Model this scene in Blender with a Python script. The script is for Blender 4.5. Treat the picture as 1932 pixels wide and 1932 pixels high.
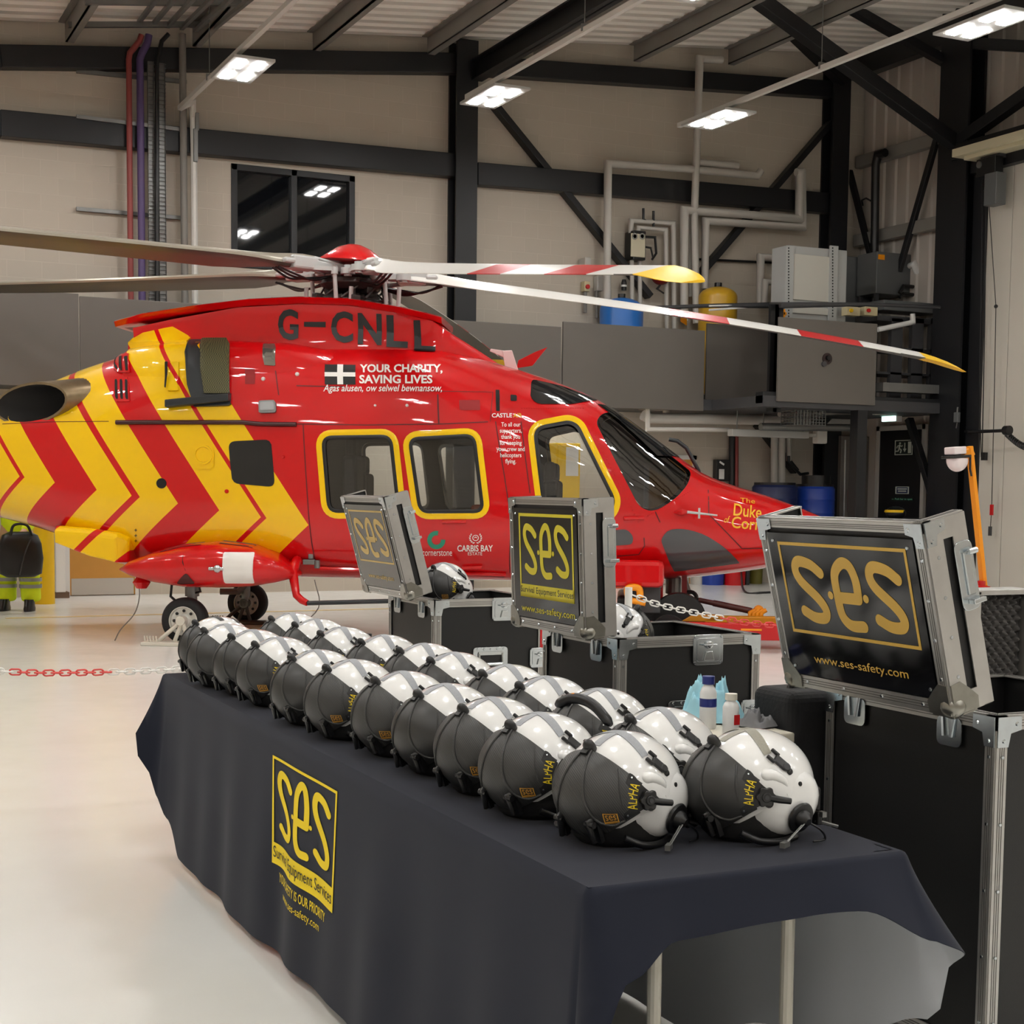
import bpy, bmesh, math, random
from mathutils import Vector, Matrix
from mathutils.bvhtree import BVHTree
from mathutils.geometry import tessellate_polygon

for o in list(bpy.data.objects):
    bpy.data.objects.remove(o, do_unlink=True)
SC = bpy.context.scene
COL = SC.collection
random.seed(7)
PI = math.pi

# ------------------------------------------------------------------ camera
EYE = 1.51
YAW, PITCH, ROLL, FPX, CPX, CPY = 25.6, 4.5, 0.63, 2850.0, 966.0, 1150.0
CAMM = (Matrix.Rotation(-math.radians(YAW), 3, 'Z') @ Matrix.Rotation(math.radians(90 - PITCH), 3, 'X')
        @ Matrix.Rotation(math.radians(ROLL), 3, 'Z'))
cam_d = bpy.data.cameras.new('camera')
cam = bpy.data.objects.new('camera', cam_d)
COL.objects.link(cam)
cam.matrix_world = Matrix.Translation((0, 0, EYE)) @ CAMM.to_4x4()
cam_d.sensor_width = 36
cam_d.lens = 36 * FPX / 1932
cam_d.shift_y = (CPY - 966) / 1932
cam_d.clip_start = 0.05
cam_d.clip_end = 200
SC.camera = cam

# ------------------------------------------------------------------ world, exposure
w = bpy.data.worlds.new('world')
SC.world = w
w.use_nodes = True
w.node_tree.nodes['Background'].inputs[0].default_value = (0.02, 0.025, 0.03, 1)
w.node_tree.nodes['Background'].inputs[1].default_value = 0.3
SC.view_settings.view_transform = 'Standard'
SC.view_settings.look = 'None'
SC.view_settings.gamma = 1
SC.view_settings.exposure = 0.1
try:
    SC.view_settings.use_curve_mapping = False
except Exception:
    pass
SC.cycles.max_bounces = 7
SC.cycles.diffuse_bounces = 4
SC.cycles.glossy_bounces = 4
SC.cycles.transparent_max_bounces = 10
SC.cycles.use_denoising = True
SC.cycles.caustics_reflective = False
SC.cycles.caustics_refractive = False
SC.cycles.sample_clamp_indirect = 4
LED_STRENGTH = 98.0        # glow of every LED panel of the hangar lamps


# ------------------------------------------------------------------ measuring helpers (a pixel of the photo seen on a known plane)
def ray(px, py):
    return CAMM @ Vector(((px - CPX) / FPX, -(py - CPY) / FPX, -1))


def onz(px, py, z):
    d = ray(px, py)
    t = (z - EYE) / d.z
    return Vector((d.x * t, d.y * t, z))


def ony(px, py, y):
    d = ray(px, py)
    t = y / d.y
    return Vector((d.x * t, y, EYE + d.z * t))


def onx(px, py, x):
    d = ray(px, py)
    t = x / d.x
    return Vector((x, d.y * t, EYE + d.z * t))


# ------------------------------------------------------------------ materials
MATS = {}


def mat(name, col, rough=0.5, metal=0.0, coat=0.0, noise=0.0, nscale=8.0, bump=0.0, bscale=40.0, spec=None, emit=None, es=1.0):
    if name in MATS:
        return MATS[name]
    m = bpy.data.materials.new(name)
    m.use_nodes = True
    nt = m.node_tree
    b = nt.nodes['Principled BSDF']
    b.inputs['Base Color'].default_value = (*col, 1)
    b.inputs['Roughness'].default_value = rough
    b.inputs['Metallic'].default_value = metal
    if coat:
        b.inputs['Coat Weight'].default_value = coat
        b.inputs['Coat Roughness'].default_value = 0.04
    if spec is not None:
        b.inputs['Specular IOR Level'].default_value = spec
    if emit:
        b.inputs['Emission Color'].default_value = (*emit, 1)
        b.inputs['Emission Strength'].default_value = es
    if noise or bump:
        tc = nt.nodes.new('ShaderNodeTexCoord')
    if noise:
        n = nt.nodes.new('ShaderNodeTexNoise')
        n.inputs['Scale'].default_value = nscale
        n.inputs['Detail'].default_value = 4
        nt.links.new(tc.outputs['Object'], n.inputs['Vector'])
        mx = nt.nodes.new('ShaderNodeMix')
        mx.data_type = 'RGBA'
        mx.inputs[6].default_value = (*[c * (1 - noise) for c in col], 1)
        mx.inputs[7].default_value = (*[min(1, c * (1 + noise)) for c in col], 1)
        nt.links.new(n.outputs['Fac'], mx.inputs[0])
        nt.links.new(mx.outputs[2], b.inputs['Base Color'])
    if bump:
        n2 = nt.nodes.new('ShaderNodeTexNoise')
        n2.inputs['Scale'].default_value = bscale
        n2.inputs['Detail'].default_value = 3
        nt.links.new(tc.outputs['Object'], n2.inputs['Vector'])
        bp = nt.nodes.new('ShaderNodeBump')
        bp.inputs['Strength'].default_value = bump
        bp.inputs['Distance'].default_value = 0.01
        nt.links.new(n2.outputs['Fac'], bp.inputs['Height'])
        nt.links.new(bp.outputs['Normal'], b.inputs['Normal'])
    MATS[name] = m
    return m


def math_node(nt, op, a, b=None):
    n = nt.nodes.new('ShaderNodeMath')
    n.operation = op
    for i, v in enumerate((a, b)):
        if v is None:
            continue
        if isinstance(v, (int, float)):
            n.inputs[i].default_value = v
        else:
            nt.links.new(v, n.inputs[i])
    return n.outputs[0]


def glass_mat(name, tint, rough=0.02, base=0.06):
    m = bpy.data.materials.new(name)
    m.use_nodes = True
    nt = m.node_tree
    nt.nodes.remove(nt.nodes['Principled BSDF'])
    out = nt.nodes['Material Output']
    tr = nt.nodes.new('ShaderNodeBsdfTransparent')
    tr.inputs[0].default_value = (*tint, 1)
    gl = nt.nodes.new('ShaderNodeBsdfGlossy')
    gl.inputs['Roughness'].default_value = rough
    gl.inputs[0].default_value = (1, 1, 1, 1)
    lw = nt.nodes.new('ShaderNodeFresnel')
    lw.inputs[0].default_value = 1.5
    mx = nt.nodes.new('ShaderNodeMixShader')
    f = math_node(nt, 'ADD', lw.outputs[0], base)
    nt.links.new(f, mx.inputs[0])
    nt.links.new(tr.outputs[0], mx.inputs[1])
    nt.links.new(gl.outputs[0], mx.inputs[2])
    nt.links.new(mx.outputs[0], out.inputs[0])
    MATS[name] = m
    return m


# ------------------------------------------------------------------ mesh building
class MB:
    def __init__(s):
        s.v = []
        s.f = []
        s.mi = []
        s.m = 0

    def add(s, vs, fs, m=None):
        b = len(s.v)
        s.v += [tuple(v) for v in vs]
        s.f += [tuple(i + b for i in f) for f in fs]
        s.mi += [s.m if m is None else m] * len(fs)
        return s

    def box(s, c, d, rot=None, m=None):
        x, y, z = d[0] / 2, d[1] / 2, d[2] / 2
        vs = [Vector((a * x, b * y, e * z)) for a in (-1, 1) for b in (-1, 1) for e in (-1, 1)]
        if rot is not None:
            vs = [rot @ v for v in vs]
        c = Vector(c)
        return s.add([v + c for v in vs], [(0, 1, 3, 2), (4, 6, 7, 5), (0, 4, 5, 1), (2, 3, 7, 6), (0, 2, 6, 4), (1, 5, 7, 3)], m)

    def bx(s, a, b, m=None):
        return s.box([(a[i] + b[i]) / 2 for i in range(3)], [abs(a[i] - b[i]) for i in range(3)], None, m)

    def beam(s, p0, p1, wd, ht, m=None, up=(0, 0, 1)):
        p0, p1 = Vector(p0), Vector(p1)
        d = (p1 - p0)
        L = d.length
        d.normalize()
        u = Vector(up)
        if abs(d.dot(u)) > 0.98:
            u = Vector((0, 1, 0))
        sd = d.cross(u).normalized()
        u = sd.cross(d)
        R = Matrix((d, sd, u)).transposed()
        return s.box((p0 + p1) / 2, (L, wd, ht), R, m)

    def ring(s, c, ax, r, n, ph=0.0, r2=None):
        ax = Vector(ax).normalized()
        a = ax.orthogonal().normalized() if abs(ax.z) < 0.9 else Vector((1, 0, 0))
        a = (a - ax * a.dot(ax)).normalized()
        b = ax.cross(a)
        return [Vector(c) + a * math.cos(2 * PI * i / n + ph) * r + b * math.sin(2 * PI * i / n + ph) * (r2 or r) for i in range(n)]

    def loft(s, rings, cap=True, m=None, closed=True):
        n = len(rings[0])
        vs = [v for r in rings for v in r]
        fs = []
        for k in range(len(rings) - 1):
            for i in range(n if closed else n - 1):
                j = (i + 1) % n
                fs.append((k * n + i, k * n + j, (k + 1) * n + j, (k + 1) * n + i))
        if cap:
            fs.append(tuple(range(n - 1, -1, -1)))
            fs.append(tuple((len(rings) - 1) * n + i for i in range(n)))
        return s.add(vs, fs, m)

    def cyl(s, p0, p1, r, n=16, r1=None, m=None, cap=True):
        ax = Vector(p1) - Vector(p0)
        return s.loft([s.ring(p0, ax, r, n), s.ring(p1, ax, r if r1 is None else r1, n)], cap, m)

    def lathe(s, prof, o=(0, 0, 0), ax=(0, 0, 1), n=24, m=None, cap=True):
        axv = Vector(ax).normalized()
        return s.loft([s.ring(Vector(o) + axv * z, axv, max(r, 1e-4), n) for r, z in prof], cap, m)

    def tube(s, pts, r, n=8, m=None, cap=True):
        pts = [Vector(p) for p in pts]
        rings = []
        pa = None
        for i, p in enumerate(pts):
            if i == 0:
                d = pts[1] - p
            elif i == len(pts) - 1:
                d = p - pts[-2]
            else:
                d = (pts[i + 1] - p).normalized() + (p - pts[i - 1]).normalized()
            d.normalize()
            if pa is None:
                pa = d.orthogonal().normalized()
            else:
                pa = (pa - d * pa.dot(d))
                pa = pa.normalized() if pa.length > 1e-6 else d.orthogonal().normalized()
            b = d.cross(pa)
            rr = r[i] if isinstance(r, (list, tuple)) else r
            k = 1.0
            if 0 < i < len(pts) - 1:
                c = (pts[i + 1] - p).normalized().dot(d)
                k = min(1.6, 1 / max(c, 0.4))
            rings.append([p + (pa * math.cos(2 * PI * j / n) + b * math.sin(2 * PI * j / n)) * rr * k for j in range(n)])
        return s.loft(rings, cap, m)

    def prism(s, poly, o, ux, uy, depth, m=None):
        """2D polygon in the plane (o, ux, uy), extruded by the vector depth"""
        o, ux, uy, dp = Vector(o), Vector(ux), Vector(uy), Vector(depth)
        a = [o + ux * p[0] + uy * p[1] for p in poly]
        b = [v + dp for v in a]
        n = len(a)
        fs = [tuple(range(n - 1, -1, -1)), tuple(range(n, 2 * n))] + [(i, (i + 1) % n, n + (i + 1) % n, n + i) for i in range(n)]
        return s.add(a + b, fs, m)

    def sphere(s, c, r, n=16, k=10, sc=(1, 1, 1), m=None, z0=-1.0, z1=1.0):
        rings = []
        a0, a1 = math.asin(z0), math.asin(z1)
        for i in range(k + 1):
            a = a0 + (a1 - a0) * i / k
            rr = max(math.cos(a), 1e-3) * r
            rings.append([Vector(c) + Vector((math.cos(2 * PI * j / n) * rr * sc[0], math.sin(2 * PI * j / n) * rr * sc[1], math.sin(a) * r * sc[2])) for j in range(n)])
        return s.loft(rings, True, m)

    def xf(s, M, start=0):
        s.v[start:] = [tuple(M @ Vector(v)) for v in s.v[start:]]
        return s

    def build(s, name, mats, parent=None, smooth=None, bevel=0, seg=2, weld=False):
        me = bpy.data.meshes.new(name)
        me.from_pydata(s.v, [], s.f)
        if not isinstance(mats, (list, tuple)):
            mats = [mats]
        for m in mats:
            me.materials.append(m)
        for p, i in zip(me.polygons, s.mi):
            p.material_index = i
        if smooth is not None or weld or True:
            bm = bmesh.new()
            bm.from_mesh(me)
            if weld:
                bmesh.ops.remove_doubles(bm, verts=bm.verts, dist=1e-5)
            bmesh.ops.recalc_face_normals(bm, faces=bm.faces)
            if smooth is not None:
                sa = math.radians(smooth)
                for f in bm.faces:
                    f.smooth = True
                for e in bm.edges:
                    e.smooth = len(e.link_faces) == 2 and e.calc_face_angle(0) < sa
            bm.to_mesh(me)
            bm.free()
        o = bpy.data.objects.new(name, me)
        COL.objects.link(o)
        if parent is not None:
            o.parent = parent
        if bevel:
            md = o.modifiers.new('bevel', 'BEVEL')
            md.width = bevel
            md.segments = seg
            md.limit_method = 'ANGLE'
            md.angle_limit = math.radians(40)
        return o


def tag(o, label=None, cat=None, group=None, kind=None):
    if label:
        o['label'] = label
    if cat:
        o['category'] = cat
    if group:
        o['group'] = group
    if kind:
        o['kind'] = kind
    return o


def empty(name, loc=(0, 0, 0), rz=0.0, label=None, cat=None, group=None):
    o = bpy.data.objects.new(name, None)
    o.empty_display_size = 0.1
    o.location = loc
    o.rotation_euler = (0, 0, rz)
    COL.objects.link(o)
    return tag(o, label, cat, group)


def struct(name, mb, m, **k):
    return tag(mb.build(name, m, **k), kind='structure')


def copy_tree(o, parent=None):
    c = o.copy()
    COL.objects.link(c)
    if parent is not None:
        c.parent = parent
        c.matrix_parent_inverse = o.matrix_parent_inverse.copy()
    for ch in [x for x in bpy.data.objects if x.parent == o]:
        copy_tree(ch, c)
    return c


def catmull(pts, n=8, closed=False):
    P = [Vector(p) for p in pts]
    out = []
    N = len(P)
    for i in range(N if closed else N - 1):
        p0 = P[(i - 1) % N] if closed or i > 0 else P[0] * 2 - P[1]
        p1, p2 = P[i], P[(i + 1) % N]
        p3 = P[(i + 2) % N] if closed or i < N - 2 else P[-1] * 2 - P[-2]
        for k in range(n):
            t = k / n
            out.append(0.5 * ((2 * p1) + (p2 - p0) * t + (2 * p0 - 5 * p1 + 4 * p2 - p3) * t * t + (3 * p1 - p0 - 3 * p2 + p3) * t ** 3))
    if not closed:
        out.append(P[-1])
    return out


def round_poly(pts, rad, n=6):
    """2D polygon with rounded corners"""
    out = []
    N = len(pts)
    for i in range(N):
        p = Vector(pts[i])
        a = Vector(pts[i - 1]) - p
        b = Vector(pts[(i + 1) % N]) - p
        r = rad[i] if isinstance(rad, (list, tuple)) else rad
        t = min(r, a.length * 0.48, b.length * 0.48)
        p0, p2 = p + a.normalized() * t, p + b.normalized() * t
        for k in range(n + 1):
            u = k / n
            out.append((1 - u) ** 2 * p0 + 2 * u * (1 - u) * p + u * u * p2)
    return out


def offset_poly(P, d):
    N = len(P)
    A = sum(P[i].x * P[(i + 1) % N].y - P[(i + 1) % N].x * P[i].y for i in range(N))
    s = 1 if A > 0 else -1
    out = []
    for i in range(N):
        t = (P[(i + 1) % N] - P[i - 1])
        t.normalize()
        out.append(P[i] + Vector((t.y, -t.x)) * d * s)
    return out


# flat shapes as (verts2d, faces)
def text2d(s, bold=0.0, shear=0.0, spacing=1.0, line=1.0, align='LEFT'):
    c = bpy.data.curves.new('t', 'FONT')
    c.body = s
    c.size = 1
    c.offset = bold
    c.shear = shear
    c.space_character = spacing
    c.space_line = line
    c.align_x = align
    c.resolution_u = 3
    o = bpy.data.objects.new('t', c)
    COL.objects.link(o)
    dg = bpy.context.evaluated_depsgraph_get()
    me = o.evaluated_get(dg).to_mesh()
    vs = [Vector((v.co.x, v.co.y)) for v in me.vertices]
    fs = [tuple(p.vertices) for p in me.polygons]
    o.evaluated_get(dg).to_mesh_clear()
    bpy.data.objects.remove(o, do_unlink=True)
    bpy.data.curves.remove(c)
    return vs, fs


def fit(sh, x0, x1, y0, y1):
    vs, fs = sh
    a, b = min(v.x for v in vs), max(v.x for v in vs)
    c, d = min(v.y for v in vs), max(v.y for v in vs)
    return [Vector((x0 + (v.x - a) / max(b - a, 1e-6) * (x1 - x0), y0 + (v.y - c) / max(d - c, 1e-6) * (y1 - y0))) for v in vs], fs


def stroke(pts, wd, n=8, closed=False, smooth=True):
    P = catmull([Vector(p) for p in pts], n, closed) if smooth else [Vector(p) for p in pts]
    vs, fs = [], []
    N = len(P)
    for i, p in enumerate(P):
        a = P[i - 1] if (i > 0 or closed) else p
        b = P[(i + 1) % N] if (i < N - 1 or closed) else p
        t = (b - a).normalized()
        nn = Vector((-t.y, t.x)) * wd / 2
        vs += [p + nn, p - nn]
    for i in range(N if closed else N - 1):
        j = (i + 1) % N
        fs.append((2 * i, 2 * i + 1, 2 * j + 1, 2 * j))
    if not closed:
        for (p, q) in ((P[0], P[1]), (P[-1], P[-2])):
            t = (p - q).normalized()
            a0 = math.atan2(t.y, t.x)
            b = len(vs)
            K = 8
            for k in range(K + 1):
                a = a0 - PI / 2 + PI * k / K
                vs.append(p + Vector((math.cos(a), math.sin(a))) * wd / 2)
            fs.append(tuple(range(b, b + K + 1)))
    return vs, fs


def poly2d(P):
    P = [Vector(p) for p in P]
    tr = tessellate_polygon([[Vector((p.x, p.y, 0)) for p in P]])
    return P, [tuple(t) for t in tr]


def disc2d(x, y, r, n=16):
    return [Vector((x + math.cos(2 * PI * i / n) * r, y + math.sin(2 * PI * i / n) * r)) for i in range(n)], [tuple(range(n))]


def grid2d(x0, x1, y0, y1, nx=1, ny=1):
    vs = [Vector((x0 + (x1 - x0) * i / nx, y0 + (y1 - y0) * j / ny)) for j in range(ny + 1) for i in range(nx + 1)]
    fs = [(j * (nx + 1) + i, j * (nx + 1) + i + 1, (j + 1) * (nx + 1) + i + 1, (j + 1) * (nx + 1) + i) for j in range(ny) for i in range(nx)]
    return vs, fs


def join2d(*shs):
    V, Fa = [], []
    for vs, fs in shs:
        b = len(V)
        V += list(vs)
        Fa += [tuple(i + b for i in f) for f in fs]
    return V, Fa


def frame2d(x0, x1, y0, y1, t, n=12):
    return join2d(grid2d(x0, x1, y1 - t, y1, n), grid2d(x0, x1, y0, y0 + t, n), grid2d(x0, x0 + t, y0 + t, y1 - t, 1, n), grid2d(x1 - t, x1, y0 + t, y1 - t, 1, n))


def ses2d(x0, x1, y0, y1):
    """the rounded stroke letters s . e . s"""
    S = [(0.93, 0.80), (0.62, 0.93), (0.22, 0.97), (0.07, 0.84), (0.20, 0.64), (0.72, 0.36), (0.92, 0.17), (0.84, 0.04), (0.5, 0.03), (0.16, 0.12)]
    Ee = [(0.10, 0.42), (0.5, 0.42), (0.90, 0.42), (0.90, 0.72), (0.74, 0.95), (0.44, .99), (0.12, 0.80), (0.10, 0.42), (0.16, 0.12), (0.45, -0.03), (0.94, -0.03)]
    W = x1 - x0
    Hh = y1 - y0

    def tr(pts, ox, sx):
        return [(x0 + (ox + p[0] * sx) * W, y0 + p[1] * Hh) for p in pts]
    t = (0.072 if Hh < 0.6 * W else 0.088) * W
    a = stroke(tr(S, -.005, .29), t)
    e1 = stroke(tr(Ee[:3], 0.378, .245), t, 2)
    e2 = stroke(tr(Ee[2:], 0.378, .245), t)
    b = stroke(tr(S, 0.715, .29), t)
    return [join2d(a, e2, b, disc2d(x0 + 0.333 * W, y0 + 0.44 * Hh, 0.026 * W), disc2d(x0 + 0.668 * W, y0 + 0.44 * Hh, 0.026 * W)), e1]


def decal(sh, fn, m, name, parent, off=0.004, maxlen=None):
    if isinstance(sh, list):
        # overlapping shapes: the first is the part itself, the rest lie a hair above it
        o = decal(sh[0], fn, m, name, parent, off, maxlen)
        for k, s2 in enumerate(sh[1:]):
            decal(s2, fn, m, 'letter_bar', o, off + .0006 * (k + 1), maxlen)
        return o
    vs, fs = sh
    if maxlen:
        bm = bmesh.new()
        bv = [bm.verts.new((v.x, v.y, 0)) for v in vs]
        for f in fs:
            try:
                bm.faces.new([bv[i] for i in f])
            except ValueError:
                pass
        for _ in range(4):
            es = [e for e in bm.edges if e.calc_length() > maxlen]
            if not es:
                break
            bmesh.ops.subdivide_edges(bm, edges=es, cuts=1)
            bmesh.ops.triangulate(bm, faces=[f for f in bm.faces if len(f.verts) > 4])
        bm.verts.ensure_lookup_table()
        bm.verts.index_update()
        vs = [Vector((v.co.x, v.co.y)) for v in bm.verts]
        fs = [tuple(v.index for v in f.verts) for f in bm.faces]
        bm.free()
    mb = MB()
    P = []
    for v in vs:
        p, nn = fn(v.x, v.y)
        P.append(p + nn * off)
    mb.add(P, fs)
    me = bpy.data.meshes.new(name)
    me.from_pydata(mb.v, [], mb.f)
    me.materials.append(m)
    # turn the faces outwards
    if fs:
        me.update()
        p0, n0 = fn(vs[fs[0][0]].x, vs[fs[0][0]].y)
        s = sum(p.normal.dot(n0) * p.area for p in me.polygons)
        if s < 0:
            me.flip_normals()
    o = bpy.data.objects.new(name, me)
    COL.objects.link(o)
    if parent is not None:
        o.parent = parent
    return o


def plane_fn(o, ux, uy):
    o, ux, uy = Vector(o), Vector(ux), Vector(uy)
    n = ux.cross(uy).normalized()
    return lambda u, v: (o + ux * u + uy * v, n)
# ------------------------------------------------------------------ colours
def S(r, g, b):
    def l(c):
        c /= 255
        return c / 12.92 if c <= 0.04045 else ((c + 0.055) / 1.055) ** 2.4
    return (l(r), l(g), l(b))


M_BLACKSTEEL = mat('painted black steel', S(21, 22, 25), 0.45, noise=0.15, nscale=3)
M_GREYSTEEL = mat('galvanised steel', S(128, 128, 126), 0.45, 0.75, noise=0.15, nscale=6)
M_DARKGREY = mat('dark grey paint', S(60, 60, 62), 0.5)
M_PANELGREY = mat('grey brown panel', S(96, 91, 85), 0.38, noise=0.12, nscale=1.2)
M_PIPE = mat('pipe lagging', S(190, 186, 178), 0.55, noise=0.06, nscale=5)
M_BLACK = mat('black plastic', S(20, 20, 21), 0.35)
M_RUBBER = mat('black rubber', S(22, 22, 23), 0.75, bump=0.1, bscale=60)
M_WHITEP = mat('white plastic', S(225, 224, 220), 0.4)
M_CHROME = mat('zinc plated steel', S(205, 210, 212), 0.22, 1.0, noise=0.1, nscale=30)
M_PURLIN = mat('galvanised purlin', S(142, 139, 133), 0.5, 0.2, noise=0.12, nscale=2)
M_YELLOW = mat('yellow paint', S(235, 190, 10), 0.4)
M_RED = mat('red paint', S(190, 18, 22), 0.35)
M_BLUE = mat('blue plastic', S(28, 60, 150), 0.4)
M_ORANGE = mat('orange paint', S(240, 150, 15), 0.4)
M_WOOD = mat('oak veneer', S(196, 140, 62), 0.4, noise=0.12, nscale=4)
M_LED = mat('led panel', (1, 1, 1), 0.5, emit=(1.0, 0.99, 0.975), es=LED_STRENGTH)
M_RAIL = mat('white trunking', S(205, 203, 196), 0.45)


def block_mat():
    m = mat('painted blockwork', S(190, 180, 165), 0.6)
    nt = m.node_tree
    b = nt.nodes['Principled BSDF']
    tc = nt.nodes.new('ShaderNodeTexCoord')
    sx = nt.nodes.new('ShaderNodeSeparateXYZ')
    nt.links.new(tc.outputs['Object'], sx.inputs[0])
    cx = nt.nodes.new('ShaderNodeCombineXYZ')
    nt.links.new(sx.outputs[0], cx.inputs[0])
    nt.links.new(sx.outputs[2], cx.inputs[1])
    br = nt.nodes.new('ShaderNodeTexBrick')
    br.inputs['Color1'].default_value = (*S(189, 179, 164), 1)
    br.inputs['Color2'].default_value = (*S(192, 182, 167), 1)
    br.inputs['Mortar'].default_value = (*S(198, 188, 173), 1)
    br.inputs['Scale'].default_value = 1
    br.inputs['Brick Width'].default_value = 0.45
    br.inputs['Row Height'].default_value = 0.225
    br.inputs['Mortar Size'].default_value = 0.006
    nt.links.new(cx.outputs[0], br.inputs['Vector'])
    nt.links.new(br.outputs['Color'], b.inputs['Base Color'])
    bp = nt.nodes.new('ShaderNodeBump')
    bp.inputs['Strength'].default_value = 0.5
    bp.inputs['Distance'].default_value = 0.01
    nt.links.new(br.outputs['Fac'], bp.inputs['Height'])
    nt.links.new(bp.outputs['Normal'], b.inputs['Normal'])
    return m


def floor_mat():
    m = mat('epoxy floor', S(222, 219, 209), 0.24)
    nt = m.node_tree
    b = nt.nodes['Principled BSDF']
    tc = nt.nodes.new('ShaderNodeTexCoord')
    n = nt.nodes.new('ShaderNodeTexNoise')
    n.inputs['Scale'].default_value = 0.7
    n.inputs['Detail'].default_value = 6
    nt.links.new(tc.outputs['Object'], n.inputs['Vector'])
    rp = nt.nodes.new('ShaderNodeValToRGB')
    rp.color_ramp.elements[0].position = 0.3
    rp.color_ramp.elements[0].color = (*S(224, 223, 217), 1)
    rp.color_ramp.elements[1].position = 0.7
    rp.color_ramp.elements[1].color = (*S(233, 233, 229), 1)
    nt.links.new(n.outputs['Fac'], rp.inputs[0])
    nt.links.new(rp.outputs[0], b.inputs['Base Color'])
    n2 = nt.nodes.new('ShaderNodeTexNoise')
    n2.inputs['Scale'].default_value = 5
    n2.inputs['Detail'].default_value = 5
    nt.links.new(tc.outputs['Object'], n2.inputs['Vector'])
    r2 = nt.nodes.new('ShaderNodeMapRange')
    r2.inputs['To Min'].default_value = 0.20
    r2.inputs['To Max'].default_value = 0.27
    nt.links.new(n2.outputs['Fac'], r2.inputs[0])
    nt.links.new(r2.outputs[0], b.inputs['Roughness'])
    return m


M_BLOCK = block_mat()
M_FLOOR = floor_mat()
M_CLAD = mat('light cladding', S(196, 188, 178), 0.45, noise=0.04, nscale=1)
M_ROOF = mat('roof liner sheet', S(246, 240, 231), 0.5)
M_DOORW = mat('door panel white', S(206, 200, 188), 0.4)

X0, X1, Y0, Y1 = -9.0, 16.75, -9.0, 21.3


def zroof(x):
    return 7.28 + 0.1 * x


# ------------------------------------------------------------------ room shell
struct('floor', MB().bx((X0, Y0, -0.2), (X1 + .3, Y1 + .3, 0)), M_FLOOR)
tag(MB().add([(X0, Y0 - .3, 0), (X0, Y0, 0), (X0, Y0, 9.6), (X0, Y0 - .3, 9.6)], [(0, 1, 2, 3)]).bx((X0, Y0 - .3, 0), (X1, Y0, 9.6)).build('wall_rear', M_CLAD), kind='structure')
# back wall with the window opening
WX0, WX1, WZ0, WZ1 = ony(436, 400, 21.3).x, ony(669, 400, 21.3).x, ony(550, 512, 21.3).z, 6.06
mb = MB()
mb.bx((X0, Y1, 0), (WX0, Y1 + .3, 9.6)).bx((WX1, Y1, 0), (X1 + .3, Y1 + .3, 9.6))
mb.bx((WX0, Y1, 0), (WX1, Y1 + .3, WZ0)).bx((WX0, Y1, WZ1), (WX1, Y1 + .3, 9.6))
struct('wall_back', mb, M_BLOCK)
struct('wall_left', MB().bx((X0 - .3, Y0, 0), (X0, Y1, 9.6)), M_BLOCK)


def ribbed(p, axis_pts, rib=0.02, period=0.25):
    """offset of a trapezoidal sheet at distance p"""
    q = (p % period) / period
    if q < 0.45:
        return 0
    if q < 0.55:
        return rib * (q - .45) / .1
    if q < 0.9:
        return rib
    return rib * (1 - (q - .9) / .1)


def rib_line(a, b, period, rib):
    out = []
    k = math.floor(a / period)
    while k * period < b:
        for q, h in ((0, 0), (.45, 0), (.55, rib), (.9, rib)):
            v = (k + q) * period
            if a <= v <= b:
                out.append((v, h))
        k += 1
    return out


mb = MB()
L = rib_line(Y0, Y1, 0.30, 0.035)
vs, fs = [], []
for y, h in L:
    vs += [(X0 - .2, y, zroof(X0 - .2) + h), (X1 + .2, y, zroof(X1 + .2) + h)]
for i in range(len(L) - 1):
    fs.append((2 * i, 2 * i + 1, 2 * i + 3, 2 * i + 2))
mb.add(vs, fs)
struct('ceiling', mb, M_ROOF)
mb = MB()
L = rib_line(Y0, Y1, 0.30, 0.03)
vs, fs = [], []
for y, h in L:
    vs += [(X1 + h, y, 0), (X1 + h, y, 9.2)]
for i in range(len(L) - 1):
    fs.append((2 * i, 2 * i + 1, 2 * i + 3, 2 * i + 2))
mb.add(vs, fs)
struct('wall_right', mb, M_CLAD)

# window in the back wall
mb = MB()
t = 0.09
for a, b in (((WX0, WZ0), (WX0 + t, WZ1)), ((WX1 - t, WZ0), (WX1, WZ1)), ((WX0, WZ1 - t), (WX1, WZ1)), ((WX0, WZ0), (WX1, WZ0 + t)), (((WX0 + WX1) / 2 - t / 2, WZ0), ((WX0 + WX1) / 2 + t / 2, WZ1))):
    mb.bx((a[0], Y1 - .02, a[1]), (b[0], Y1 + .1, b[1]))
win = struct('window_1', mb, M_BLACKSTEEL, bevel=0.008)
M_NIGHT = mat('dark window glass', (0.004, 0.005, 0.007), 0.03, spec=0.6)
for k in range(2):
    xa = WX0 + t if k == 0 else (WX0 + WX1) / 2 + t / 2
    xb = (WX0 + WX1) / 2 - t / 2 if k == 0 else WX1 - t
    MB().bx((xa, Y1 + .05, WZ0 + t), (xb, Y1 + .07, WZ1 - t)).build('pane', M_NIGHT, win)

# purlins under the roof
for px, py in ((-70, 60), (125, 74), (365, 74), (592, 79), (808, 90), (1008, 100), (1197, 112), (1375, 126)):
    x = ony(px, py, 21.1).x
    mb = MB()
    z = zroof(x)
    mb.bx((x - .015, Y0, z - .26), (x + .015, 21.1, z - .005)).bx((x - .015, Y0, z - .26), (x + .1, 21.1, z - .24)).bx((x - .1, Y0, z - .02), (x + .015, 21.1, z - .003))
    struct('roof_purlin', mb, M_PURLIN)


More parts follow.
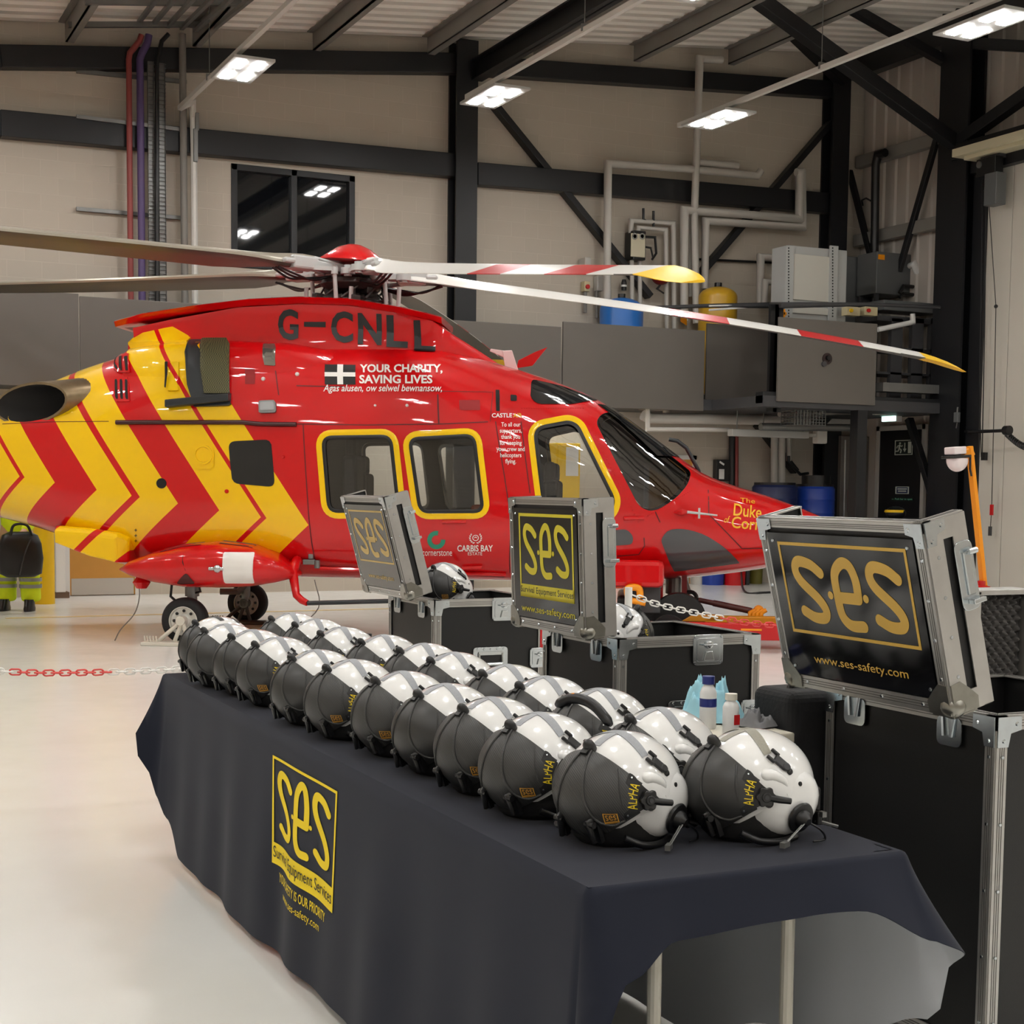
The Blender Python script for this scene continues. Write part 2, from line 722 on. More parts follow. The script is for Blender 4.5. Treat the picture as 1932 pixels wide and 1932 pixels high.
def steel(name, p0, p1, wd, ht, up=(0, 0, 1), col=None):
    """an I section between two points"""
    p0, p1 = Vector(p0), Vector(p1)
    mb = MB()
    d = (p1 - p0).normalized()
    u = Vector(up)
    sd = d.cross(u).normalized()
    u = sd.cross(d)
    mb.beam(p0, p1, 0.02, ht, up=u)
    for s in (-1, 1):
        mb.beam(p0 + u * s * (ht / 2 - .012), p1 + u * s * (ht / 2 - .012), wd, 0.024, up=u)
    return tag(mb.build(name, col or M_BLACKSTEEL), kind='structure')


def boxbeam(name, p0, p1, wd, ht, up=(0, 0, 1), m=None):
    return struct(name, MB().beam(p0, p1, wd, ht, up=up), m or M_BLACKSTEEL, bevel=0.01)


def wp(px, py, off=0.15):
    return ony(px, py, 21.3 - off)


# back wall frame
XC1 = (ony(860, 300, 21).x + ony(900, 300, 21).x) / 2
XCW = ony(900, 300, 21).x - ony(860, 300, 21).x
struct('steel_column', MB().bx((XC1 - XCW / 2, 20.98, 0), (XC1 + XCW / 2, 21.02, 8.15)).bx((XC1 - XCW / 2, 21.26, 0), (XC1 + XCW / 2, 21.3, 8.15)).bx((XC1 - .02, 21.0, 0), (XC1 + .02, 21.3, 8.15)), M_BLACKSTEEL)
XC2 = (ony(1565, 300, 21).x + ony(1605, 300, 21).x) / 2
struct('steel_column', MB().bx((XC2 - XCW / 2, 20.98, 0), (XC2 + XCW / 2, 21.02, 8.75)).bx((XC2 - XCW / 2, 21.26, 0), (XC2 + XCW / 2, 21.3, 8.75)).bx((XC2 - .02, 21.0, 0), (XC2 + .02, 21.3, 8.75)), M_BLACKSTEEL)


def wallbeam(a, b, c, d, off=0.12):
    """beam on the back wall whose left edge spans pixels a..b and right edge c..d"""
    p = [wp(*q, off) for q in (a, b, c, d)]
    m0, m1 = (p[0] + p[1]) / 2, (p[2] + p[3]) / 2
    ht = ((p[0] - p[1]).length + (p[2] - p[3]).length) / 2
    boxbeam('steel_beam', (m0.x, 21.19, m0.z), (m1.x, 21.19, m1.z), 0.2, ht)


wallbeam((0, 88), (0, 128), (862, 101), (862, 141))
wallbeam((898, 104), (898, 146), (1567, 158), (1567, 182))
wallbeam((0, 211), (0, 257), (862, 290), (862, 338))
wallbeam((898, 308), (898, 350), (1567, 366), (1567, 404))
# the left beams go on beyond the frame
a, b = wp(0, 108, .12), wp(862, 121, .12)
k = (b.z - a.z) / (b.x - a.x)
boxbeam('steel_beam', (X0, 21.19, a.z + (X0 - a.x) * k), (a.x, 21.19, a.z), 0.2, 0.3)
a = wp(0, 234, .12)
boxbeam('steel_beam', (X0, 21.19, a.z), (a.x, 21.19, a.z), 0.2, 0.33)
# diagonal braces of the back wall
boxbeam('steel_brace', wp(905, 165, .1), wp(1225, 560, .1), 0.1, 0.17, up=(0, 1, 0))
boxbeam('steel_brace', wp(1566, 232, .1), wp(1318, 520, .1), 0.1, 0.17, up=(0, 1, 0))

# the main rafter above the column, running towards the viewer
steel('steel_rafter', (XC1 + .15, 21.0, 7.72), (XC1 + .15, Y0, 7.72), 0.18, 0.3)

# right wall frame
XR = 16.5
cA = onx(1790, 160, XR)
cB = onx(1845, 160, XR)
struct('steel_column', MB().bx((XR - .17, cB.y, 0), (XR - .13, cA.y, 9.0)).bx((XR + .13, cB.y, 0), (XR + .17, cA.y, 9.0)).bx((XR - .15, (cA.y + cB.y) / 2 - .02, 0), (XR + .15, (cA.y + cB.y) / 2 + .02, 9.0)), M_BLACKSTEEL)
ycol = (cA.y + cB.y) / 2
struct('steel_column', MB().bx((XR - .02, ycol - .62, 0), (XR + .2, ycol - .34, 6.75)), M_BLACKSTEEL)
nodez = onx(1808, 275, XR).z
nd = Vector((XR - .1, ycol, nodez))
far = ony(1425, -5, ycol)
boxbeam('steel_brace', nd, far, 0.2, 0.2)
a = ony(1560, -10, ycol + .2)
boxbeam('steel_brace', onx(1790, 120, XR), a, 0.14, 0.14)
boxbeam('steel_brace', (XC2, 21.0, onx(1560, 165, XC2).z), ony(1425, -5, 19.9), 0.16, 0.16)
p = onx(1932, 190, XR)
boxbeam('steel_brace', nd, (XR - .1, p.y - 1.5, p.z + (p.z - nd.z) / (p.y - nd.y) * -1.5), 0.18, 0.18)
p = onx(1932, 245, XR)
boxbeam('steel_beam', (XR - .1, ycol, p.z - .1), (XR - .1, Y0, p.z - .1), 0.2, 0.24)
boxbeam('steel_beam', (XR - .05, 21.2, 8.66), (XR - .05, Y0, 8.66), 0.2, 0.34)
p = onx(1930, 20, XR)
boxbeam('steel_brace', (XR - .05, ycol, 8.45), (XR - .05, p.y - 3, 7.2), 0.16, 0.16)
# thin cross braces and grey rails on the right wall
for (a, b) in (((1597, 300), (1651, 516)), ((1788, 190), (1696, 512))):
    boxbeam('steel_brace', onx(*a, XR + .05), onx(*b, XR + .05), 0.08, 0.1)
for (a, b) in (((1612, 312), (1775, 270)), ((1640, 452), (1785, 440))):
    p, q = onx(*a, XR + .12), onx(*b, XR + .12)
    boxbeam('cladding_rail', (XR + .12, 21.2, p.z + .02), (XR + .12, ycol, p.z + .02), 0.14, 0.2, m=M_PURLIN)

# hangar door leaves on the right wall
mb = MB()
yd = ycol - .36
k = 0
ys = [onx(1905, 500, XR).y - .82 * i for i in range(0, 30)]
prev = yd
for k, y in enumerate(ys):
    mb.bx((XR + .02, y + .006, 0.02), (XR + .12, prev - .006, 6.42))
    prev = y
struct('door_1', mb, M_DOORW, bevel=0.004)
MB().bx((XR + .05, ys[-1], 0), (XR + .1, yd, 6.4)).build('door_backing', M_BLACK, bpy.data.objects['door_1'])
hd = onx(1835, 290, XR - .2)
struct('trim_1', MB().bx((XR - .45, Y0, 6.62), (XR + .1, yd + .05, 6.74)).bx((XR - .35, Y0, 6.56), (XR + .1, yd - .1, 6.62)), mat('cream fascia', S(214, 206, 176), 0.5), bevel=0.006)
struct('steel_beam', MB().bx((XR - .12, Y0, 6.4), (XR + .1, yd, 6.56)), M_BLACKSTEEL)

# ------------------------------------------------------------------ mezzanine
ZM0, ZM1 = 2.79, 2.97
MEZ = 20.0
MEZR = 18.62
XS = ony(1325, 700, MEZ).x
struct('mezzanine_slab', MB().bx((X0, MEZ + .02, ZM0), (XS + .2, Y1, ZM1 - .02)).bx((XS + .2, MEZR + .02, ZM0), (XR + .1, Y1, ZM1 - .02)), M_DARKGREY)
boxbeam('steel_beam', (X0, MEZ + .13, 2.87), (XS + .2, MEZ + .13, 2.87), 0.2, 0.17)
boxbeam('steel_beam', (XS + .2, MEZR + .13, 2.92), (XR, MEZR + .13, 2.92), 0.2, 0.18)


def panel(px0, px1, y, z0, z1, label):
    xa, xb = ony(px0, 680, y).x, ony(px1, 680, y).x
    o = MB().bx((xa, y - .02, z0), (xb, y + .02, z1)).build('balustrade_panel', M_PANELGREY, bevel=0.004)
    return tag(o, label, 'panel', 'balustrade panels of the mezzanine')


panel(-900, 149, MEZ, 2.76, 3.95, 'dark grey balustrade panel at the far left behind the upper tail')
panel(151, 1057, MEZ, 2.76, 3.92, 'long grey brown balustrade panel right behind the rotor mast and engine cowling')
panel(1061, 1328, MEZ, 2.77, 4.0, 'grey brown balustrade panel above the cockpit, below the blue tank')
panel(1332, 1450, MEZ + .25, 2.965, 4.15, 'narrow set back balustrade panel below the yellow tank')
pr = panel(1467, 1652, MEZR, 2.87, 4.1, 'grey balustrade panel with a round dark hole, below the metal cabinet')
c = ony(1560, 677, MEZR - .02)
mb = MB()
mb.lathe([(0.085, 0), (0.085, .02), (0.05, .02), (0.05, .004)], c, (0, -1, 0), 20)
mb.build('grommet', mat('dark red rubber', S(40, 20, 20), 0.5), pr)
MB().lathe([(0.035, 0), (0.035, .045)], c + Vector((.01, 0, .012)), (0, -1, 0), 16).build('hole', M_BLACK, pr)
MB().lathe([(0.04, 0), (0.04, .035)], c + Vector((-.06, 0, -.08)), (0, -1, 0), 16).build('plug', M_DARKGREY, pr)

# posts carrying the mezzanine
for px in (1618,):
    x = ony(px, 900, MEZR + .1).x
    struct('steel_column', MB().bx((x - .09, MEZR + .02, 0), (x + .09, MEZR + .2, ZM0)), M_BLACKSTEEL)
x = ony(1565, 900, MEZ).x
# ------------------------------------------------------------------ hangar lamps on their trunking
ZL = 6.5
M_LAMP = mat('lamp housing', S(176, 175, 170), 0.4)
lamp_words = {(5.05, 18.2): 'square white four-panel LED lamp hanging at the left, above the dark window',
              (8.25, 17.9): 'square white four-panel LED lamp hanging in front of the middle wall column',
              (11.4, 17.55): 'square white four-panel LED lamp hanging in front of the white vent pipe',
              (11.62, 12.75): 'large white four-panel LED lamp at the top right corner of the picture'}


def make_lamp():
    r = empty('hangar_lamp')
    MB().box((0, 0, 0.02), (0.5, 1.08, 0.035)).build('housing', M_LAMP, r, bevel=0.006)
    mb = MB()
    for s in (-1, 1):
        mb.beam((s * .06, 0, .03), (s * .06, 0, .1), .02, .1)
    mb.box((0, 0, .07), (.16, .5, .07))
    mb.tube([(-.05, .4, .04), (-.05, .42, .09), (.05, .42, .09), (.05, .4, .04)], .008, 6)
    mb.build('bracket', M_GREYSTEEL, r)
    for sx in (-1, 1):
        for sy in (-1, 1):
            MB().box((sx * .115, sy * .255, -.002), (.115, .31, .012)).build('led_panel', M_LED, r)
    return r


first = make_lamp()
rows = {5.05: 18.2, 8.25: 17.9, 11.45: 17.55, 1.85: 18.4, -1.35: 18.5, -4.6: 18.5, 14.6: 17.4}
used = False
for rx, y0 in rows.items():
    for k in range(6):
        y = y0 - 4.85 * k
        if rx > 14 and k < 1:
            continue
        key = (rx, y)
        if rx == 11.45 and k == 0:
            key = (11.4, 17.55)
        if rx == 11.45 and k == 1:
            key = (11.62, 12.75)
        o = first if not used else copy_tree(first)
        used = True
        o.location = (key[0], key[1], ZL)
        lab = lamp_words.get(key, 'square white four-panel LED lamp overhead, outside the picture')
        if (rx, k) == (8.25, 1):
            lab = 'white LED lamp just cut by the top edge of the picture'
        tag(o, lab, 'lamp', 'hangar lamps')
for i, (rx, y0) in enumerate(rows.items()):
    if rx == 14.6:
        continue
    ye = {5.05: 20.9, 8.25: 18.55, 11.45: 18.55}.get(rx, 20.9)
    dx = {5.05: -.12, 8.25: -.1, 11.45: -.05}.get(rx, 0)
    r = empty('lamp_trunking', (rx + dx, ye, ZL + .14), 0,
              {5.05: 'white trunking rail carrying the left hangar lamp, bending down to a conduit', 8.25: 'white trunking rail carrying the lamp before the middle column',
               11.45: 'long white trunking rail carrying two lamps at the right'}.get(rx, 'white lamp trunking rail outside the picture at the left'), 'rail', 'lamp trunking')
    mb = MB().bx((-.03, Y0 - ye, -.03), (.03, 0, .03))
    mb.build('rail', [M_RAIL], r)
    for k in range(-9, 21, 4):
        if k > ye:
            continue
        x = rx + dx
        m2 = MB().tube([(0, k - ye + .3, .03), (0, k - ye + .3, zroof(x) - ZL - .14)], .006, 5)
        m2.box((0, k - ye + .3, .03), (.08, .03, .08))
        m2.build('hanger_wire', M_GREYSTEEL, r)
# conduit drop at the end of the left rail
p0 = wp(362, 192, .33)
mb = MB().tube([(4.93, 20.9, ZL + .14), p0 + Vector((0, 0, 0)), wp(364, 222, .28), wp(366, 300, .28), wp(368, 575, .28)], .045, 8)
o = tag(mb.build('conduit', M_RAIL), 'pale conduit dropping down the wall from the left lamp rail', 'conduit')
MB().bx(wp(358, 222, .0), wp(376, 246, .34)).build('junction_box', M_GREYSTEEL, o, bevel=.005)
MB().bx(wp(361, 246, .22), wp(374, 305, .36)).build('cable_cover', M_GREYSTEEL, o, bevel=.005)

# ------------------------------------------------------------------ cable risers on the left of the back wall
def wtube(name, pts, r, m, label, cat='pipe', off=.12, group=None, n=10):
    P = [wp(*p, off) for p in pts]
    return tag(MB().tube(P, r, n).build(name, m, smooth=50), label, cat, group)


M_REDC = mat('red conduit', S(140, 62, 58), 0.5)
M_PURPLE = mat('purple cable', S(84, 66, 110), 0.5)
M_CONGREY = mat('grey conduit', S(120, 116, 110), 0.5)
wtube('cable_riser', [(267, 66), (263, 78), (245, 100), (243, 112), (247, 575)], .04, M_REDC, 'red vertical cable trunking on the back wall, leftmost riser', 'riser', .28)
wtube('cable_riser', [(281, 66), (278, 82), (268, 100), (264, 112), (268, 575)], .05, M_PURPLE, 'purple vertical cable bundle next to the red trunking', 'riser', .28)
mb = MB()
for i, (a, b) in enumerate(((279, 292), (299, 313))):
    mb.bx(wp(a, 115 + 3 * i, .28), wp(a + 1.5, 578, .22))
    mb.bx(wp(b - 1.5, 115 + 3 * i, .28), wp(b, 578, .22))
    mb.bx(wp(a, 115 + 3 * i, .235), wp(b, 578, .225))
    for k in range(60):
        y = 120 + k * 7.6
        mb.bx(wp(a, y, .275), wp(b, y + 2.4, .25))
tag(mb.build('cable_ladder', M_GREYSTEEL), 'twin perforated steel cable ladder running up the back wall', 'cable tray')
wtube('cable_riser', [(318, 64), (305, 78), (296, 120), (297, 578)], .03, M_BLACK, 'thick black cable running between the two cable ladders', 'riser', .33)
wtube('cable_riser', [(344, 64), (349, 578)], .05, M_CONGREY, 'plain grey conduit right of the cable ladders', 'riser', .28)
for i, y in enumerate((137, 224, 398)):
    o_ = .23 if i == 1 else .05
    mb = MB().beam(wp(144, y - 4 if i else y - 3, o_), wp(352, y + (18 if i < 1 else 22 if i == 1 else 14), o_), .05, .05)
    tag(mb.build('cable_bracket', M_GREYSTEEL), ('uppermost grey bracket rail behind the cable risers', 'grey bracket rail over the lower black beam behind the risers', 'lowest grey bracket rail behind the cable risers')[i], 'bracket')
# cable tray under the roof at the top left
ct = empty('cable_tray', ony(260, 30, 20), 0, 'grey cable tray hung under the roof at the top left', 'cable tray')


def ctp(px, py, y):
    return ony(px, py, y) - ct.location


mb = MB().beam(ctp(128, 47, 20.6), ctp(411, 46, 20.6), .06, .07)
mb.beam(ctp(160, 3, 18.8), ctp(455, 6, 18.8), .06, .07)
mb.build('cross_rail', M_GREYSTEEL, ct)
mb = MB()
a, b = ctp(262, 42, 20.8), ctp(292, 2, 18.5)
for k in range(6):
    f = k / 5
    mb.beam(a + Vector((.95 * f, 0, 0)), b + Vector((.95 * f, 0, 0)) + (b - a) * 1.5, .05, .05)
mb.build('tray', M_GREYSTEEL, ct)
mb = MB()
for px, y in ((160, 20.6), (365, 20.6), (200, 18.8), (430, 18.8)):
    p = ctp(px, 46 if y > 20 else 4, y)
    mb.tube([p, p + Vector((0, 0, .9))], .01, 5)
mb.build('hanger', M_GREYSTEEL, ct)

# ------------------------------------------------------------------ pipework on the right of the back wall
G = 'lagged pipes on the back wall'
wtube('lagged_pipe', [(1145, 615), (1147, 309), (1290, 318), (1428, 332), (1436, 322)], .06, M_PIPE, 'white lagged pipe rising beside the diagonal brace and turning right over the beam', 'pipe', .34, G)
wtube('lagged_pipe', [(1312, 306), (1392, 313)], .055, M_PIPE, 'short white lagged pipe stub right of the vent pipe, above the beam', 'pipe', .3, G)
wtube('lagged_pipe', [(1362, 113), (1320, 111), (1314, 300), (1310, 410), (1314, 610)], .06, M_PIPE, 'tall white vent pipe running up the wall to the roof', 'pipe', .36, G)
wtube('lagged_pipe', [(1291, 590), (1291, 397), (1400, 404), (1508, 413), (1509, 325), (1502, 325)], .065, M_PIPE, 'upper white lagged pipe looping right and up under the beam', 'pipe', .34, G)
wtube('lagged_pipe', [(1330, 545), (1331, 417), (1514, 429), (1514, 320)], .06, M_PIPE, 'lower white lagged pipe looping right below its twin', 'pipe', .29, G)
wtube('lagged_pipe', [(1305, 560), (1305, 400)], .05, M_PIPE, 'thin vertical white pipe between the two lagged loops', 'pipe', .2, G)
wtube('lagged_pipe', [(1190, 440), (1191, 417), (1270, 421), (1272, 620)], .04, M_PIPE, 'white pipe looping over the boiler box, outer one', 'pipe', .2, G)
wtube('lagged_pipe', [(1204, 440), (1205, 430), (1256, 433), (1258, 620)], .035, M_PIPE, 'white pipe looping over the boiler box, inner one', 'pipe', .24, G)
wtube('lagged_pipe', [(1192, 490), (1193, 620)], .035, M_PIPE, 'white pipe dropping from the left underside of the boiler box', 'pipe', .2, G)
wtube('lagged_pipe', [(1207, 490), (1208, 620)], .035, M_PIPE, 'white pipe dropping from the right underside of the boiler box', 'pipe', .2, G)
wtube('lagged_pipe', [(1434, 580), (1435, 485), (1490, 488)], .06, M_PIPE, 'white lagged pipe bending behind the metal cabinet', 'pipe', .25, G)
wtube('lagged_pipe', [(1442, 575), (1444, 532), (1480, 535)], .05, M_PIPE, 'short white pipe bend low beside the metal cabinet', 'pipe', .4, G)
wtube('conduit', [(1318, 489), (1484, 497)], .02, M_BLACK, 'thin black conduit running right from the diagonal brace', 'conduit', .06)
bo = MB().bx(wp(1179, 439, .05), wp(1218, 491, .33)).build('boiler_box', M_BLACK, bevel=.01)
tag(bo, 'small boiler box with cream front and black sides on the wall', 'boiler')
MB().bx(wp(1190, 440, .33), wp(1217, 486, .35)).build('front_cover', mat('cream panel', S(206, 198, 172), .4), bo, bevel=.005)
mb = MB()
for px in (1197, 1211):
    mb.lathe([(.05, 0), (.05, .015), (.03, .015), (.03, 0)], wp(px, 446, .35), (0, -1, 0), 16)
mb.build('gauge', M_CHROME, bo)
MB().tube([wp(1218, 447, .2), wp(1236, 448, .2), wp(1238, 478, .2), wp(1230, 490, .2)], .02, 6).tube([wp(1218, 466, .2), wp(1228, 468, .2), wp(1232, 486, .2)], .015, 6).build('cable', M_BLACK, bo)
mb = MB()
for px, y0, y1 in ((1214, 393, 414), (1233, 398, 430)):
    mb.tube([wp(px, y0, .22), wp(px, y1, .22), wp(px + 5, y1 + 3, .22)], .022, 6)
mb.build('valve', M_BLACK, bo)


def tank(name, px, top, wpx, y, m, label, zb=ZM1):
    p = ony(px, top, y)
    r = (ony(px + wpx / 2, top, y).x - ony(px - wpx / 2, top, y).x) / 2
    o = empty(name, (p.x, y, zb), 0, label, 'tank')
    h = p.z - zb
    prof = [(r * .98, .12), (r, h - r * .55)] + [(r * math.cos(a), h - r * .55 + r * .55 * math.sin(a)) for a in [PI / 2 * k / 8 for k in range(1, 9)]]
    MB().lathe([(0.01, .12)] + prof, n=32).build('shell', m, o, smooth=40)
    mb = MB()
    for k in range(3):
        a = 2 * PI * k / 3
        mb.cyl((r * .75 * math.cos(a), r * .75 * math.sin(a), 0), (r * .75 * math.cos(a), r * .75 * math.sin(a), .2), .03, 8)
    mb.build('foot', M_BLACK, o)
    MB().cyl((0, 0, h - .02), (0, 0, h + .06), .06, 12).build('cap', M_BLACK, o)
    return o


tk = tank('pressure_vessel', 1173, 562, 72, 20.75, mat('blue tank paint', S(40, 110, 190), .3), 'blue rounded pressure tank on the mezzanine behind the rotor blade')
MB().tube([(.1, -.36, .55), (.14, -.42, .75), (.05, -.4, .95)], .02, 6).build('handle', M_BLUE, tk)
tk = tank('pressure_vessel', 1355, 541, 62, 20.75, mat('yellow tank paint', S(205, 160, 40), .3), 'yellow rounded pressure tank on the mezzanine right of the blade tip')
MB().lathe([(.07, 0), (.07, .04), (.055, .04)], (-.18, -.27, 1.05), (-.4, -1, .2), 14).build('gauge', M_BLACK, tk)
o = MB().sphere(wp(1247, 519, .3), .16, 24, 14).build('expansion_vessel', mat('red tank paint', S(120, 22, 26), .35), smooth=60)
tag(o, 'dark red round expansion vessel on the wall below the boiler box', 'vessel')
MB().tube([wp(1247, 536, .3), wp(1240, 545, .3), wp(1252, 553, .2)], .015, 6).build('hose', M_BLACK, o)

o = MB().bx(wp(1096, 532, .02), wp(1113, 550, .14)).build('isolator_switch', mat('cream switch box', S(200, 188, 150), .5), bevel=.006)
tag(o, 'small cream isolator switch with a red knob on the wall', 'switch')
MB().lathe([(.035, 0), (.035, .03)], wp(1108, 541, .14), (0, -1, 0), 12).build('knob', M_RED, o)
MB().tube([wp(1104, 550, .08), wp(1104, 590, .08)], .03, 8).build('conduit', M_CONGREY, o)
o = MB().bx(wp(1120, 522, .02), wp(1138, 549, .14)).build('junction_box', mat('pale grey box', S(190, 188, 182), .5), bevel=.006)
tag(o, 'pale grey junction box right of the isolator switch', 'box')
MB().tube([wp(1125, 549, .08), wp(1126, 600, .08)], .03, 8).build('conduit', M_CONGREY, o)
o = MB().lathe([(.04, 0), (.045, .05), (.045, .12), (.03, .17)], wp(1177, 548, .15), (0, 0, 1), 14).build('alarm_beacon', M_BLACK)
tag(o, 'small black beacon with a white band above the blue tank', 'beacon')
MB().lathe([(.047, .055), (.047, .085)], wp(1177, 548, .15), (0, 0, 1), 14).build('band', M_WHITEP, o)
tag(MB().bx(wp(1091, 488, .02), wp(1116, 506, .25)).build('hopper_box', M_PIPE, bevel=.02), 'pale grey hood on the wall above the isolator switch', 'box')
# striped boards leaning near the pipes
o = MB().bx(wp(1284, 548, .12), wp(1298, 605, .15)).build('hazard_board', M_WHITEP)
tag(o, 'striped hazard board standing behind the yellow blade tip', 'board')
for y in (552, 590):
    MB().prism([(0, 0), (.12, -.06), (.12, -.2), (0, -.14)], wp(1284, y, .155), (1, 0, 0), (0, 0, 1), (0, -.004, 0)).build('stripe', M_ORANGE, o)
MB().bx(wp(1285, 568, .156), wp(1297, 578, .15)).build('stripe', M_BLACK, o)

# ------------------------------------------------------------------ things on the right part of the mezzanine
rk = empty('metal_cabinet', ony(1540, 612, 19.3), 0, 'tall pale grey metal cabinet on perforated uprights behind the balustrade', 'cabinet')


def lp(o, px, py, y):
    return ony(px, py, y) - o.location


YC = 19.3
M_CAB = mat('pale grey cabinet', S(176, 178, 176), .42, .1)
M_CABF = mat('cabinet front sheet', S(196, 194, 184), .42)
MB().bx(lp(rk, 1487, 462, YC), lp(rk, 1594, 640, YC) + Vector((0, .42, 0))).build('body', M_CAB, rk, bevel=.01)
MB().bx(lp(rk, 1494, 478, YC - .03), lp(rk, 1568, 571, YC)).build('door', M_CABF, rk, bevel=.006)
MB().bx(lp(rk, 1494, 577, YC - .03), lp(rk, 1568, 596, YC)).build('drawer', M_CABF, rk, bevel=.006)
for px in (1488, 1571):
    mb = MB().bx(lp(rk, px - 4, 463, YC - .05), lp(rk, px + 4, 640, YC - .02))
    mb.m = 1
    for k in range(24):
        mb.box(lp(rk, px, 468 + k * 5.6, YC - .051), (.022, .004, .022))
    mb.build('upright', [M_CAB, M_BLACK], rk)
MB().box(lp(rk, 1478, 592, YC - .03), (.09, .05, .05)).box(lp(rk, 1478, 592, YC - .03), (.04, .05, .13)).build('orange_lock', M_ORANGE, rk, bevel=.005)
M_TK = mat('grey storage box', S(92, 94, 94), .4)
for (a, t, b, e, y, lab) in ((1598, 483, 1653, 612, 20.5, 'dark grey metal equipment housing right behind the pale cabinet'), (1655, 474, 1737, 560, 19.95, 'grey metal tank housing with white pipe bend and orange label')):
    pa, pb = ony(a, t, y), ony(b, e, y)
    o = MB().bx((pa.x, y, pb.z), (pb.x, y + .5, pa.z)).build('equipment_housing', M_TK, bevel=.01)
    tag(o, lab, 'housing')
    c = ony((a + b) / 2 + 20, (t + e) / 2 - 15, y)
    if a == 1655:
        MB().tube([c, c + Vector((0, -.12, .02)), c + Vector((.05, -.14, -.12)), c + Vector((.22, -.14, -.2))], .05, 10).build('outlet_pipe', M_WHITEP, o, smooth=50)
        MB().box(ony(1663, 485, y - .004), (.13, .006, .08)).build('sticker', M_ORANGE, o)
        MB().tube([c + Vector((.22, -.14, -.2)), c + Vector((.55, -.14, -.22))], .045, 8).build('valve', M_BLACK, o)
        for k in range(2):
            p = ony(1697, 553 + 8 * k, y - .1)
            MB().tube([p, p + Vector((.08, 0, .12 - .06 * k)), p + Vector((.75, 0, .12 - .06 * k))], .03, 8).build('hose', M_BLACK, o)
    else:
        MB().cyl(c + Vector((-.1, .0, -.05)), c + Vector((.1, -.12, -.05)), .06, 12).build('outlet_pipe', M_WHITEP, o)
    # legs down to the mezzanine floor
    mb = MB()
    for x in (pa.x + .05, pb.x - .05):
        for yy in (y + .05, y + .45):
            mb.bx((x - .03, yy - .03, ZM1 - .02), (x + .03, yy + .03, pb.z))
    mb.build('stand', M_DARKGREY, o)
# the shelf rack right of the holed panel
sr = empty('shelf_rack', ony(1700, 760, 19.2), 0, 'dark open shelf rack with white waste pipe right of the holed panel', 'rack')
mb = MB()
for px in (1688, 1727, 1762):
    mb.bx(lp(sr, px - 5, 600, 19.2), lp(sr, px + 5, 760, 19.28))
for y in (604, 660, 705):
    mb.bx(lp(sr, 1655, y, 19.2), lp(sr, 1766, y + 8, 19.75))
mb.build('frame', M_DARKGREY, sr)
MB().bx(lp(sr, 1668, 565, 19.25), lp(sr, 1770, 600, 19.7)).build('worktop', M_TK, sr, bevel=.01)
MB().tube([lp(sr, 1656, 622, 19.1), lp(sr, 1722, 608, 19.1), lp(sr, 1722, 592, 19.1)], .04, 10).build('waste_pipe', M_WHITEP, sr, smooth=50)
for px, cm in ((1605, M_YELLOW), (1638, M_RED)):
    o = MB().bx(ony(px - 6, 578, 19.05), ony(px + 6, 598, 19.2)).build('control_switch', mat('cream switch box', (1, 1, 1)), bevel=.006)
    tag(o, 'small cream control switch with %s button below the handrail' % ('yellow' if cm is M_YELLOW else 'red'), 'switch')
    MB().lathe([(.03, 0), (.03, .03)], ony(px, 586, 19.05), (0, -1, 0), 10).build('button', cm, o)
# handrail of the mezzanine
hr = tag(MB().tube([ony(1205, 582, MEZ), ony(1332, 577, MEZ), ony(1452, 576, MEZ - .1), ony(1476, 576, MEZR + .1), ony(1640, 574, MEZR + .1), ony(1775, 580, MEZR + .1)], .03, 8).build('handrail', M_DARKGREY, smooth=50), 'dark tubular handrail running along the mezzanine edge', 'rail')
mb = MB()
for px, y in ((1458, MEZR + .3), (1466, MEZR + .3)):
    mb.bx(ony(px - 3, 574, y), ony(px + 3, 778, y + .06))
mb.build('post', M_BLACK, hr)
tag(MB().tube([ony(1338, 585, MEZ - .05), ony(1395, 581, MEZ - .05), ony(1452, 577, MEZ - .05)], .016, 6).tube([ony(1338, 577, MEZ - .05), ony(1452, 575, MEZ - .05)], .014, 6).build('white_rope', M_WHITEP), 'white rope tied along the handrail above the set back panel', 'rope')
tag(MB().bx(ony(1666, 738, MEZR + .05), ony(1785, 730, MEZR + .3)).build('kick_plate', M_GREYSTEEL), 'pale steel kick plate on the mezzanine edge at the right', 'plate')
# vent mast on the right wall
P = [onx(1648, 640, XR - .1), onx(1652, 310, XR - .1), onx(1657, 292, XR - .1), onx(1670, 288, XR - .1)]
tag(MB().tube(P, .07, 10).build('vent_pipe', M_BLACK, smooth=50), 'black vent pipe with a bent top on the right cladding', 'pipe')
P = [onx(1628, 388, XR + .15), onx(1626, 378, XR + .1), onx(1634, 374, XR + .05), onx(1643, 379, XR)]
tag(MB().tube(P, .015, 6).build('cable_hook', M_BLACK), 'thin black cable hook left of the bent vent pipe', 'hook')
# ================================================================== HELICOPTER
HO = Vector((4.04, 15.52, 0))
HA = -30.0
HM = Matrix.Translation(HO) @ Matrix.Rotation(math.radians(HA), 4, 'Z')
HI = HM.inverted()
heli = empty('helicopter', HO, math.radians(HA), 'red and yellow air ambulance helicopter parked nose right in the hangar', 'helicopter')
EYEL = HI @ Vector((0, 0, EYE))


def hray(px, py):
    return (HI.to_3x3() @ ray(px, py)).normalized()


def hl(px, py, y):
    d = hray(px, py)
    t = (y - EYEL.y) / d.y
    return EYEL + d * t


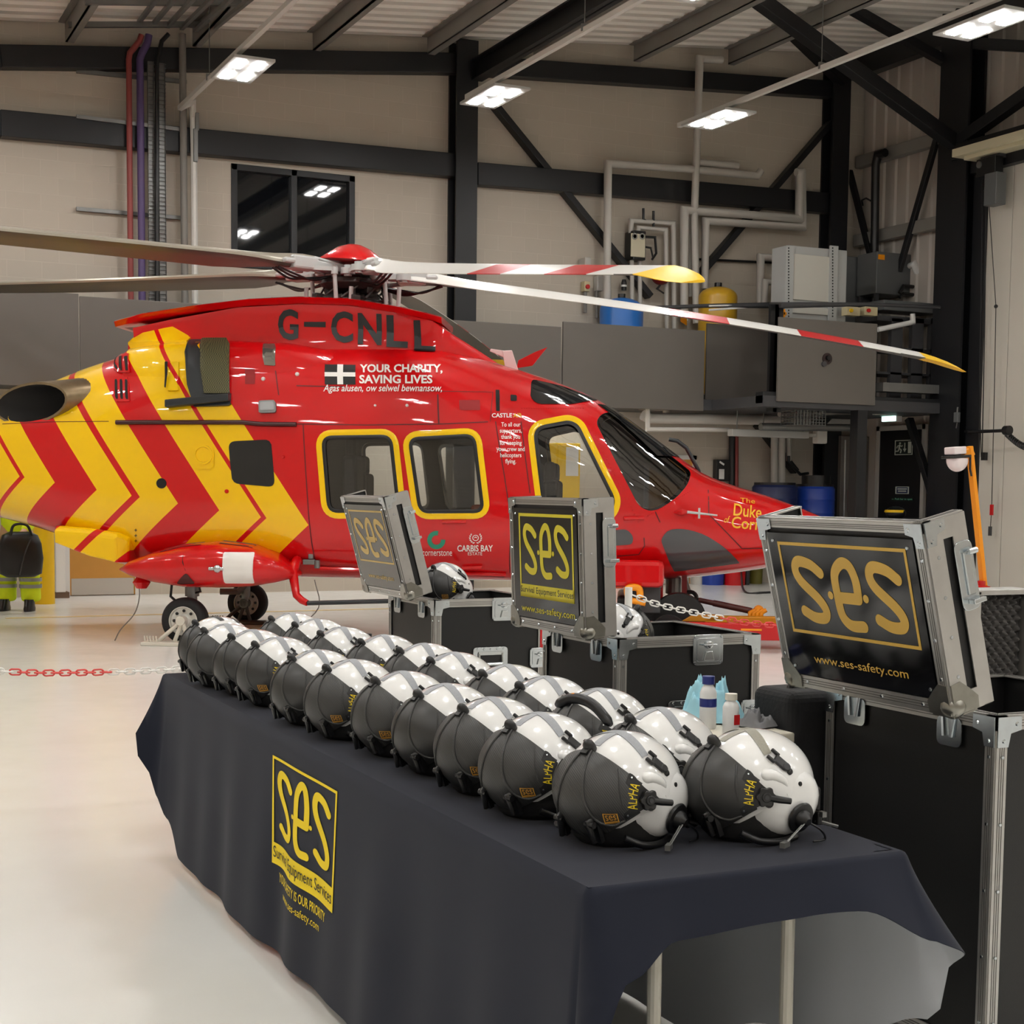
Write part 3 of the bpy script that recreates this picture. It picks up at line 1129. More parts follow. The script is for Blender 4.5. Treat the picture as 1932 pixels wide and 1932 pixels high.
# livery: chevrons as a function of the helicopter's own x and z
def livery_mat():
    m = mat('livery red and yellow', (1, 0, 0), 0.35, coat=.9, spec=.15)
    nt = m.node_tree
    b = nt.nodes['Principled BSDF']
    tc = nt.nodes.new('ShaderNodeTexCoord')
    sx = nt.nodes.new('ShaderNodeSeparateXYZ')
    nt.links.new(tc.outputs['Object'], sx.inputs[0])
    X, Z = sx.outputs[0], sx.outputs[2]
    A, B, ku, kl = 1.335, -0.15, 0.66, 1.10
    up = math_node(nt, 'DIVIDE', math_node(nt, 'ADD', X, math_node(nt, 'MULTIPLY', math_node(nt, 'SUBTRACT', Z, A), ku)), 1 + ku * B)
    lo = math_node(nt, 'DIVIDE', math_node(nt, 'SUBTRACT', X, math_node(nt, 'MULTIPLY', math_node(nt, 'SUBTRACT', Z, A), kl)), 1 - kl * B)
    xa = math_node(nt, 'MAXIMUM', up, lo)
    mr = nt.nodes.new('ShaderNodeMapRange')
    x0, x1 = -5.0, 2.0
    mr.inputs['From Min'].default_value = x0
    mr.inputs['From Max'].default_value = x1
    nt.links.new(xa, mr.inputs[0])
    rp = nt.nodes.new('ShaderNodeValToRGB')
    cr = rp.color_ramp
    cr.interpolation = 'CONSTANT'
    R_, Y_ = (*S(204, 5, 12), 1), (*S(248, 200, 0), 1)
    edges = []
    base = [(-1.77, 'R'), (-1.70, 'Y'), (-1.38, 'R'), (-0.94, 'Y'), (-0.58, 'R'), (-0.50, 'Y'), (-0.12, 'R'), (0.30, 'Y'), (0.70, 'R'), (0.76, 'Y'), (1.17, 'R')]
    pre = [(-5, 'R'), (-4.3, 'Y'), (-3.9, 'R'), (-3.83, 'Y'), (-3.42, 'R'), (-2.98, 'Y'), (-2.6, 'R'), (-2.2, 'Y')]
    for i, (x, c) in enumerate(pre + base):
        f = max(0, (x - x0) / (x1 - x0))
        if i < 2:
            e = cr.elements[i]
            e.position = f
        else:
            e = cr.elements.new(f)
        e.color = R_ if c == 'R' else Y_
    nt.links.new(mr.outputs[0], rp.inputs[0])
    nt.links.new(rp.outputs[0], b.inputs['Base Color'])
    return m


M_LIV = livery_mat()
M_HRED = mat('gloss helicopter red', S(204, 5, 12), 0.35, coat=.9, spec=.15)
M_HYEL = mat('gloss helicopter yellow', S(248, 202, 0), 0.35, coat=.8, spec=.15)
M_INT = mat('cabin trim', S(70, 70, 72), 0.6)
M_SEAT = mat('dark seat fabric', S(30, 30, 33), 0.8)
M_GLASS = glass_mat('clear window', (0.86, 0.88, 0.88))
M_GLASSD = glass_mat('tinted window', (0.30, 0.31, 0.33), base=0.04)
M_DKGLASS = mat('dark glazing', (0.012, 0.013, 0.014), 0.06, spec=0.6)
M_CHIN = mat('grey chin glazing', S(74, 74, 76), 0.08, spec=0.6)
M_WTXT = mat('white lettering', S(240, 236, 230), 0.35)
M_BTXT = mat('black lettering', S(14, 14, 14), 0.35)
M_YTXT = mat('yellow lettering', S(235, 180, 30), 0.4)
M_GTXT = mat('green logo', S(30, 140, 110), 0.4)
M_SEAM = mat('seam', S(90, 6, 9), 0.5)
M_EXH = mat('scorched metal', S(140, 122, 96), 0.35, 0.9, noise=0.4, nscale=9)
M_SOOTBLACK = mat('soot and plain near black', S(22, 19, 17), 0.8)  # exhaust soot; also plain near-black for slots, mouths, gaps and small fittings
M_CARBON = mat('dark composite', S(36, 40, 43), 0.4)
M_HGREY = mat('hub grey paint', S(188, 188, 186), 0.35, 0.1)
M_HDARK = mat('hub dark metal', S(70, 62, 60), 0.45, 0.5)

ST = [  # x, zb, zt, w, zc, n
    (-7.2, 1.72, 2.06, .15, 1.9, 2.0), (-5.5, 1.60, 2.18, .24, 1.9, 2.2), (-4.0, 1.45, 2.28, .36, 1.88, 2.3), (-2.9, 1.30, 2.33, .56, 1.8, 2.5),
    (-2.2, 1.16, 2.40, .80, 1.75, 2.8), (-1.7, 1.04, 2.55, .93, 1.7, 3.0), (-1.2, .87, 2.74, 1.01, 1.65, 3.0), (-.7, .70, 2.88, 1.05, 1.6, 3.1),
    (0, .62, 2.96, 1.08, 1.55, 3.2), (1, .60, 2.97, 1.10, 1.5, 3.2), (2.2, .60, 2.94, 1.10, 1.5, 3.2), (2.7, .60, 2.84, 1.09, 1.5, 3.2),
    (3.2, .60, 2.70, 1.08, 1.45, 3.1), (3.6, .60, 2.57, 1.05, 1.45, 3.0), (3.95, .60, 2.42, 1.01, 1.4, 2.9), (4.3, .61, 2.19, .96, 1.35, 2.7),
    (4.65, .63, 1.94, .90, 1.28, 2.5), (4.95, .66, 1.73, .83, 1.2, 2.4), (5.2, .69, 1.62, .76, 1.15, 2.3), (5.6, .75, 1.50, .64, 1.12, 2.2),
    (6.0, .84, 1.36, .47, 1.1, 2.1), (6.3, .95, 1.23, .27, 1.09, 2.0), (6.46, 1.04, 1.13, .08, 1.085, 2.0)]


def st_at(x):
    P = [Vector(s[1:]) for s in ST]
    for i in range(len(ST) - 1):
        if ST[i][0] <= x <= ST[i + 1][0]:
            t = (x - ST[i][0]) / (ST[i + 1][0] - ST[i][0])
            h = ST[i + 1][0] - ST[i][0]

            def tan(j):
                a, b = max(0, j - 1), min(len(ST) - 1, j + 1)
                return (P[b] - P[a]) / (ST[b][0] - ST[a][0])
            m0, m1 = tan(i) * h, tan(i + 1) * h
            return (2 * t ** 3 - 3 * t * t + 1) * P[i] + (t ** 3 - 2 * t * t + t) * m0 + (-2 * t ** 3 + 3 * t * t) * P[i + 1] + (t ** 3 - t * t) * m1
    return P[-1]


def sec(x, n=56, inset=0.0):
    zb, zt, w, zc, e = st_at(x)
    zb, zt, w = zb + inset, zt - inset, w - inset
    out = []
    for i in range(n):
        a = 2 * PI * i / n
        c, s = math.cos(a), math.sin(a)
        y = w * math.copysign(abs(c) ** (2 / e), c)
        h = (zt - zc) if s > 0 else (zc - zb)
        out.append(Vector((x, y, zc + h * math.copysign(abs(s) ** (2 / e), s))))
    return out


xs = []
for i in range(len(ST) - 1):
    k = max(1, int((ST[i + 1][0] - ST[i][0]) / 0.12))
    xs += [ST[i][0] + (ST[i + 1][0] - ST[i][0]) * j / k for j in range(k)]
xs.append(ST[-1][0])
outer = MB().loft([sec(x) for x in xs])
BV = [BVHTree.FromPolygons([Vector(v) for v in outer.v], outer.f)]


def sidehit(x, z, lst=None):
    best = None
    for bv in (lst or BV):
        p, n, i, d = bv.ray_cast(Vector((x, -4, z)), Vector((0, 1, 0)))
        if p is not None and (best is None or p.y < best[0].y):
            best = (p, n if n.y < 0 else -n)
    if best is None:
        return Vector((x, -1.0, z)), Vector((0, -1, 0))
    return best


def pxhit(px, py, lst=None):
    d = hray(px, py)
    best = None
    for bv in (lst or BV):
        p, n, i, dd = bv.ray_cast(EYEL, d)
        if p is not None and (best is None or dd < best[1]):
            best = (p, dd, n)
    if best is None:
        return hl(px, py, -0.5)
    return best[0]


def xz(px, py):
    p = pxhit(px, py)
    return Vector((p.x, p.z))


def dense(P, step=.05):
    out = []
    for i, p in enumerate(P):
        q = P[(i + 1) % len(P)]
        k = max(1, int((q - p).length / step))
        out += [p.lerp(q, j / k) for j in range(k)]
    return out


def hpoly(pts, rad, n=6):
    return dense(round_poly([xz(*p) for p in pts], rad, n))


# --- fuselage shell with real window openings
W_POLY = {
    'rear': hpoly([(606, 822), (740, 820), (756, 966), (618, 968)], .11),
    'fwd': hpoly([(769, 825), (897, 818), (915, 968), (790, 969)], .11),
    'door': hpoly([(1005, 806), (1074, 793), (1092, 802), (1163, 945), (1150, 975), (1026, 978)], [.12, .05, .08, .1, .1, .08]),
    'cockpit': hpoly([(1124, 797), (1134, 781), (1159, 776), (1304, 890), (1299, 912), (1279, 937), (1246, 960), (1225, 965), (1205, 955)], [.06, .06, .05, .04, .1, .1, .08, .08, .1]),
}
inx = [x for x in xs if -.4 <= x <= 5.0]
inner = MB().loft([sec(x, inset=.05) for x in inx])
sh = MB()
sh.add(outer.v, outer.f, 0)
bm = bmesh.new()


def closed_bm(mb, flip, mi):
    me = bpy.data.meshes.new('x')
    me.from_pydata(mb.v, [], mb.f)
    b = bmesh.new()
    b.from_mesh(me)
    bmesh.ops.recalc_face_normals(b, faces=b.faces)
    if flip:
        bmesh.ops.reverse_faces(b, faces=b.faces)
    for f in b.faces:
        f.material_index = mi
    b.to_mesh(me)
    b.free()
    return me


bm.from_mesh(closed_bm(outer, False, 0))
bm.from_mesh(closed_bm(inner, True, 1))
me = bpy.data.meshes.new('fuselage')
bm.to_mesh(me)
bm.free()
me.materials.append(M_LIV)
me.materials.append(M_INT)
fus = bpy.data.objects.new('fuselage', me)
COL.objects.link(fus)
cut = MB()
for P in W_POLY.values():
    cut.prism([(p.x, p.y) for p in P], (0, -2, 0), (1, 0, 0), (0, 0, 1), (0, 4, 0))
co = cut.build('cutter', M_INT)
md = fus.modifiers.new('cut', 'BOOLEAN')
md.operation = 'DIFFERENCE'
md.solver = 'EXACT'
md.object = co
bores = []
for s in (1, -1):
    c0, c1 = Vector((-.95, -.45 * s, 2.42)), Vector((-1.62, -.93 * s, 2.31))
    u, v = Vector((.93, -.25 * s, .12)).normalized(), Vector((0.0, -.22 * s, 1)).normalized()
    out = Vector((-.35, -.6 * s, 0))
    A_ = [2 * PI * k / 28 for k in range(28)]
    bo = MB().loft([[c0 + Vector((.16 * math.cos(a), 0, .15 * math.sin(a))) for a in A_], [c1 + u * math.cos(a) * .40 + v * math.sin(a) * .175 for a in A_], [c1 + out + u * math.cos(a) * .42 + v * math.sin(a) * .19 for a in A_]]).build('bore', M_SOOTBLACK)
    md = fus.modifiers.new('bore', 'BOOLEAN')
    md.operation = 'DIFFERENCE'
    md.solver = 'EXACT'
    md.material_mode = 'TRANSFER'
    md.object = bo
    bores.append(bo)
dg = bpy.context.evaluated_depsgraph_get()
nm = bpy.data.meshes.new_from_object(fus.evaluated_get(dg))
fus.modifiers.clear()
fus.data = nm
bpy.data.objects.remove(co, do_unlink=True)
for b_ in bores:
    bpy.data.objects.remove(b_, do_unlink=True)
bm = bmesh.new()
bm.from_mesh(nm)
for f in bm.faces:
    f.smooth = True
for e in bm.edges:
    e.smooth = len(e.link_faces) == 2 and e.calc_face_angle(0) < 0.6
bm.to_mesh(nm)
bm.free()
fus.name = 'fuselage'
fus.parent = heli


def pane(name, P, m, off, parent=heli, ny=10, side=1, nx=18):
    """a curved pane following the fuselage inside polygon P"""
    x0, x1 = min(p.x for p in P), max(p.x for p in P)
    vs, fs = [], []
    N = len(P)
    for i in range(nx + 1):
        u = 0.5 - 0.5 * math.cos(PI * i / nx)
        x = min(max(x0 + (x1 - x0) * u, x0 + 1e-4), x1 - 1e-4)
        zs = []
        for k in range(N):
            a, b = P[k], P[(k + 1) % N]
            if (a.x - x) * (b.x - x) <= 0 and abs(a.x - b.x) > 1e-9:
                zs.append(a.y + (b.y - a.y) * (x - a.x) / (b.x - a.x))
        lo_, hi_ = min(zs), max(zs)
        for j in range(ny + 1):
            p, nn = sidehit(x, lo_ + (hi_ - lo_) * j / ny)
            q = p + nn * off
            vs.append((q.x, q.y * side, q.z))
    for i in range(nx):
        for j in range(ny):
            a = i * (ny + 1) + j
            fs.append((a, a + ny + 1, a + ny + 2, a + 1))
    return MB().add(vs, fs).build(name, m, parent, smooth=60)


def ring_frame(name, P, d, m, off, side=1, parent=heli, th=0.0):
    Q = offset_poly(P, d)
    N = len(P)
    vs, fs = [], []
    K = 4
    for i in range(N):
        for j in range(K):
            q = P[i].lerp(Q[i], j / (K - 1))
            p, nn = sidehit(q.x, q.y)
            o = off + (th if 0 < j < K - 1 else 0)
            q = p + nn * o
            vs.append((q.x, q.y * side, q.z))
    for i in range(N):
        j = (i + 1) % N
        for k in range(K - 1):
            fs.append((i * K + k, j * K + k, j * K + k + 1, i * K + k + 1))
    return MB().add(vs, fs).build(name, m, parent, smooth=60)


for nme, P in W_POLY.items():
    for side in (1, -1):
        if nme != 'cockpit':
            fr = ring_frame('window_surround', P, .055, M_HYEL, .006, side, th=.004)
            ring_frame('window_seal', P, -.035, M_BLACK, .008, side, fr, th=.003)
            pane('window_pane', P, M_GLASS, -.012, fr, side=side)
        else:
            pane('cockpit_window', P, M_GLASSD, -.008, heli, side=side)
for pts, rad, m, nme in (([(431, 833), (512, 829), (519, 919), (438, 912)], .07, M_DKGLASS, 'rear_window'),
                         ([(1003, 716), (1060, 729), (1130, 756), (1080, 763), (1014, 763), (1000, 750)], .04, M_DKGLASS, 'eyebrow_window'),
                         ([(1146, 1001), (1183, 998), (1195, 1012), (1193, 1027), (1146, 1030)], .05, M_CHIN, 'step_window'),
                         ([(1246, 1018), (1260, 999), (1289, 997), (1328, 1007), (1370, 1034), (1396, 1062), (1270, 1078)], [.04, .05, .08, .1, .1, .02, .02], M_CHIN, 'chin_window')):
    P = hpoly(pts, rad)
    for side in (1, -1):
        pane(nme, P, m, .006, heli, side=side)
        if nme == 'chin_window':
            pass

# windscreen: two dark panels on the sloping front, laid on the skin from ahead
for side in (-1, 1):
    vs, fs = [], []
    nx, ny = 10, 10
    for i in range(nx + 1):
        for j in range(ny + 1):
            z = 1.86 + .5 * j / ny
            y = side * (.05 + (.52 + .14 * (1 - j / ny)) * i / nx)
            p, nn, _, _ = BV[0].ray_cast(Vector((8, y, z)), Vector((-1, 0, 0)))
            vs.append(p + nn * (.006 if nn.x > 0 else -.006))
    for i in range(nx):
        for j in range(ny):
            a = i * (ny + 1) + j
            fs.append((a, a + ny + 1, a + ny + 2, a + 1))
    MB().add(vs, fs).build('windscreen', M_DKGLASS, heli, smooth=60)

# --- cabin inside
MB().bx((-.2, -.85, .78), (4.4, .85, .82)).build('cabin_floor', M_INT, heli)


def seat(x, y, face, hb=.72):
    r = MB()
    r.box((x, y, 1.12), (.44, .46, .14))
    r.box((x - face * .24, y, 1.12 + hb / 2), (.14, .46, hb))
    r.box((x - face * .25, y, 1.2 + hb), (.1, .28, .2))
    r.cyl((x, y, .8), (x, y, 1.06), .12, 12)
    return r.build('cabin_seat', M_SEAT, heli, bevel=.04, seg=3)


seat(1.75, -.5, 1)
seat(1.75, .1, 1, .55)
seat(3.05, .5, -1, .5)
seat(3.72, -.42, 1, .5)
seat(3.72, .42, 1, .5)
MB().bx((4.55, -.6, .85), (5.0, .6, 1.36)).bx((4.3, -.12, .82), (4.7, .12, 1.2)).build('instrument_panel', M_SEAT, heli, bevel=.05)
MB().bx((2.62, .15, 1.1), (2.84, .5, 1.36)).build('medical_bag', mat('orange bag', S(200, 80, 40), .7), heli, bevel=.03)

# --- engine top fairing
FT = [(-.72, 3.11, .50), (-.3, 3.19, .56), (.38, 3.30, .62), (1.0, 3.33, .64), (1.5, 3.315, .64), (2.0, 3.245, .6), (2.3, 3.18, .54), (2.5, 3.04, .48), (2.7, 2.92, .42), (2.95, 2.76, .34)]


def fsec(x, zt, w):
    b = 2.55
    half = [(w * 1.08, b), (w * 1.02, b + (zt - b) * .45), (w * .98, b + (zt - b) * .7), (w * (1.05 if x < 2.35 else .9), zt - .02), (w * .8, zt)]
    pts = [(-y, z) for y, z in half] + [(y, z) for y, z in reversed(half)]
    return [Vector((x, y, z)) for y, z in pts]


fair = MB().loft([fsec(*f) for f in FT])
fo = fair.build('engine_fairing', M_HRED, heli, smooth=45)
BV.append(BVHTree.FromPolygons([Vector(v) for v in fair.v], fair.f))
RT = [(-.95, 3.165, .42), (-.6, 3.22, .62), (0, 3.295, .72), (.5, 3.345, .77), (1.0, 3.365, .79), (1.5, 3.35, .79), (2.0, 3.275, .74), (2.25, 3.225, .64), (2.38, 3.20, .5)]
rim = MB().loft([[Vector((x, -w, z)), Vector((x, -w * .9, z - .05)), Vector((x, w * .9, z - .05)), Vector((x, w, z)), Vector((x, w * .9, z + .015)), Vector((x, -w * .9, z + .015))] for x, z, w in RT])
rim.build('fairing_rim', M_HRED, heli, smooth=40)
# yellow aft part of the fairing
mb = MB().loft([[Vector((x, -w, 2.6)), Vector((x, -w, 2.95)), Vector((x, -w * .8, zt)), Vector((x, w * .8, zt)), Vector((x, w, 2.95)), Vector((x, w, 2.6))] for x, w, zt in ((-.78, .5, 2.98), (-.62, .6, 3.1), (-.3, .68, 3.14), (-.12, .7, 3.0))])
mb.build('aft_fairing', M_LIV, heli, smooth=30)
BV.append(BVHTree.FromPolygons([Vector(v) for v in mb.v], mb.f))
# engine nacelle bulges
for s in (-1, 1):
    mb = MB()
    rings = []
    for x, h, w in ((-.85, .2, .1), (-.7, .3, .25), (-.3, .36, .3), (.3, .38, .32), (.9, .36, .31), (1.35, .28, .26), (1.65, .14, .12)):
        rings.append([Vector((x, s * .62 + s * w * math.cos(a), 2.58 + h * math.sin(a))) for a in [2 * PI * k / 24 for k in range(24)]])
    mb.loft(rings)
    mb.build('engine_nacelle', M_LIV, heli, smooth=60)
    if s < 0:
        BV.append(BVHTree.FromPolygons([Vector(v) for v in mb.v], mb.f))

# --- exhaust
for s in (1, -1):
    c0, c1 = Vector((-1.0, -.62 * s, 2.42)), Vector((-1.62, -.93 * s, 2.31))
    u = Vector((.93, -.25 * s, .12)).normalized()
    v = Vector((0.0, -.22 * s, 1)).normalized()
    A_ = [2 * PI * k / 28 for k in range(28)]
    r0 = [c0 + Vector((math.cos(a) * .24, 0, math.sin(a) * .19)) for a in A_]
    o1 = [c1 + u * math.cos(a) * .43 + v * math.sin(a) * .205 for a in A_]
    i1 = [c1 + u * math.cos(a) * .405 + v * math.sin(a) * .18 for a in A_]
    i0 = [c1 * .6 + c0 * .4 + u * math.cos(a) * .33 + v * math.sin(a) * .165 for a in A_]
    mid = [c1 * .6 + c0 * .4 + u * math.cos(a) * .36 + v * math.sin(a) * .195 for a in A_]
    ex = MB().loft([r0, mid, o1], cap=False).loft([o1, i1], cap=False).build('exhaust_pipe', M_EXH, heli, smooth=50)
    r1 = r0
    MB().loft([i1, i0, [p.lerp(c0, .1) for p in r1]], cap=False).add([p.lerp(c0, .1) for p in r1], [tuple(range(28))]).build('exhaust_bore', M_SOOTBLACK, ex, smooth=50)


# --- fittings laid on the skin
def patch(name, pts, rad, m, off=.006, parent=heli, th=.0):
    P = hpoly(pts, rad, 4)
    o = pane(name, P, m, off, parent, ny=4, nx=8)
    if th:
        md = o.modifiers.new('t', 'SOLIDIFY')
        md.thickness = th
        md.offset = -1
    return o


# air intake: black frame, olive grille, lower lip
ip = patch('intake_frame', [(361, 641), (440, 641), (437, 766), (358, 768)], .03, M_CARBON, .03, th=.05)
gm = mat('intake mesh', S(92, 90, 58), .5, .3)
nt = gm.node_tree
tc = nt.nodes.new('ShaderNodeTexCoord')
wv = nt.nodes.new('ShaderNodeTexChecker')
wv.inputs['Scale'].default_value = 90
wv.inputs[1].default_value = (*S(104, 100, 66), 1)
wv.inputs[2].default_value = (*S(60, 58, 38), 1)
nt.links.new(tc.outputs['Object'], wv.inputs[0])
nt.links.new(wv.outputs[0], nt.nodes['Principled BSDF'].inputs['Base Color'])
patch('grille', [(382, 645), (438, 645), (435, 745), (385, 745)], .01, gm, .045, ip)
a, b, c, d = [pxhit(*p) for p in ((316, 762), (436, 750), (434, 760), (318, 773))]
mb = MB()
mb.loft([[p + Vector((0, -.10, 0)) + Vector((0, yy, zz)) for yy, zz in ((0, -.035), (0, .035), (.12, .045), (.12, -.045))] for p in (a, a.lerp(b, .5), b)])
mb.build('intake_lip', M_CARBON, heli, bevel=.01)
# louvres
for (y0, y1) in ((668, 703), (712, 758)):
    lf = patch('louvre_vent', [(215, y0 + 4), (244, y0), (246, y1), (216, y1)], .01, M_HRED, .015, th=.02)
    for k in range(3):
        patch('slot', [(218 + 9.5 * k, y0 + 6), (223 + 9.5 * k, y0 + 5), (224 + 9.5 * k, y1 - 4), (219 + 9.5 * k, y1 - 4)], .003, M_SOOTBLACK, .02, lf)
# scoop
sp = patch('air_scoop', [(314, 684), (339, 684), (337, 738), (314, 738)], .01, M_LIV, .02, th=.03)
patch('scoop_mouth', [(314, 686), (320, 686), (316, 735), (313, 735)], .003, M_SOOTBLACK, .05, sp)
# lamp, silver pane, hatch, refuelling ring
lm = patch('landing_lamp', [(489, 757), (521, 756), (522, 779), (489, 780)], .02, M_GREYSTEEL, .03, th=.05)
patch('lens', [(492, 760), (518, 759), (519, 775), (492, 776)], .015, mat('frosted lens', S(150, 150, 150), .25), .036, lm)
patch('position_light', [(497, 650), (522, 650), (520, 691), (497, 689)], .015, mat('silver lens', S(150, 148, 140), .12, .8), .012, th=.02)
patch('access_hatch', [(462, 696), (482, 696), (481, 725), (462, 725)], .006, mat('matt red panel', S(150, 20, 22), .6), .004)
patch('access_hatch', [(866, 755), (906, 755), (906, 774), (867, 774)], .006, mat('matt red panel', (1, 0, 0)), .004)
patch('step_slot', [(963, 745), (975, 746), (975, 757), (963, 757)], .01, M_SOOTBLACK, .006)
patch('hinge', [(935, 736), (943, 736), (943, 776), (936, 776)], .003, M_SOOTBLACK, .006)
c = pxhit(384, 858)
p, n = sidehit(c.x, c.z)
cv = pane('battery_cover', hpoly([(361, 838), (404, 836), (404, 885), (368, 885)], .06), M_LIV, .012, heli, ny=6)
MB().lathe([(.095, 0), (.095, .018), (.075, .018), (.07, .0)], p + n * .01, n, 24).build('cover_ring', M_LIV, cv, smooth=40)
p = pxhit(305, 912)
MB().lathe([(.03, 0), (.05, .004), (.05, .012), (.03, .012)], p, (0, -1, 0), 16).build('drain_port', M_SOOTBLACK, heli)
for px, py, r in ((428, 927, .02), (561, 706, .02), (497, 715, .02), (535, 862, .015), (768, 765, .015), (708, 765, .012)):
    p = pxhit(px, py)
    MB().lathe([(r, -.01), (r, .015), (r * .6, .025)], p, (0, -1, 0), 10).build('latch', M_HRED if py > 800 else M_WHITEP, heli)
# sliding door rail and seams
rp_ = [pxhit(220 + 34 * k, 797 + (.4 * k if k > 7 else 0)) for k in range(11)]
MB().tube([p + Vector((0, -.02, 0)) for p in rp_], .022, 8).build('door_rail', mat('rail black red', S(58, 10, 12), .35), heli, smooth=50)


def seam(pts, wd=.010):
    P = [xz(*p) for p in pts]
    Q = []
    for i in range(len(P) - 1):
        k = max(1, int((P[i + 1] - P[i]).length / .06))
        Q += [P[i].lerp(P[i + 1], j / k) for j in range(k)]
    Q.append(P[-1])
    return stroke(Q, wd, smooth=False)


sms = (seam([(560, 800), (690, 802), (835, 800), (920, 796)]), seam([(572, 800), (598, 1066)]), seam([(598, 1068), (800, 1078), (950, 1088)], .016), seam([(935, 796), (952, 900), (965, 985), (962, 1080)]),
            seam([(983, 796), (1000, 930)]), seam([(560, 728), (650, 730)]), seam([(520, 700), (526, 745)]), seam([(205, 795), (90, 796), (5, 800)], .006),
            seam([(1236, 965), (1245, 985)]), seam([(1336, 925), (1337, 970), (1400, 1035), (1440, 1034)]), seam([(1215, 1015), (1216, 1030), (1205, 1046), (1165, 1049)]), seam([(800, 738), (930, 740), (925, 795)], .006),
            seam([(826, 745), (828, 800)], .014))
for sm in sms:
    decal(sm, sidehit, M_SEAM, 'panel_seam', heli, .003)
mb = MB()
for i in range(26):
    t = i / 25
    for (a, b) in (((1112, 800), (1205, 985)), ((1220, 975), (1305, 925)), ((985, 770), (1100, 770))):
        p, n = sidehit(*xz(a[0] + (b[0] - a[0]) * t, a[1] + (b[1] - a[1]) * t))
        mb.lathe([(.007, 0), (.005, .004)], p, n, 6)
mb.build('rivets', M_HRED, heli)


# --- lettering on the flank
def bil(c00, c10, c11, c01):
    """maps (0..1, 0..1) to the skin between four pixels: bottom left, bottom right, top right, top left"""
    a, b, c, d = xz(*c00), xz(*c10), xz(*c11), xz(*c01)

    def fn(u, v):
        q = (a * (1 - u) + b * u) * (1 - v) + (d * (1 - u) + c * u) * v
        return sidehit(q.x, q.y)
    return fn


def letter(txt, x0, y0, x1, y1, m, name='lettering', bold=.02, shear=0, dy=0, off=.006, align='LEFT', maxlen=.25, dyt=None, **k):
    sh = fit(text2d(txt, bold, shear, align=align, **k), 0, 1, 0, 1)
    return decal(sh, bil((x0, y1), (x1, y1 + dy), (x1, y0 + (dy if dyt is None else dyt)), (x0, y0)), m, name, heli, off, maxlen)


for ch, a, b, y0, y1 in (('G', 524, 563, 582, 641), ('C', 624, 666, 586, 646), ('N', 675, 720, 590, 650), ('L', 729, 769, 594, 655), ('L', 780, 820, 604, 663)):
    letter(ch, a, y0, b, y1, M_BTXT, 'registration_letter', .03, dy=2, maxlen=.1, off=.012)
decal(grid2d(0, 1, 0, 1, 3, 1), bil((574, 617), (615, 618), (615, 607), (574, 607)), M_BTXT, 'registration_letter', heli, .012)
fl = decal(grid2d(0, 1, 0, 1, 6, 4), bil((613, 726), (671, 726), (671, 689), (613, 688)), M_BTXT, 'flag', heli, .006)
decal(join2d(grid2d(.41, .60, 0, 1, 2, 4), grid2d(0, .41, .39, .60, 4, 1), grid2d(.60, 1, .39, .60, 4, 1)), bil((613, 726), (671, 726), (671, 689), (613, 688)), M_WTXT, 'cross', fl, .009)
letter('YOUR CHARITY,', 679, 688, 835, 706, M_WTXT, bold=.03)
letter('SAVING LIVES', 678, 708, 816, 724, M_WTXT, bold=.03)
letter('Agas alusen, ow selwel bewnansow,', 610, 726, 834, 743, M_WTXT, bold=.01, shear=.25)
letter('CASTLE', 928, 780, 966, 788, M_WTXT, bold=.02)
letter('AIR', 968, 780, 985, 788, M_YTXT, bold=.02)
letter('To all our\nsupporters,\nthank you\nfor keeping\nyour crew and\nhelicopters\nflying.', 937, 797, 990, 877, M_WTXT, bold=.01, align='CENTER')
g = [Vector((math.cos(a) * .37 + .5, math.sin(a) * .37 + .5)) for a in [PI * .42 + 2 * PI * .80 * k / 24 for k in range(25)]]
sh = stroke(g, .24, smooth=False)
decal((sh[0], sh[1][:24]), bil((806, 1036), (841, 1036), (841, 1001), (806, 1001)), M_GTXT, 'logo_ring', heli, .006)
letter('cornerstone', 797, 1038, 853, 1048, M_WTXT, bold=.0)
letter('CARBIS BAY', 863, 1028, 930, 1040, M_WTXT, bold=.02)
letter('ESTATE', 883, 1041, 910, 1047, M_WTXT, bold=.0)
lau = []
for s in (-1, 1):
    for k in range(6):
        a = -PI / 2 + s * (.35 + .38 * k)
        cx, cy = .5 + .4 * math.cos(a), .5 + .4 * math.sin(a)
        lau.append(poly2d([(cx + .1 * math.cos(a + s * .9 + t) * (1 if abs(math.sin(t)) < .5 else .5), cy + .1 * math.sin(a + s * .9 + t) * (1 if abs(math.sin(t)) < .5 else .5)) for t in [2 * PI * q / 8 for q in range(8)]]))
ci = [Vector((.5 + .2 * math.cos(2 * PI * k / 20), .5 + .2 * math.sin(2 * PI * k / 20))) for k in range(20)]
lau.append(stroke(ci, .05, closed=True, smooth=False))
lau.append(stroke([(.42, .5), (.5, .56), (.58, .5)], .05))
decal(join2d(*lau), bil((884, 1027), (911, 1027), (911, 1002), (884, 1002)), M_WTXT, 'laurel_crest', heli, .006)
letter('The', 1396, 940, 1424, 949, M_YTXT, bold=.0, dy=2)
letter('Duke', 1383, 950, 1436, 973, M_YTXT, bold=.01, shear=.1, dy=6)
letter('of', 1366, 974, 1377, 986, M_YTXT, bold=.0, shear=.3)
letter('Cornwall', 1380, 974, 1478, 996, M_YTXT, bold=.01, shear=.1, dy=9)
for y in (1000, 1010, 1020):
    decal(join2d(grid2d(0, 1, .4, .6), grid2d(.4, .6, 0, 1)), bil((254, y + 3), (259, y + 3), (259, y - 3), (254, y - 3)), M_BTXT, 'plus_mark', heli, .005)

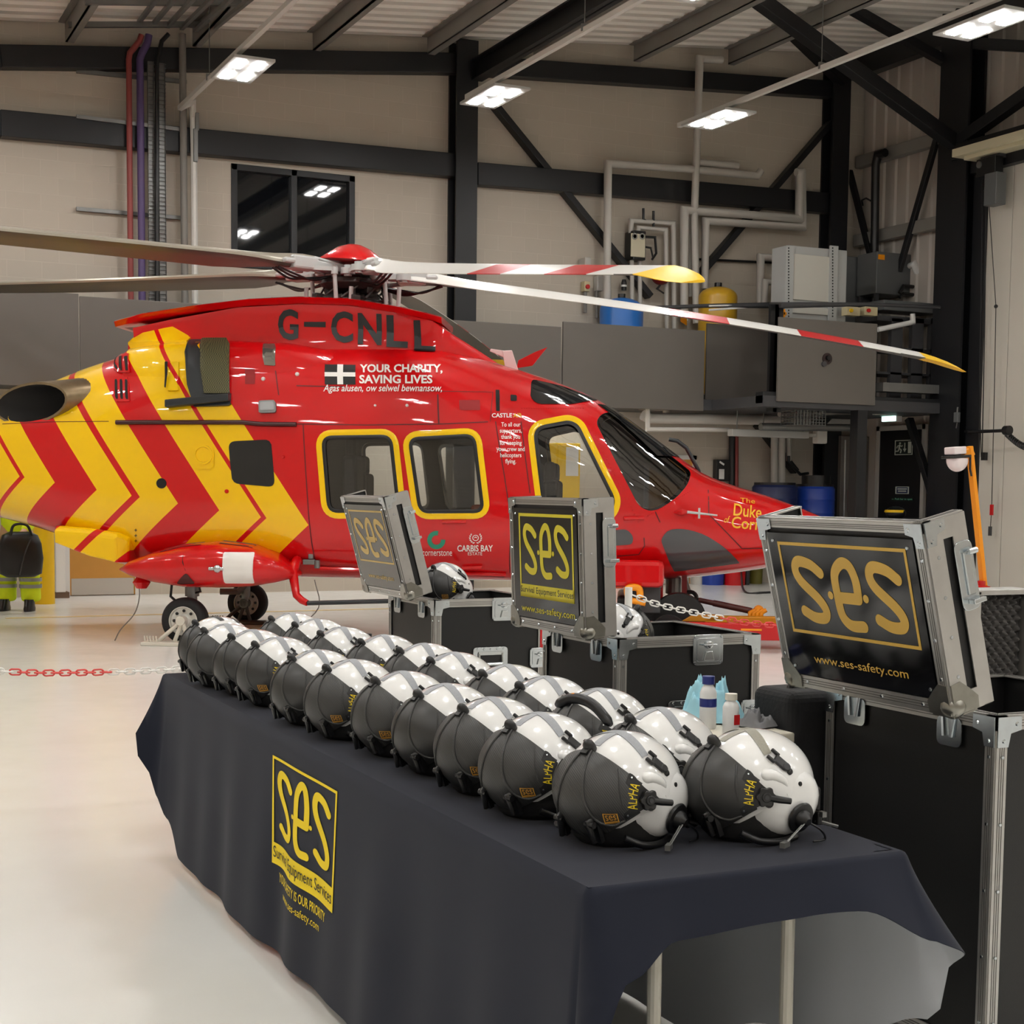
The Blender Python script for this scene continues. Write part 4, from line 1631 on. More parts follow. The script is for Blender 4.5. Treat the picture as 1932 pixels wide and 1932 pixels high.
# --- yellow locker bulge under the tail
mb = MB()
rr = []
for x, zt, zb, y in ((-1.42, 1.08, .98, .86), (-1.36, 1.12, .92, 1.02), (-1.0, 1.1, .80, 1.08), (-.72, 1.06, .74, 1.09), (-.62, 1.02, .74, 1.0)):
    rr.append([Vector((x, -y, zb + .03)), Vector((x, -y, zt - .05)), Vector((x, -y + .05, zt)), Vector((x, y - .05, zt)), Vector((x, y, zt - .05)), Vector((x, y, zb + .03)), Vector((x, y - .25, zb)), Vector((x, -y + .25, zb))])
mb.loft(rr)
mb.build('belly_locker', M_LIV, heli, bevel=.02)
p = pxhit(184, 1011) + Vector((0, -.08, 0))
MB().box(p, (.08, .03, .04)).sphere(p + Vector((-.02, -.02, .01)), .025, 8, 6).build('tail_light', M_WHITEP, heli)

# --- sponsons
for s in (-1, 1):
    rings = []
    for x, zt, zb, w in ((-.68, .72, .69, .05), (-.55, .80, .64, .2), (-.3, .89, .58, .33), (0, .965, .54, .4), (.35, 1.0, .54, .42), (.65, .97, .56, .41), (.88, .88, .6, .33), (1.03, .77, .64, .2), (1.1, .7, .67, .06)):
        zc, h = (zt + zb) / 2, (zt - zb) / 2
        rings.append([Vector((x, s * 1.06 + w * math.copysign(abs(math.cos(a)) ** .75, math.cos(a)), zc + h * math.copysign(abs(math.sin(a)) ** .75, math.sin(a)))) for a in [2 * PI * k / 28 for k in range(28)]])
    so = MB()
    so.loft(rings)
    sob = so.build('sponson', M_HRED, heli, smooth=60)
    if s < 0:
        bvs = BVHTree.FromPolygons([Vector(v) for v in so.v], so.f)

        def sfn(x, z):
            return sidehit(x, z, [bvs])
        BVS = [bvs]

        def sxz(px, py):
            p = pxhit(px, py, BVS)
            return Vector((p.x, p.z))
        P = round_poly([sxz(*p) for p in ((422, 1043), (481, 1043), (481, 1099), (424, 1099))], .015, 4)
        sv = BV
        BV = BVS
        pane('white_sticker', dense(P, .02), M_WTXT, .010, sob, ny=16, nx=20)
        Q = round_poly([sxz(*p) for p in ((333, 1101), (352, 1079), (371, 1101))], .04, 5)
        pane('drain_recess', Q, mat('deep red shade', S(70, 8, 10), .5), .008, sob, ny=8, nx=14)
        Q = [sxz(*p) for p in ((347.5, 1030), (350.5, 1030), (350.5, 1078), (347.5, 1078))]
        pane('panel_gap', Q, M_SOOTBLACK, .004, sob, ny=6, nx=2)
        for (a, b, c, d) in ((345, 385, 1022, 1019), (408, 450, 1018, 1018)):
            Q = [sxz(a, 1026), sxz(b, 1024), sxz(b, d + 1), sxz(a, c + 3)]
        BV = sv
        p = pxhit(410, 1073, BVS)
        MB().sphere(p, .04, 12, 8).cyl(p + Vector((-.08, -.005, 0)), p + Vector((.06, -.005, .0)), .018, 8).build('navigation_light', M_CHROME, sob, smooth=50)
        mb = MB()
        for (a, b) in ((-.22, .18), (.36, .68)):
            k = 8
            vs = []
            for i in range(k + 1):
                x = a + (b - a) * i / k
                for y in (-1.12, -1.3):
                    q, nn, _, _ = bvs.ray_cast(Vector((x, y, 3)), Vector((0, 0, -1)))
                    vs.append(q + nn * .004)
            mb.add(vs, [(2 * i, 2 * i + 1, 2 * i + 3, 2 * i + 2) for i in range(k)])
        mb.build('walkway_pad', mat('anti slip pad', S(70, 66, 62), .9), sob)

# --- wheels
M_RIM = mat('wheel rim white', S(225, 222, 214), .35, .1)


def wheel(name, c, r, wd, out=-1, parent=heli):
    """tyre and rim about the y axis"""
    c = Vector(c)
    prof = [(r * .60, -wd * .42), (r * .75, -wd * .5), (r * .92, -wd * .42), (r * .985, -wd * .25), (r, 0), (r * .985, wd * .25), (r * .92, wd * .42), (r * .75, wd * .5), (r * .60, wd * .42)]
    o = MB().lathe(prof, c, (0, 1, 0), 40, cap=False).build(name, M_RUBBER, parent, smooth=50)
    e = out
    prof = [(r * .62, -wd * .4), (r * .63, wd * .36), (r * .66, wd * .42), (r * .60, wd * .44), (r * .55, wd * .28), (r * .3, wd * .18), (r * .22, wd * .3), (r * .1, wd * .32)]
    rm = MB().lathe([(a, b) for a, b in prof], c, (0, e, 0), 36).build('wheel_rim', M_RIM, o, smooth=40)
    for k in range(8):
        a = 2 * PI * k / 8
        q = c + Vector((math.cos(a) * r * .43, e * wd * .22, math.sin(a) * r * .43))
        MB().cyl(q, q + Vector((0, e * .012, 0)), r * .07, 8).build('wheel_bolt', M_BLACK, rm)
    return o


for s in (-1, 1):
    wheel('main_wheel', (0, s * 1.2, .225), .225, .19, s if s < 0 else -1)
    mb = MB().cyl((0.02, s * 1.04, .30), (0.02, s * 1.04, .62), .05, 14).cyl((0.02, s * 1.04, .45), (.02, s * 1.04, .62), .07, 14)
    mb.cyl((0, s * 1.0, .225), (0, s * 1.16, .225), .05, 12)
    mb.tube([(.02, s * 1.04, .34), (0, s * 1.04, .225)], .04, 8)
    mb.build('undercarriage_leg', M_GREYSTEEL, heli, smooth=45)
    MB().tube([(-.16, s * 1.1, .6), (-.17, s * 1.12, .45), (-.1, s * 1.1, .38), (.0, s * 1.06, .4)], .014, 6).tube([(.1, s * 1.1, .58), (.12, s * 1.1, .5), (.05, s * 1.08, .48)], .01, 6).build('brake_hose', M_BLACK, heli)
# far leg drag brace
MB().tube([(-.25, .95, .36), (-.05, .98, .36), (.08, .98, .5), (.12, 1.0, .62)], .035, 8).build('drag_brace', mat('grey brown metal', S(110, 100, 96), .45, .4), heli)
# static wicks (thin cables to the floor)
MB().tube(catmull([(-.5, -1.1, .6), (-.48, -1.12, .45), (-.52, -1.15, .28), (-.66, -1.15, .12), (-.72, -1.15, .01)], 5), .006, 5).build('earthing_cable', M_CONGREY, heli)
MB().lathe([(.05, .0), (.09, .06), (.03, .14)], (-.47, -1.08, .52), (0, 0, 1), 10).build('cable_socket', M_HRED, heli)
MB().tube(catmull([(1.2, -.9, .62), (1.25, -.95, .35), (1.0, -.95, .12), (.85, -.95, .01)], 5), .006, 5).build('earthing_cable', M_CONGREY, heli)
# boarding step
a, b, c, d = hl(552, 1078, -1.15), hl(560, 1128, -1.2), hl(580, 1138, -1.25), hl(735, 1134, -1.25)
MB().tube([a + Vector((0, .2, .1)), a, a.lerp(b, .9), b.lerp(c, .5), c], [.05, .045, .035, .035, .03], 10).build('step_strut', M_HRED, heli, smooth=60)
MB().tube([c, d, d + Vector((.5, 0, 0)), d + Vector((.6, .3, .25))], .022, 10).build('step_bar', M_CARBON, heli, smooth=60)
p = pxhit(585, 1060)
MB().box(p + Vector((0, -.03, 0)), (.12, .07, .05)).box(p + Vector((.02, -.04, .06)), (.05, .06, .06)).cyl(p + Vector((.08, -.05, -.06)), p + Vector((.08, -.05, .02)), .03, 8).build('door_roller', M_GREYSTEEL, heli, bevel=.006)
MB().tube([pxhit(540, 1062) + Vector((0, -.03, 0)), p + Vector((0, -.04, 0))], .025, 8).tube([p + Vector((.1, -.03, -.06)), pxhit(955, 1084) + Vector((0, -.03, 0))], .02, 8).build('lower_rail', M_HRED, heli)
MB().tube([pxhit(835, 985) + Vector((0, -.02, 0)), pxhit(880, 984) + Vector((0, -.02, 0))], .018, 8).build('door_handle', M_HRED, heli)
MB().tube([pxhit(1177, 978) + Vector((0, -.02, 0)), pxhit(1215, 977) + Vector((0, -.02, 0))], .018, 8).build('door_handle', M_HRED, heli)
MB().tube([pxhit(872, 1071) + Vector((0, -.02, 0)), pxhit(910, 1070) + Vector((0, -.02, 0))], .018, 8).build('step_handle', M_HRED, heli)
# pod under the cockpit
mb = MB()
mb.bx((4.0, -1.0, .60), (4.6, -.5, .86))
mb.build('floatation_pod', M_HRED, heli, bevel=.05)
# pitot probe with cover, handle
a, b = pxhit(1272, 967), pxhit(1300, 966)
MB().loft([MB().ring(a + Vector((0, -.01, 0)), (1, 0, 0), .01, 10), MB().ring(b.lerp(a, .5) + Vector((0, -.05, 0)), (1, 0, 0), .035, 10), MB().ring(b + Vector((0, -.02, 0)), (1, 0, 0), .01, 10)]).build('probe_fairing', M_HRED, heli, smooth=60)
c = pxhit(1352, 972)
MB().tube([b + Vector((-.02, -.09, 0)), c + Vector((0, -.12, 0))], [.014, .008], 8).box(b.lerp(c, .35) + Vector((0, -.1, 0)), (.02, .02, .1)).build('pitot_probe', M_HGREY, heli)
# wiper
pv = hl(1322, 900, -.12)
MB().tube([pv, hl(1318, 888, -.14), hl(1295, 845, -.16), hl(1278, 832, -.18), hl(1262, 829, -.18)], .02, 8).build('wiper_arm', M_CARBON, heli, smooth=60)
MB().lathe([(.07, -.06), (.06, .03), (.02, .05)], hl(1322, 902, -.1), (.3, -.2, 1), 12).build('wiper_base', M_HRED, heli, smooth=50)
# aerials
def blade_aerial(pts, y, th, m):
    P = [hl(px, py, y) for px, py in pts]
    return MB().prism([(p.x, p.z) for p in P], (0, y - th / 2, 0), (1, 0, 0), (0, 0, 1), (0, th, 0)).build('aerial', m, heli, bevel=.006)


M_PALE = mat('pale pink aerial', S(228, 200, 198), .4)
blade_aerial([(955, 708), (948, 662), (966, 661), (980, 705)], -.3, .03, M_PALE)
blade_aerial([(952, 675), (924, 663), (926, 658), (952, 662)], -.28, .03, M_PALE)
blade_aerial([(975, 695), (978, 680), (1010, 664), (1033, 655), (1005, 690)], 0, .03, M_HRED)
blade_aerial([(512, 560), (533, 572), (545, 585), (525, 585)], .15, .02, M_HRED)
# tail: fin and stabiliser (beyond the left edge of the picture)
MB().prism([(-6.4, 1.95), (-7.6, 3.2), (-7.95, 3.2), (-7.25, 1.9)], (0, -.06, 0), (1, 0, 0), (0, 0, 1), (0, .12, 0)).build('tail_fin', M_HRED, heli, bevel=.03)
MB().prism([(-5.6, -1.2), (-5.15, -1.2), (-5.0, 1.2), (-5.45, 1.2)], (0, 0, 1.95), (1, 0, 0), (0, 1, 0), (0, 0, .06)).build('tail_plane', M_HRED, heli, bevel=.02)
mb = MB().lathe([(.06, 0), (.1, .05), (.06, .1)], (-7.5, .14, 2.7), (0, 1, 0), 16)
for k in range(3):
    a = 2 * PI * k / 3 + .4
    mb.beam((-7.5, .2, 2.7), (-7.5 + 1.0 * math.cos(a), .2, 2.7 + 1.0 * math.sin(a)), .02, .12, up=(0, 1, 0))
mb.build('tail_rotor', M_HGREY, heli)

# ------------------------------------------------------------------ main rotor
HUB = Vector((1.4, 0, 3.66))
TILT = Matrix.Rotation(math.radians(4.5), 3, 'Y')


def hb(x, y, z):
    return HUB + TILT @ Vector((x, y, z))


mb = MB().cyl(hb(0, 0, -.38), hb(0, 0, .1), .09, 20)
mb.build('rotor_mast', M_HDARK, heli, smooth=45)
dome = [(.36, .14), (.35, .16), (.27, .22), (.18, .285), (.08, .325), (.01, .335)]
mb = MB().lathe([(.30, .13)] + dome, (0, 0, 0), (0, 0, 1), 40)
mb.v = [tuple(hb(*v)) for v in mb.v]
mb.build('hub_beanie', M_HRED, heli, smooth=60)
mb = MB().lathe([(.13, 0), (.15, .05), (.14, .14)], (0, 0, 0), (0, 0, 1), 20)
mb.v = [tuple(hb(*v)) for v in mb.v]
mb.build('beanie_stem', mat('deep red paint', S(120, 10, 14), .4), heli, smooth=50)
mb = MB().lathe([(.12, -.32), (.34, -.30), (.36, -.25), (.3, -.21), (.12, -.2)], (0, 0, 0), (0, 0, 1), 32)
for k in range(5):
    a = 2 * PI * k / 5
    mb.box((.36 * math.cos(a), .36 * math.sin(a), -.25), (.1, .1, .08), Matrix.Rotation(a, 3, 'Z'))
mb.v = [tuple(hb(*v)) for v in mb.v]
mb.build('swashplate', M_HDARK, heli, bevel=.01)
BL = [(226, .55, 3.74, 3.7, 3.67, 6.1, 3.60), (157, .55, 3.72, 2.65, 3.76, 6.1, 3.88), (-57, .55, 3.70, 3.72, 3.285, 6.14, 2.98), (3, .55, 3.66, 3.44, 3.30, 6.2, 2.83), (82, .55, 3.72, 2.23, 3.64, 6.0, 3.30)]
M_BTOP = mat('blade white', S(236, 234, 228), .35, coat=.4)
M_BRED = mat('blade red', S(200, 30, 34), .35, coat=.4)
M_BYEL = mat('blade yellow', S(240, 190, 0), .4)
M_BBOT = mat('blade underside grey', S(74, 71, 64), .4, noise=.15, nscale=3)
M_BLE = mat('blade leading edge', S(176, 170, 156), .3, .5)
mb = MB()
# star hub with arms
for (ang, r0, z0, *_r) in BL:
    a = math.radians(ang)
    u = Vector((math.cos(a), math.sin(a), 0))
    sd = Vector((-u.y, u.x, 0))
    mb.beam(hb(0, 0, .04), HUB + u * .5 + Vector((0, 0, z0 - HUB.z)), .2, .07)
    for s in (-1, 1):
        mb.beam(HUB + u * .12 + sd * s * .09 + Vector((0, 0, .08)), HUB + u * .52 + sd * s * .07 + Vector((0, 0, z0 - HUB.z + .06)), .035, .03)
mb.build('hub_star', M_HGREY, heli, bevel=.012)
for (ang, r0, z0, r1, z1, r2, z2) in BL:
    a = math.radians(ang)
    u = Vector((math.cos(a), math.sin(a), 0))
    sd = Vector((-u.y, u.x, 0))   # towards the leading edge

    def zz(r):
        return z0 * (r - r1) * (r - r2) / ((r0 - r1) * (r0 - r2)) + z1 * (r - r0) * (r - r2) / ((r1 - r0) * (r1 - r2)) + z2 * (r - r0) * (r - r1) / ((r2 - r0) * (r2 - r1))
    R = r2
    stations = [(.45, .16, .09), (.60, .18, .1), (.75, .2, .09), (.95, .24, .07), (1.2, .36, .055), (1.45, .42, .05)] + [(R * f, .42, .046) for f in (.3, .38, .46, .52, .565, .615, .67, .73, .78, .83, .89, .93)] + [(R * .955, .42, .042), (R * .975, .38, .036), (R * .99, .31, .026), (R, .2, .012)]
    rings = []
    zprev = None
    for (r, c, th) in stations:
        pit = math.radians(15 - 8 * r / R)
        zr = zz(r) - (max(0, r / R - .93) / .07) ** 1.5 * .06
        ctr = HUB + u * r
        ctr.z = zr
        up = Vector((0, 0, 1))
        sw = -max(0, r / R - .94) / .06 * .06
        e = sd * math.cos(pit) + up * math.sin(pit)
        n = up * math.cos(pit) - sd * math.sin(pit)
        pts = []
        for f, h in ((.27, 0), (.24, .45), (.12, .92), (-.05, 1.0), (-.35, .55), (-.73, .06), (-.73, -.06), (-.35, -.35), (-.05, -.6), (.12, -.62), (.24, -.4)):
            pts.append(ctr + e * (f * c + sw) + n * h * th)
        rings.append(pts)
    vs = [p for q in rings for p in q]
    n = 11
    b = MB()
    fs, mi = [], []
    for k in range(len(rings) - 1):
        f = (stations[k][0] + stations[k + 1][0]) / 2 / R
        for i in range(n):
            j = (i + 1) % n
            fs.append((k * n + i, k * n + j, (k + 1) * n + j, (k + 1) * n + i))
            if f > .93:
                mi.append(3 if f > .94 or i < 6 else 3)
            elif i in (2, 3, 4) or (i == 5 and f < .9):
                mi.append(1 if (.52 < f < .615 or .73 < f < .83) else 0)
            elif i in (0, 1, 10):
                mi.append(4 if ang in (226, 157) else (1 if (.52 < f < .615 or .73 < f < .83) else 0))
            else:
                mi.append(2)
    fs.append(tuple(range(n - 1, -1, -1)))
    mi.append(0)
    fs.append(tuple((len(rings) - 1) * n + i for i in range(n)))
    mi.append(3)
    b.v, b.f, b.mi = [tuple(v) for v in vs], fs, mi
    bo = b.build('rotor_blade', [M_BTOP, M_BRED, M_BBOT, M_BYEL, M_BLE], heli, smooth=30)
    # root cuff, pitch horn, damper, pitch link
    m2 = MB()
    c = HUB + u * .62
    c.z = zz(.62)
    Rm = Matrix((u, sd, Vector((0, 0, 1)))).transposed()
    m2.box(c, (.3, .2, .13), Rm)
    m2.box(c + u * .2, (.12, .26, .05), Rm)
    m2.build('blade_grip', M_HGREY, bo, bevel=.02)
    m3 = MB()
    for t in (.3, .6):
        q = HUB + u * t * .9 - sd * .16
        q.z = zz(.55) - .02
        m3.lathe([(.075, -.03), (.075, .03), (.045, .03), (.045, -.03)], q, (0, 0, 1), 16)
        m3.lathe([(.04, -.05), (.04, .06)], q, (0, 0, 1), 10)
    q0 = HUB + u * .27 - sd * .16
    q1 = HUB + u * .54 - sd * .16
    q0.z = q1.z = zz(.55) - .02
    m3.beam(q0, q1, .05, .04)
    m3.build('lag_damper', M_HGREY, bo, smooth=40)
    q = HUB + u * .36 + sd * .2
    m4 = MB().cyl((q.x, q.y, zz(.6) - .06), (q.x + .02, q.y, 3.34), .022, 10).cyl((q.x, q.y, zz(.6) - .03), (q.x, q.y, zz(.6) - .1), .035, 10)
    m4.beam(q + Vector((0, 0, zz(.6) - .05 - q.z)), c + Vector((0, 0, -.04)), .05, .04)
    m4.build('pitch_link', M_HGREY, bo, smooth=45)
    q = c - Vector((0, 0, .1))
    m5 = MB()
    for t in range(3):
        m5.tube(catmull([q + sd * .05 * (t - 1) - u * .32, q + sd * .06 * (t - 1) - u * .1 - Vector((0, 0, .03 + .015 * t)), q + sd * .06 * (t - 1) + u * .1 - Vector((0, 0, .05 - .012 * t)), q + sd * .05 * (t - 1) + u * .3 + Vector((0, 0, .03))], 5), .012, 5)
    m5.build('hub_cable', M_BLACK, bo)
# swash links
mb = MB()
for (x, y) in ((-.42, -.3), (.05, -.38), (.52, -.3), (.1, .4)):
    mb.cyl((HUB.x + x, y, 3.3), (HUB.x + x + .01, y, 3.52), .022, 10)
mb.build('actuator_rod', M_HGREY, heli)
mb = MB()
for k in range(9):
    a = 2 * PI * k / 9
    mb.box((HUB.x + .22 * math.cos(a), .22 * math.sin(a), 3.42 + .05 * (k % 3)), (.12, .07, .09), Matrix.Rotation(a, 3, 'Z'))
    mb.tube([(HUB.x + .2 * math.cos(a), .2 * math.sin(a), 3.36), (HUB.x + .36 * math.cos(a + .4), .36 * math.sin(a + .4), 3.42), (HUB.x + .3 * math.cos(a + .9), .3 * math.sin(a + .9), 3.54)], .012, 5)
mb.lathe([(.1, -.02), (.30, -.03), (.33, -.08), (.26, -.14), (.1, -.16)], HUB, (0, 0, 1), 30)
mb.build('hub_fittings', M_HDARK, heli, bevel=.008)
# nose leg and wheel
NX = 4.72
mb = MB().cyl((NX, 0, .34), (NX, 0, .72), .055, 14).cyl((NX, 0, .48), (NX, 0, .72), .08, 14).tube([(NX - .02, -.1, .34), (NX, -.1, .25)], .03, 8).tube([(NX, .1, .34), (NX, .1, .25)], .03, 8)
mb.box((NX, 0, .35), (.14, .28, .1)).tube([(NX + .1, -.03, .66), (NX + .16, -.04, .5), (NX + .04, -.03, .4)], .025, 8)
mb.cyl((NX, -.2, .21), (NX, .2, .21), .03, 10)
mb.build('nose_leg', M_GREYSTEEL, heli, bevel=.008)
for s in (-1, 1):
    wheel('nose_wheel', (NX, s * .13, .21), .19, .13, s)
# ================================================================== TABLES, CLOTH
TX0, TX1, TY0, TY1, TZ = 1.40, 2.18, 2.56, 6.26, 0.735
M_TOPW = mat('table top grey', S(170, 168, 162), .5)
M_LEG = mat('table leg cream', S(196, 192, 180), .4, .2)
for i, (a, b) in enumerate(((TY0 + .02, 4.40), (4.42, TY1 - .02))):
    t = empty('folding_table', ((TX0 + TX1) / 2, (a + b) / 2, 0), 0, 'folding trestle table under the %s half of the dark cloth' % ('near', 'far')[i], 'table', 'two folding tables under the cloth')
    L = b - a
    MB().bx((-.37, -L / 2, TZ - .045), (.37, L / 2, TZ - .004)).build('table_top', M_TOPW, t, bevel=.01)
    for e in (-1, 1):
        for s in (-1, 1):
            x, y = s * .178 + .088, e * (L / 2 - .22)
            MB().cyl((x, y, 0), (x, y, TZ - .05), .016, 12).build('leg', M_LEG, t)
        y = e * (L / 2 - .22)
        MB().tube([(-.07, y, TZ - .10), (.266, y, .56)], .011, 8).build('brace', M_LEG, t)
        MB().cyl((-.07, y - .03, TZ - .10), (-.07, y + .03, TZ - .10), .028, 12).build('brace_clip', M_BLACK, t)
        MB().tube([(-.09, y, .06), (.266, y, .06)], .012, 8).build('foot_bar', M_LEG, t)


def cloth_mat():
    m = mat('navy grey cloth', S(33, 36, 47), .9, noise=.06, nscale=3, spec=.15)
    m.node_tree.nodes['Principled BSDF'].inputs['Sheen Weight'].default_value = .08
    return m


M_CLOTH = cloth_mat()
M_CLOTHIN = mat('pale cloth backing', S(172, 175, 180), .85)
# perimeter of the table top: corner, direction by direction
NP = 4
per = []   # (x, y, nx, ny, L, flare, wave)


def lerp_tab(tab, t):
    for (a, va), (b, vb) in zip(tab, tab[1:]):
        if t <= b:
            f = (t - a) / (b - a)
            f = f * f * (3 - 2 * f)
            return va + (vb - va) * f
    return tab[-1][1]


R_ = .012
sideL = []
n = 150
for i in range(n):          # long front, from near to far
    y = TY0 + R_ + (TY1 - TY0 - 2 * R_) * i / (n - 1)
    per.append((TX0, y, -1, 0, lerp_tab([(2.5, .66), (2.6, .70), (5.7, .715), (5.9, .705), (6.1, .58), (6.2, .50), (6.235, .38), (6.27, .26)], y), lerp_tab([(2.5, .02), (3, .02), (6.1, .01), (6.2, .02), (6.27, .11)], y), 1))
for k in range(1, 8):
    a = PI - PI / 2 * k / 8
    f = k / 8
    per.append((TX0 + R_ + R_ * math.cos(a), TY1 - R_ + R_ * math.sin(a), math.cos(a), math.sin(a),   .26 - .02 * math.sin(PI * f), .12 - .085 * f, .3))
n = 26
for i in range(n):          # far end
    x = TX0 + R_ + (TX1 - TX0 - 2 * R_) * i / (n - 1)
    per.append((x, TY1, 0, 1, lerp_tab([(1.3, .33), (1.6, .22), (1.9, .18), (2.3, .3)], x), lerp_tab([(1.3, .03), (1.6, .02), (2.0, .02), (2.3, .06)], x), .5))
for k in range(1, 8):
    a = PI / 2 - PI / 2 * k / 8
    per.append((TX1 - R_ + R_ * math.cos(a), TY1 - R_ + R_ * math.sin(a), math.cos(a), math.sin(a), .36, .12, .3))
n = 110
for i in range(n):          # long back, from far to near
    y = TY1 - R_ - (TY1 - TY0 - 2 * R_) * i / (n - 1)
    per.append((TX1, y, 1, 0, lerp_tab([(2.5, .31), (2.62, .42), (2.8, .5), (3.1, .59), (3.5, .725), (5.9, .725), (6.3, .36)], y), lerp_tab([(2.5, .125), (2.75, .095), (3.0, .05), (3.4, .02), (6.3, .06)], y), .8))
for k in range(1, 14):
    a = -PI / 2 * k / 14
    f = k / 14
    per.append((TX1 - R_ + R_ * math.cos(a), TY0 + R_ + R_ * math.sin(a), math.cos(a), math.sin(a), .31 - .14 * f ** .6, .125 - .025 * f + .02 * math.sin(PI * f), .2))
n = 40
for i in range(n):          # near end
    x = TX1 - R_ - (TX1 - TX0 - 2 * R_) * i / (n - 1)
    per.append((x, TY0, 0, -1, lerp_tab([(1.38, .30), (1.46, .185), (1.58, .125), (1.83, .112), (2.02, .105), (2.2, .18)], x), lerp_tab([(1.38, .07), (1.48, .05), (1.6, .025), (1.9, .03), (2.2, .10)], x), .25))
for k in range(1, 10):
    a = -PI / 2 - PI / 2 * k / 10
    f = k / 10
    per.append((TX0 + R_ + R_ * math.cos(a), TY0 + R_ + R_ * math.sin(a), math.cos(a), math.sin(a), .30 + .36 * f ** 1.5, .08 - .05 * f, .2))
NPER = len(per)
rows = 26
rng = random.Random(3)
phs = [rng.uniform(0, 6.28) for _ in range(6)]
vs = []
acc = 0
s_at = []
for i, p in enumerate(per):
    if i:
        acc += math.hypot(p[0] - per[i - 1][0], p[1] - per[i - 1][1])
    s_at.append(acc)


def wave(s, t):
    w = .55 * math.sin(s * 5.1 + phs[0] + .6 * t) + .35 * math.sin(s * 9.7 + phs[1]) + .3 * math.sin(s * 17.3 + phs[2] - t) + .35 * math.exp(-((s - 1.84) / .10) ** 2) - .45 * math.exp(-((s - 2.04) / .09) ** 2)
    return w


for j in range(rows + 1):
    t = j / rows
    for i, (x, y, nx, ny, Ln, fl, wv) in enumerate(per):
        d = Ln * t
        rr = .010
        if d < rr * 1.57:
            a = d / rr
            ox, oz = rr * math.sin(a), -rr * (1 - math.cos(a))
        else:
            dd = d - rr * 1.57
            ox, oz = rr, -rr - dd
        tt = t * Ln / .7
        ox += fl * (t ** 1.25) + wv * wave(s_at[i], t) * .016 * min(1, tt * 1.6) ** 1.3 + (.012 * wv * tt if wv > .2 else 0)
        if nx == -1 and y > 5.2:      # the far bottom of the front is pulled in
            pass
        z = max(TZ + oz, .008)
        vs.append((x + nx * ox, y + ny * ox, z))
fs = []
for j in range(rows):
    for i in range(NPER):
        k = (i + 1) % NPER
        fs.append((j * NPER + i, j * NPER + k, (j + 1) * NPER + k, (j + 1) * NPER + i))
# top sheet: a fine grid with slight creases, joined to the rim through an outer ring
base = len(vs)
gx, gy = 14, 60
grid = {}
for a in range(gx + 1):
    for b in range(gy + 1):
        x = TX0 + .015 + (TX1 - TX0 - .03) * a / gx
        y = TY0 + .015 + (TY1 - TY0 - .03) * b / gy
        edge = a in (0, gx) or b in (0, gy)
        z = TZ + (0 if edge else .0006 * (1 + math.sin(x * 21 + y * 4) * math.sin(y * 7.3)))
        grid[a, b] = len(vs)
        vs.append((x, y, z))
for a in range(gx):
    for b in range(gy):
        fs.append((grid[a, b], grid[a + 1, b], grid[a + 1, b + 1], grid[a, b + 1]))
cl_mb = MB()
cl_mb.add(vs, fs)
# the flat border strip
cl_mb.add([(TX0, TY0, TZ), (TX1, TY0, TZ), (TX1, TY1, TZ), (TX0, TY1, TZ), (TX0 + .02, TY0 + .02, TZ), (TX1 - .02, TY0 + .02, TZ), (TX1 - .02, TY1 - .02, TZ), (TX0 + .02, TY1 - .02, TZ)], [(0, 1, 5, 4), (1, 2, 6, 5), (2, 3, 7, 6), (3, 0, 4, 7)])
cloth = cl_mb.build('tablecloth', [M_CLOTH, M_CLOTHIN], smooth=80)
tag(cloth, 'long dark navy tablecloth with yellow logo draped over the helmet tables', 'tablecloth')
bmc = bmesh.new()
bmc.from_mesh(cloth.data)
bmesh.ops.recalc_face_normals(bmc, faces=bmc.faces)
bmc.faces.ensure_lookup_table()
seen = set()
for f0 in bmc.faces:
    if f0.index in seen:
        continue
    isl, st = [], [f0]
    seen.add(f0.index)
    while st:
        f = st.pop()
        isl.append(f)
        for e in f.edges:
            for g in e.link_faces:
                if g.index not in seen:
                    seen.add(g.index)
                    st.append(g)
    sc_ = 0
    for f in isl:
        c = f.calc_center_median()
        if c.z > TZ - .002:
            sc_ += f.normal.z * f.calc_area()
        elif abs(c.x - TX0) < .06 and 3 < c.y < 6:
            sc_ += -f.normal.x * f.calc_area()
    if sc_ < 0:
        bmesh.ops.reverse_faces(bmc, faces=isl)
bmc.to_mesh(cloth.data)
bmc.free()
md = cloth.modifiers.new('thickness', 'SOLIDIFY')
md.thickness = .0025
md.offset = -1
md.material_offset = 1
clothbv = BVHTree.FromPolygons([Vector(v) for v in cl_mb.v], cl_mb.f)


def cfn(u, v):
    """u = world y, v = world z on the long front of the cloth"""
    p, nn, i, d = clothbv.ray_cast(Vector((-1, u, v)), Vector((1, 0, 0)))
    if p is None:
        return Vector((TX0, u, v)), Vector((-1, 0, 0))
    return p, (nn if nn.x < 0 else -nn)


def cmap(x0, x1, z0, z1):
    """0..1 print coordinates: left is the far end"""
    return lambda u, v: cfn(x0 + (x1 - x0) * u, z0 + (z1 - z0) * v)


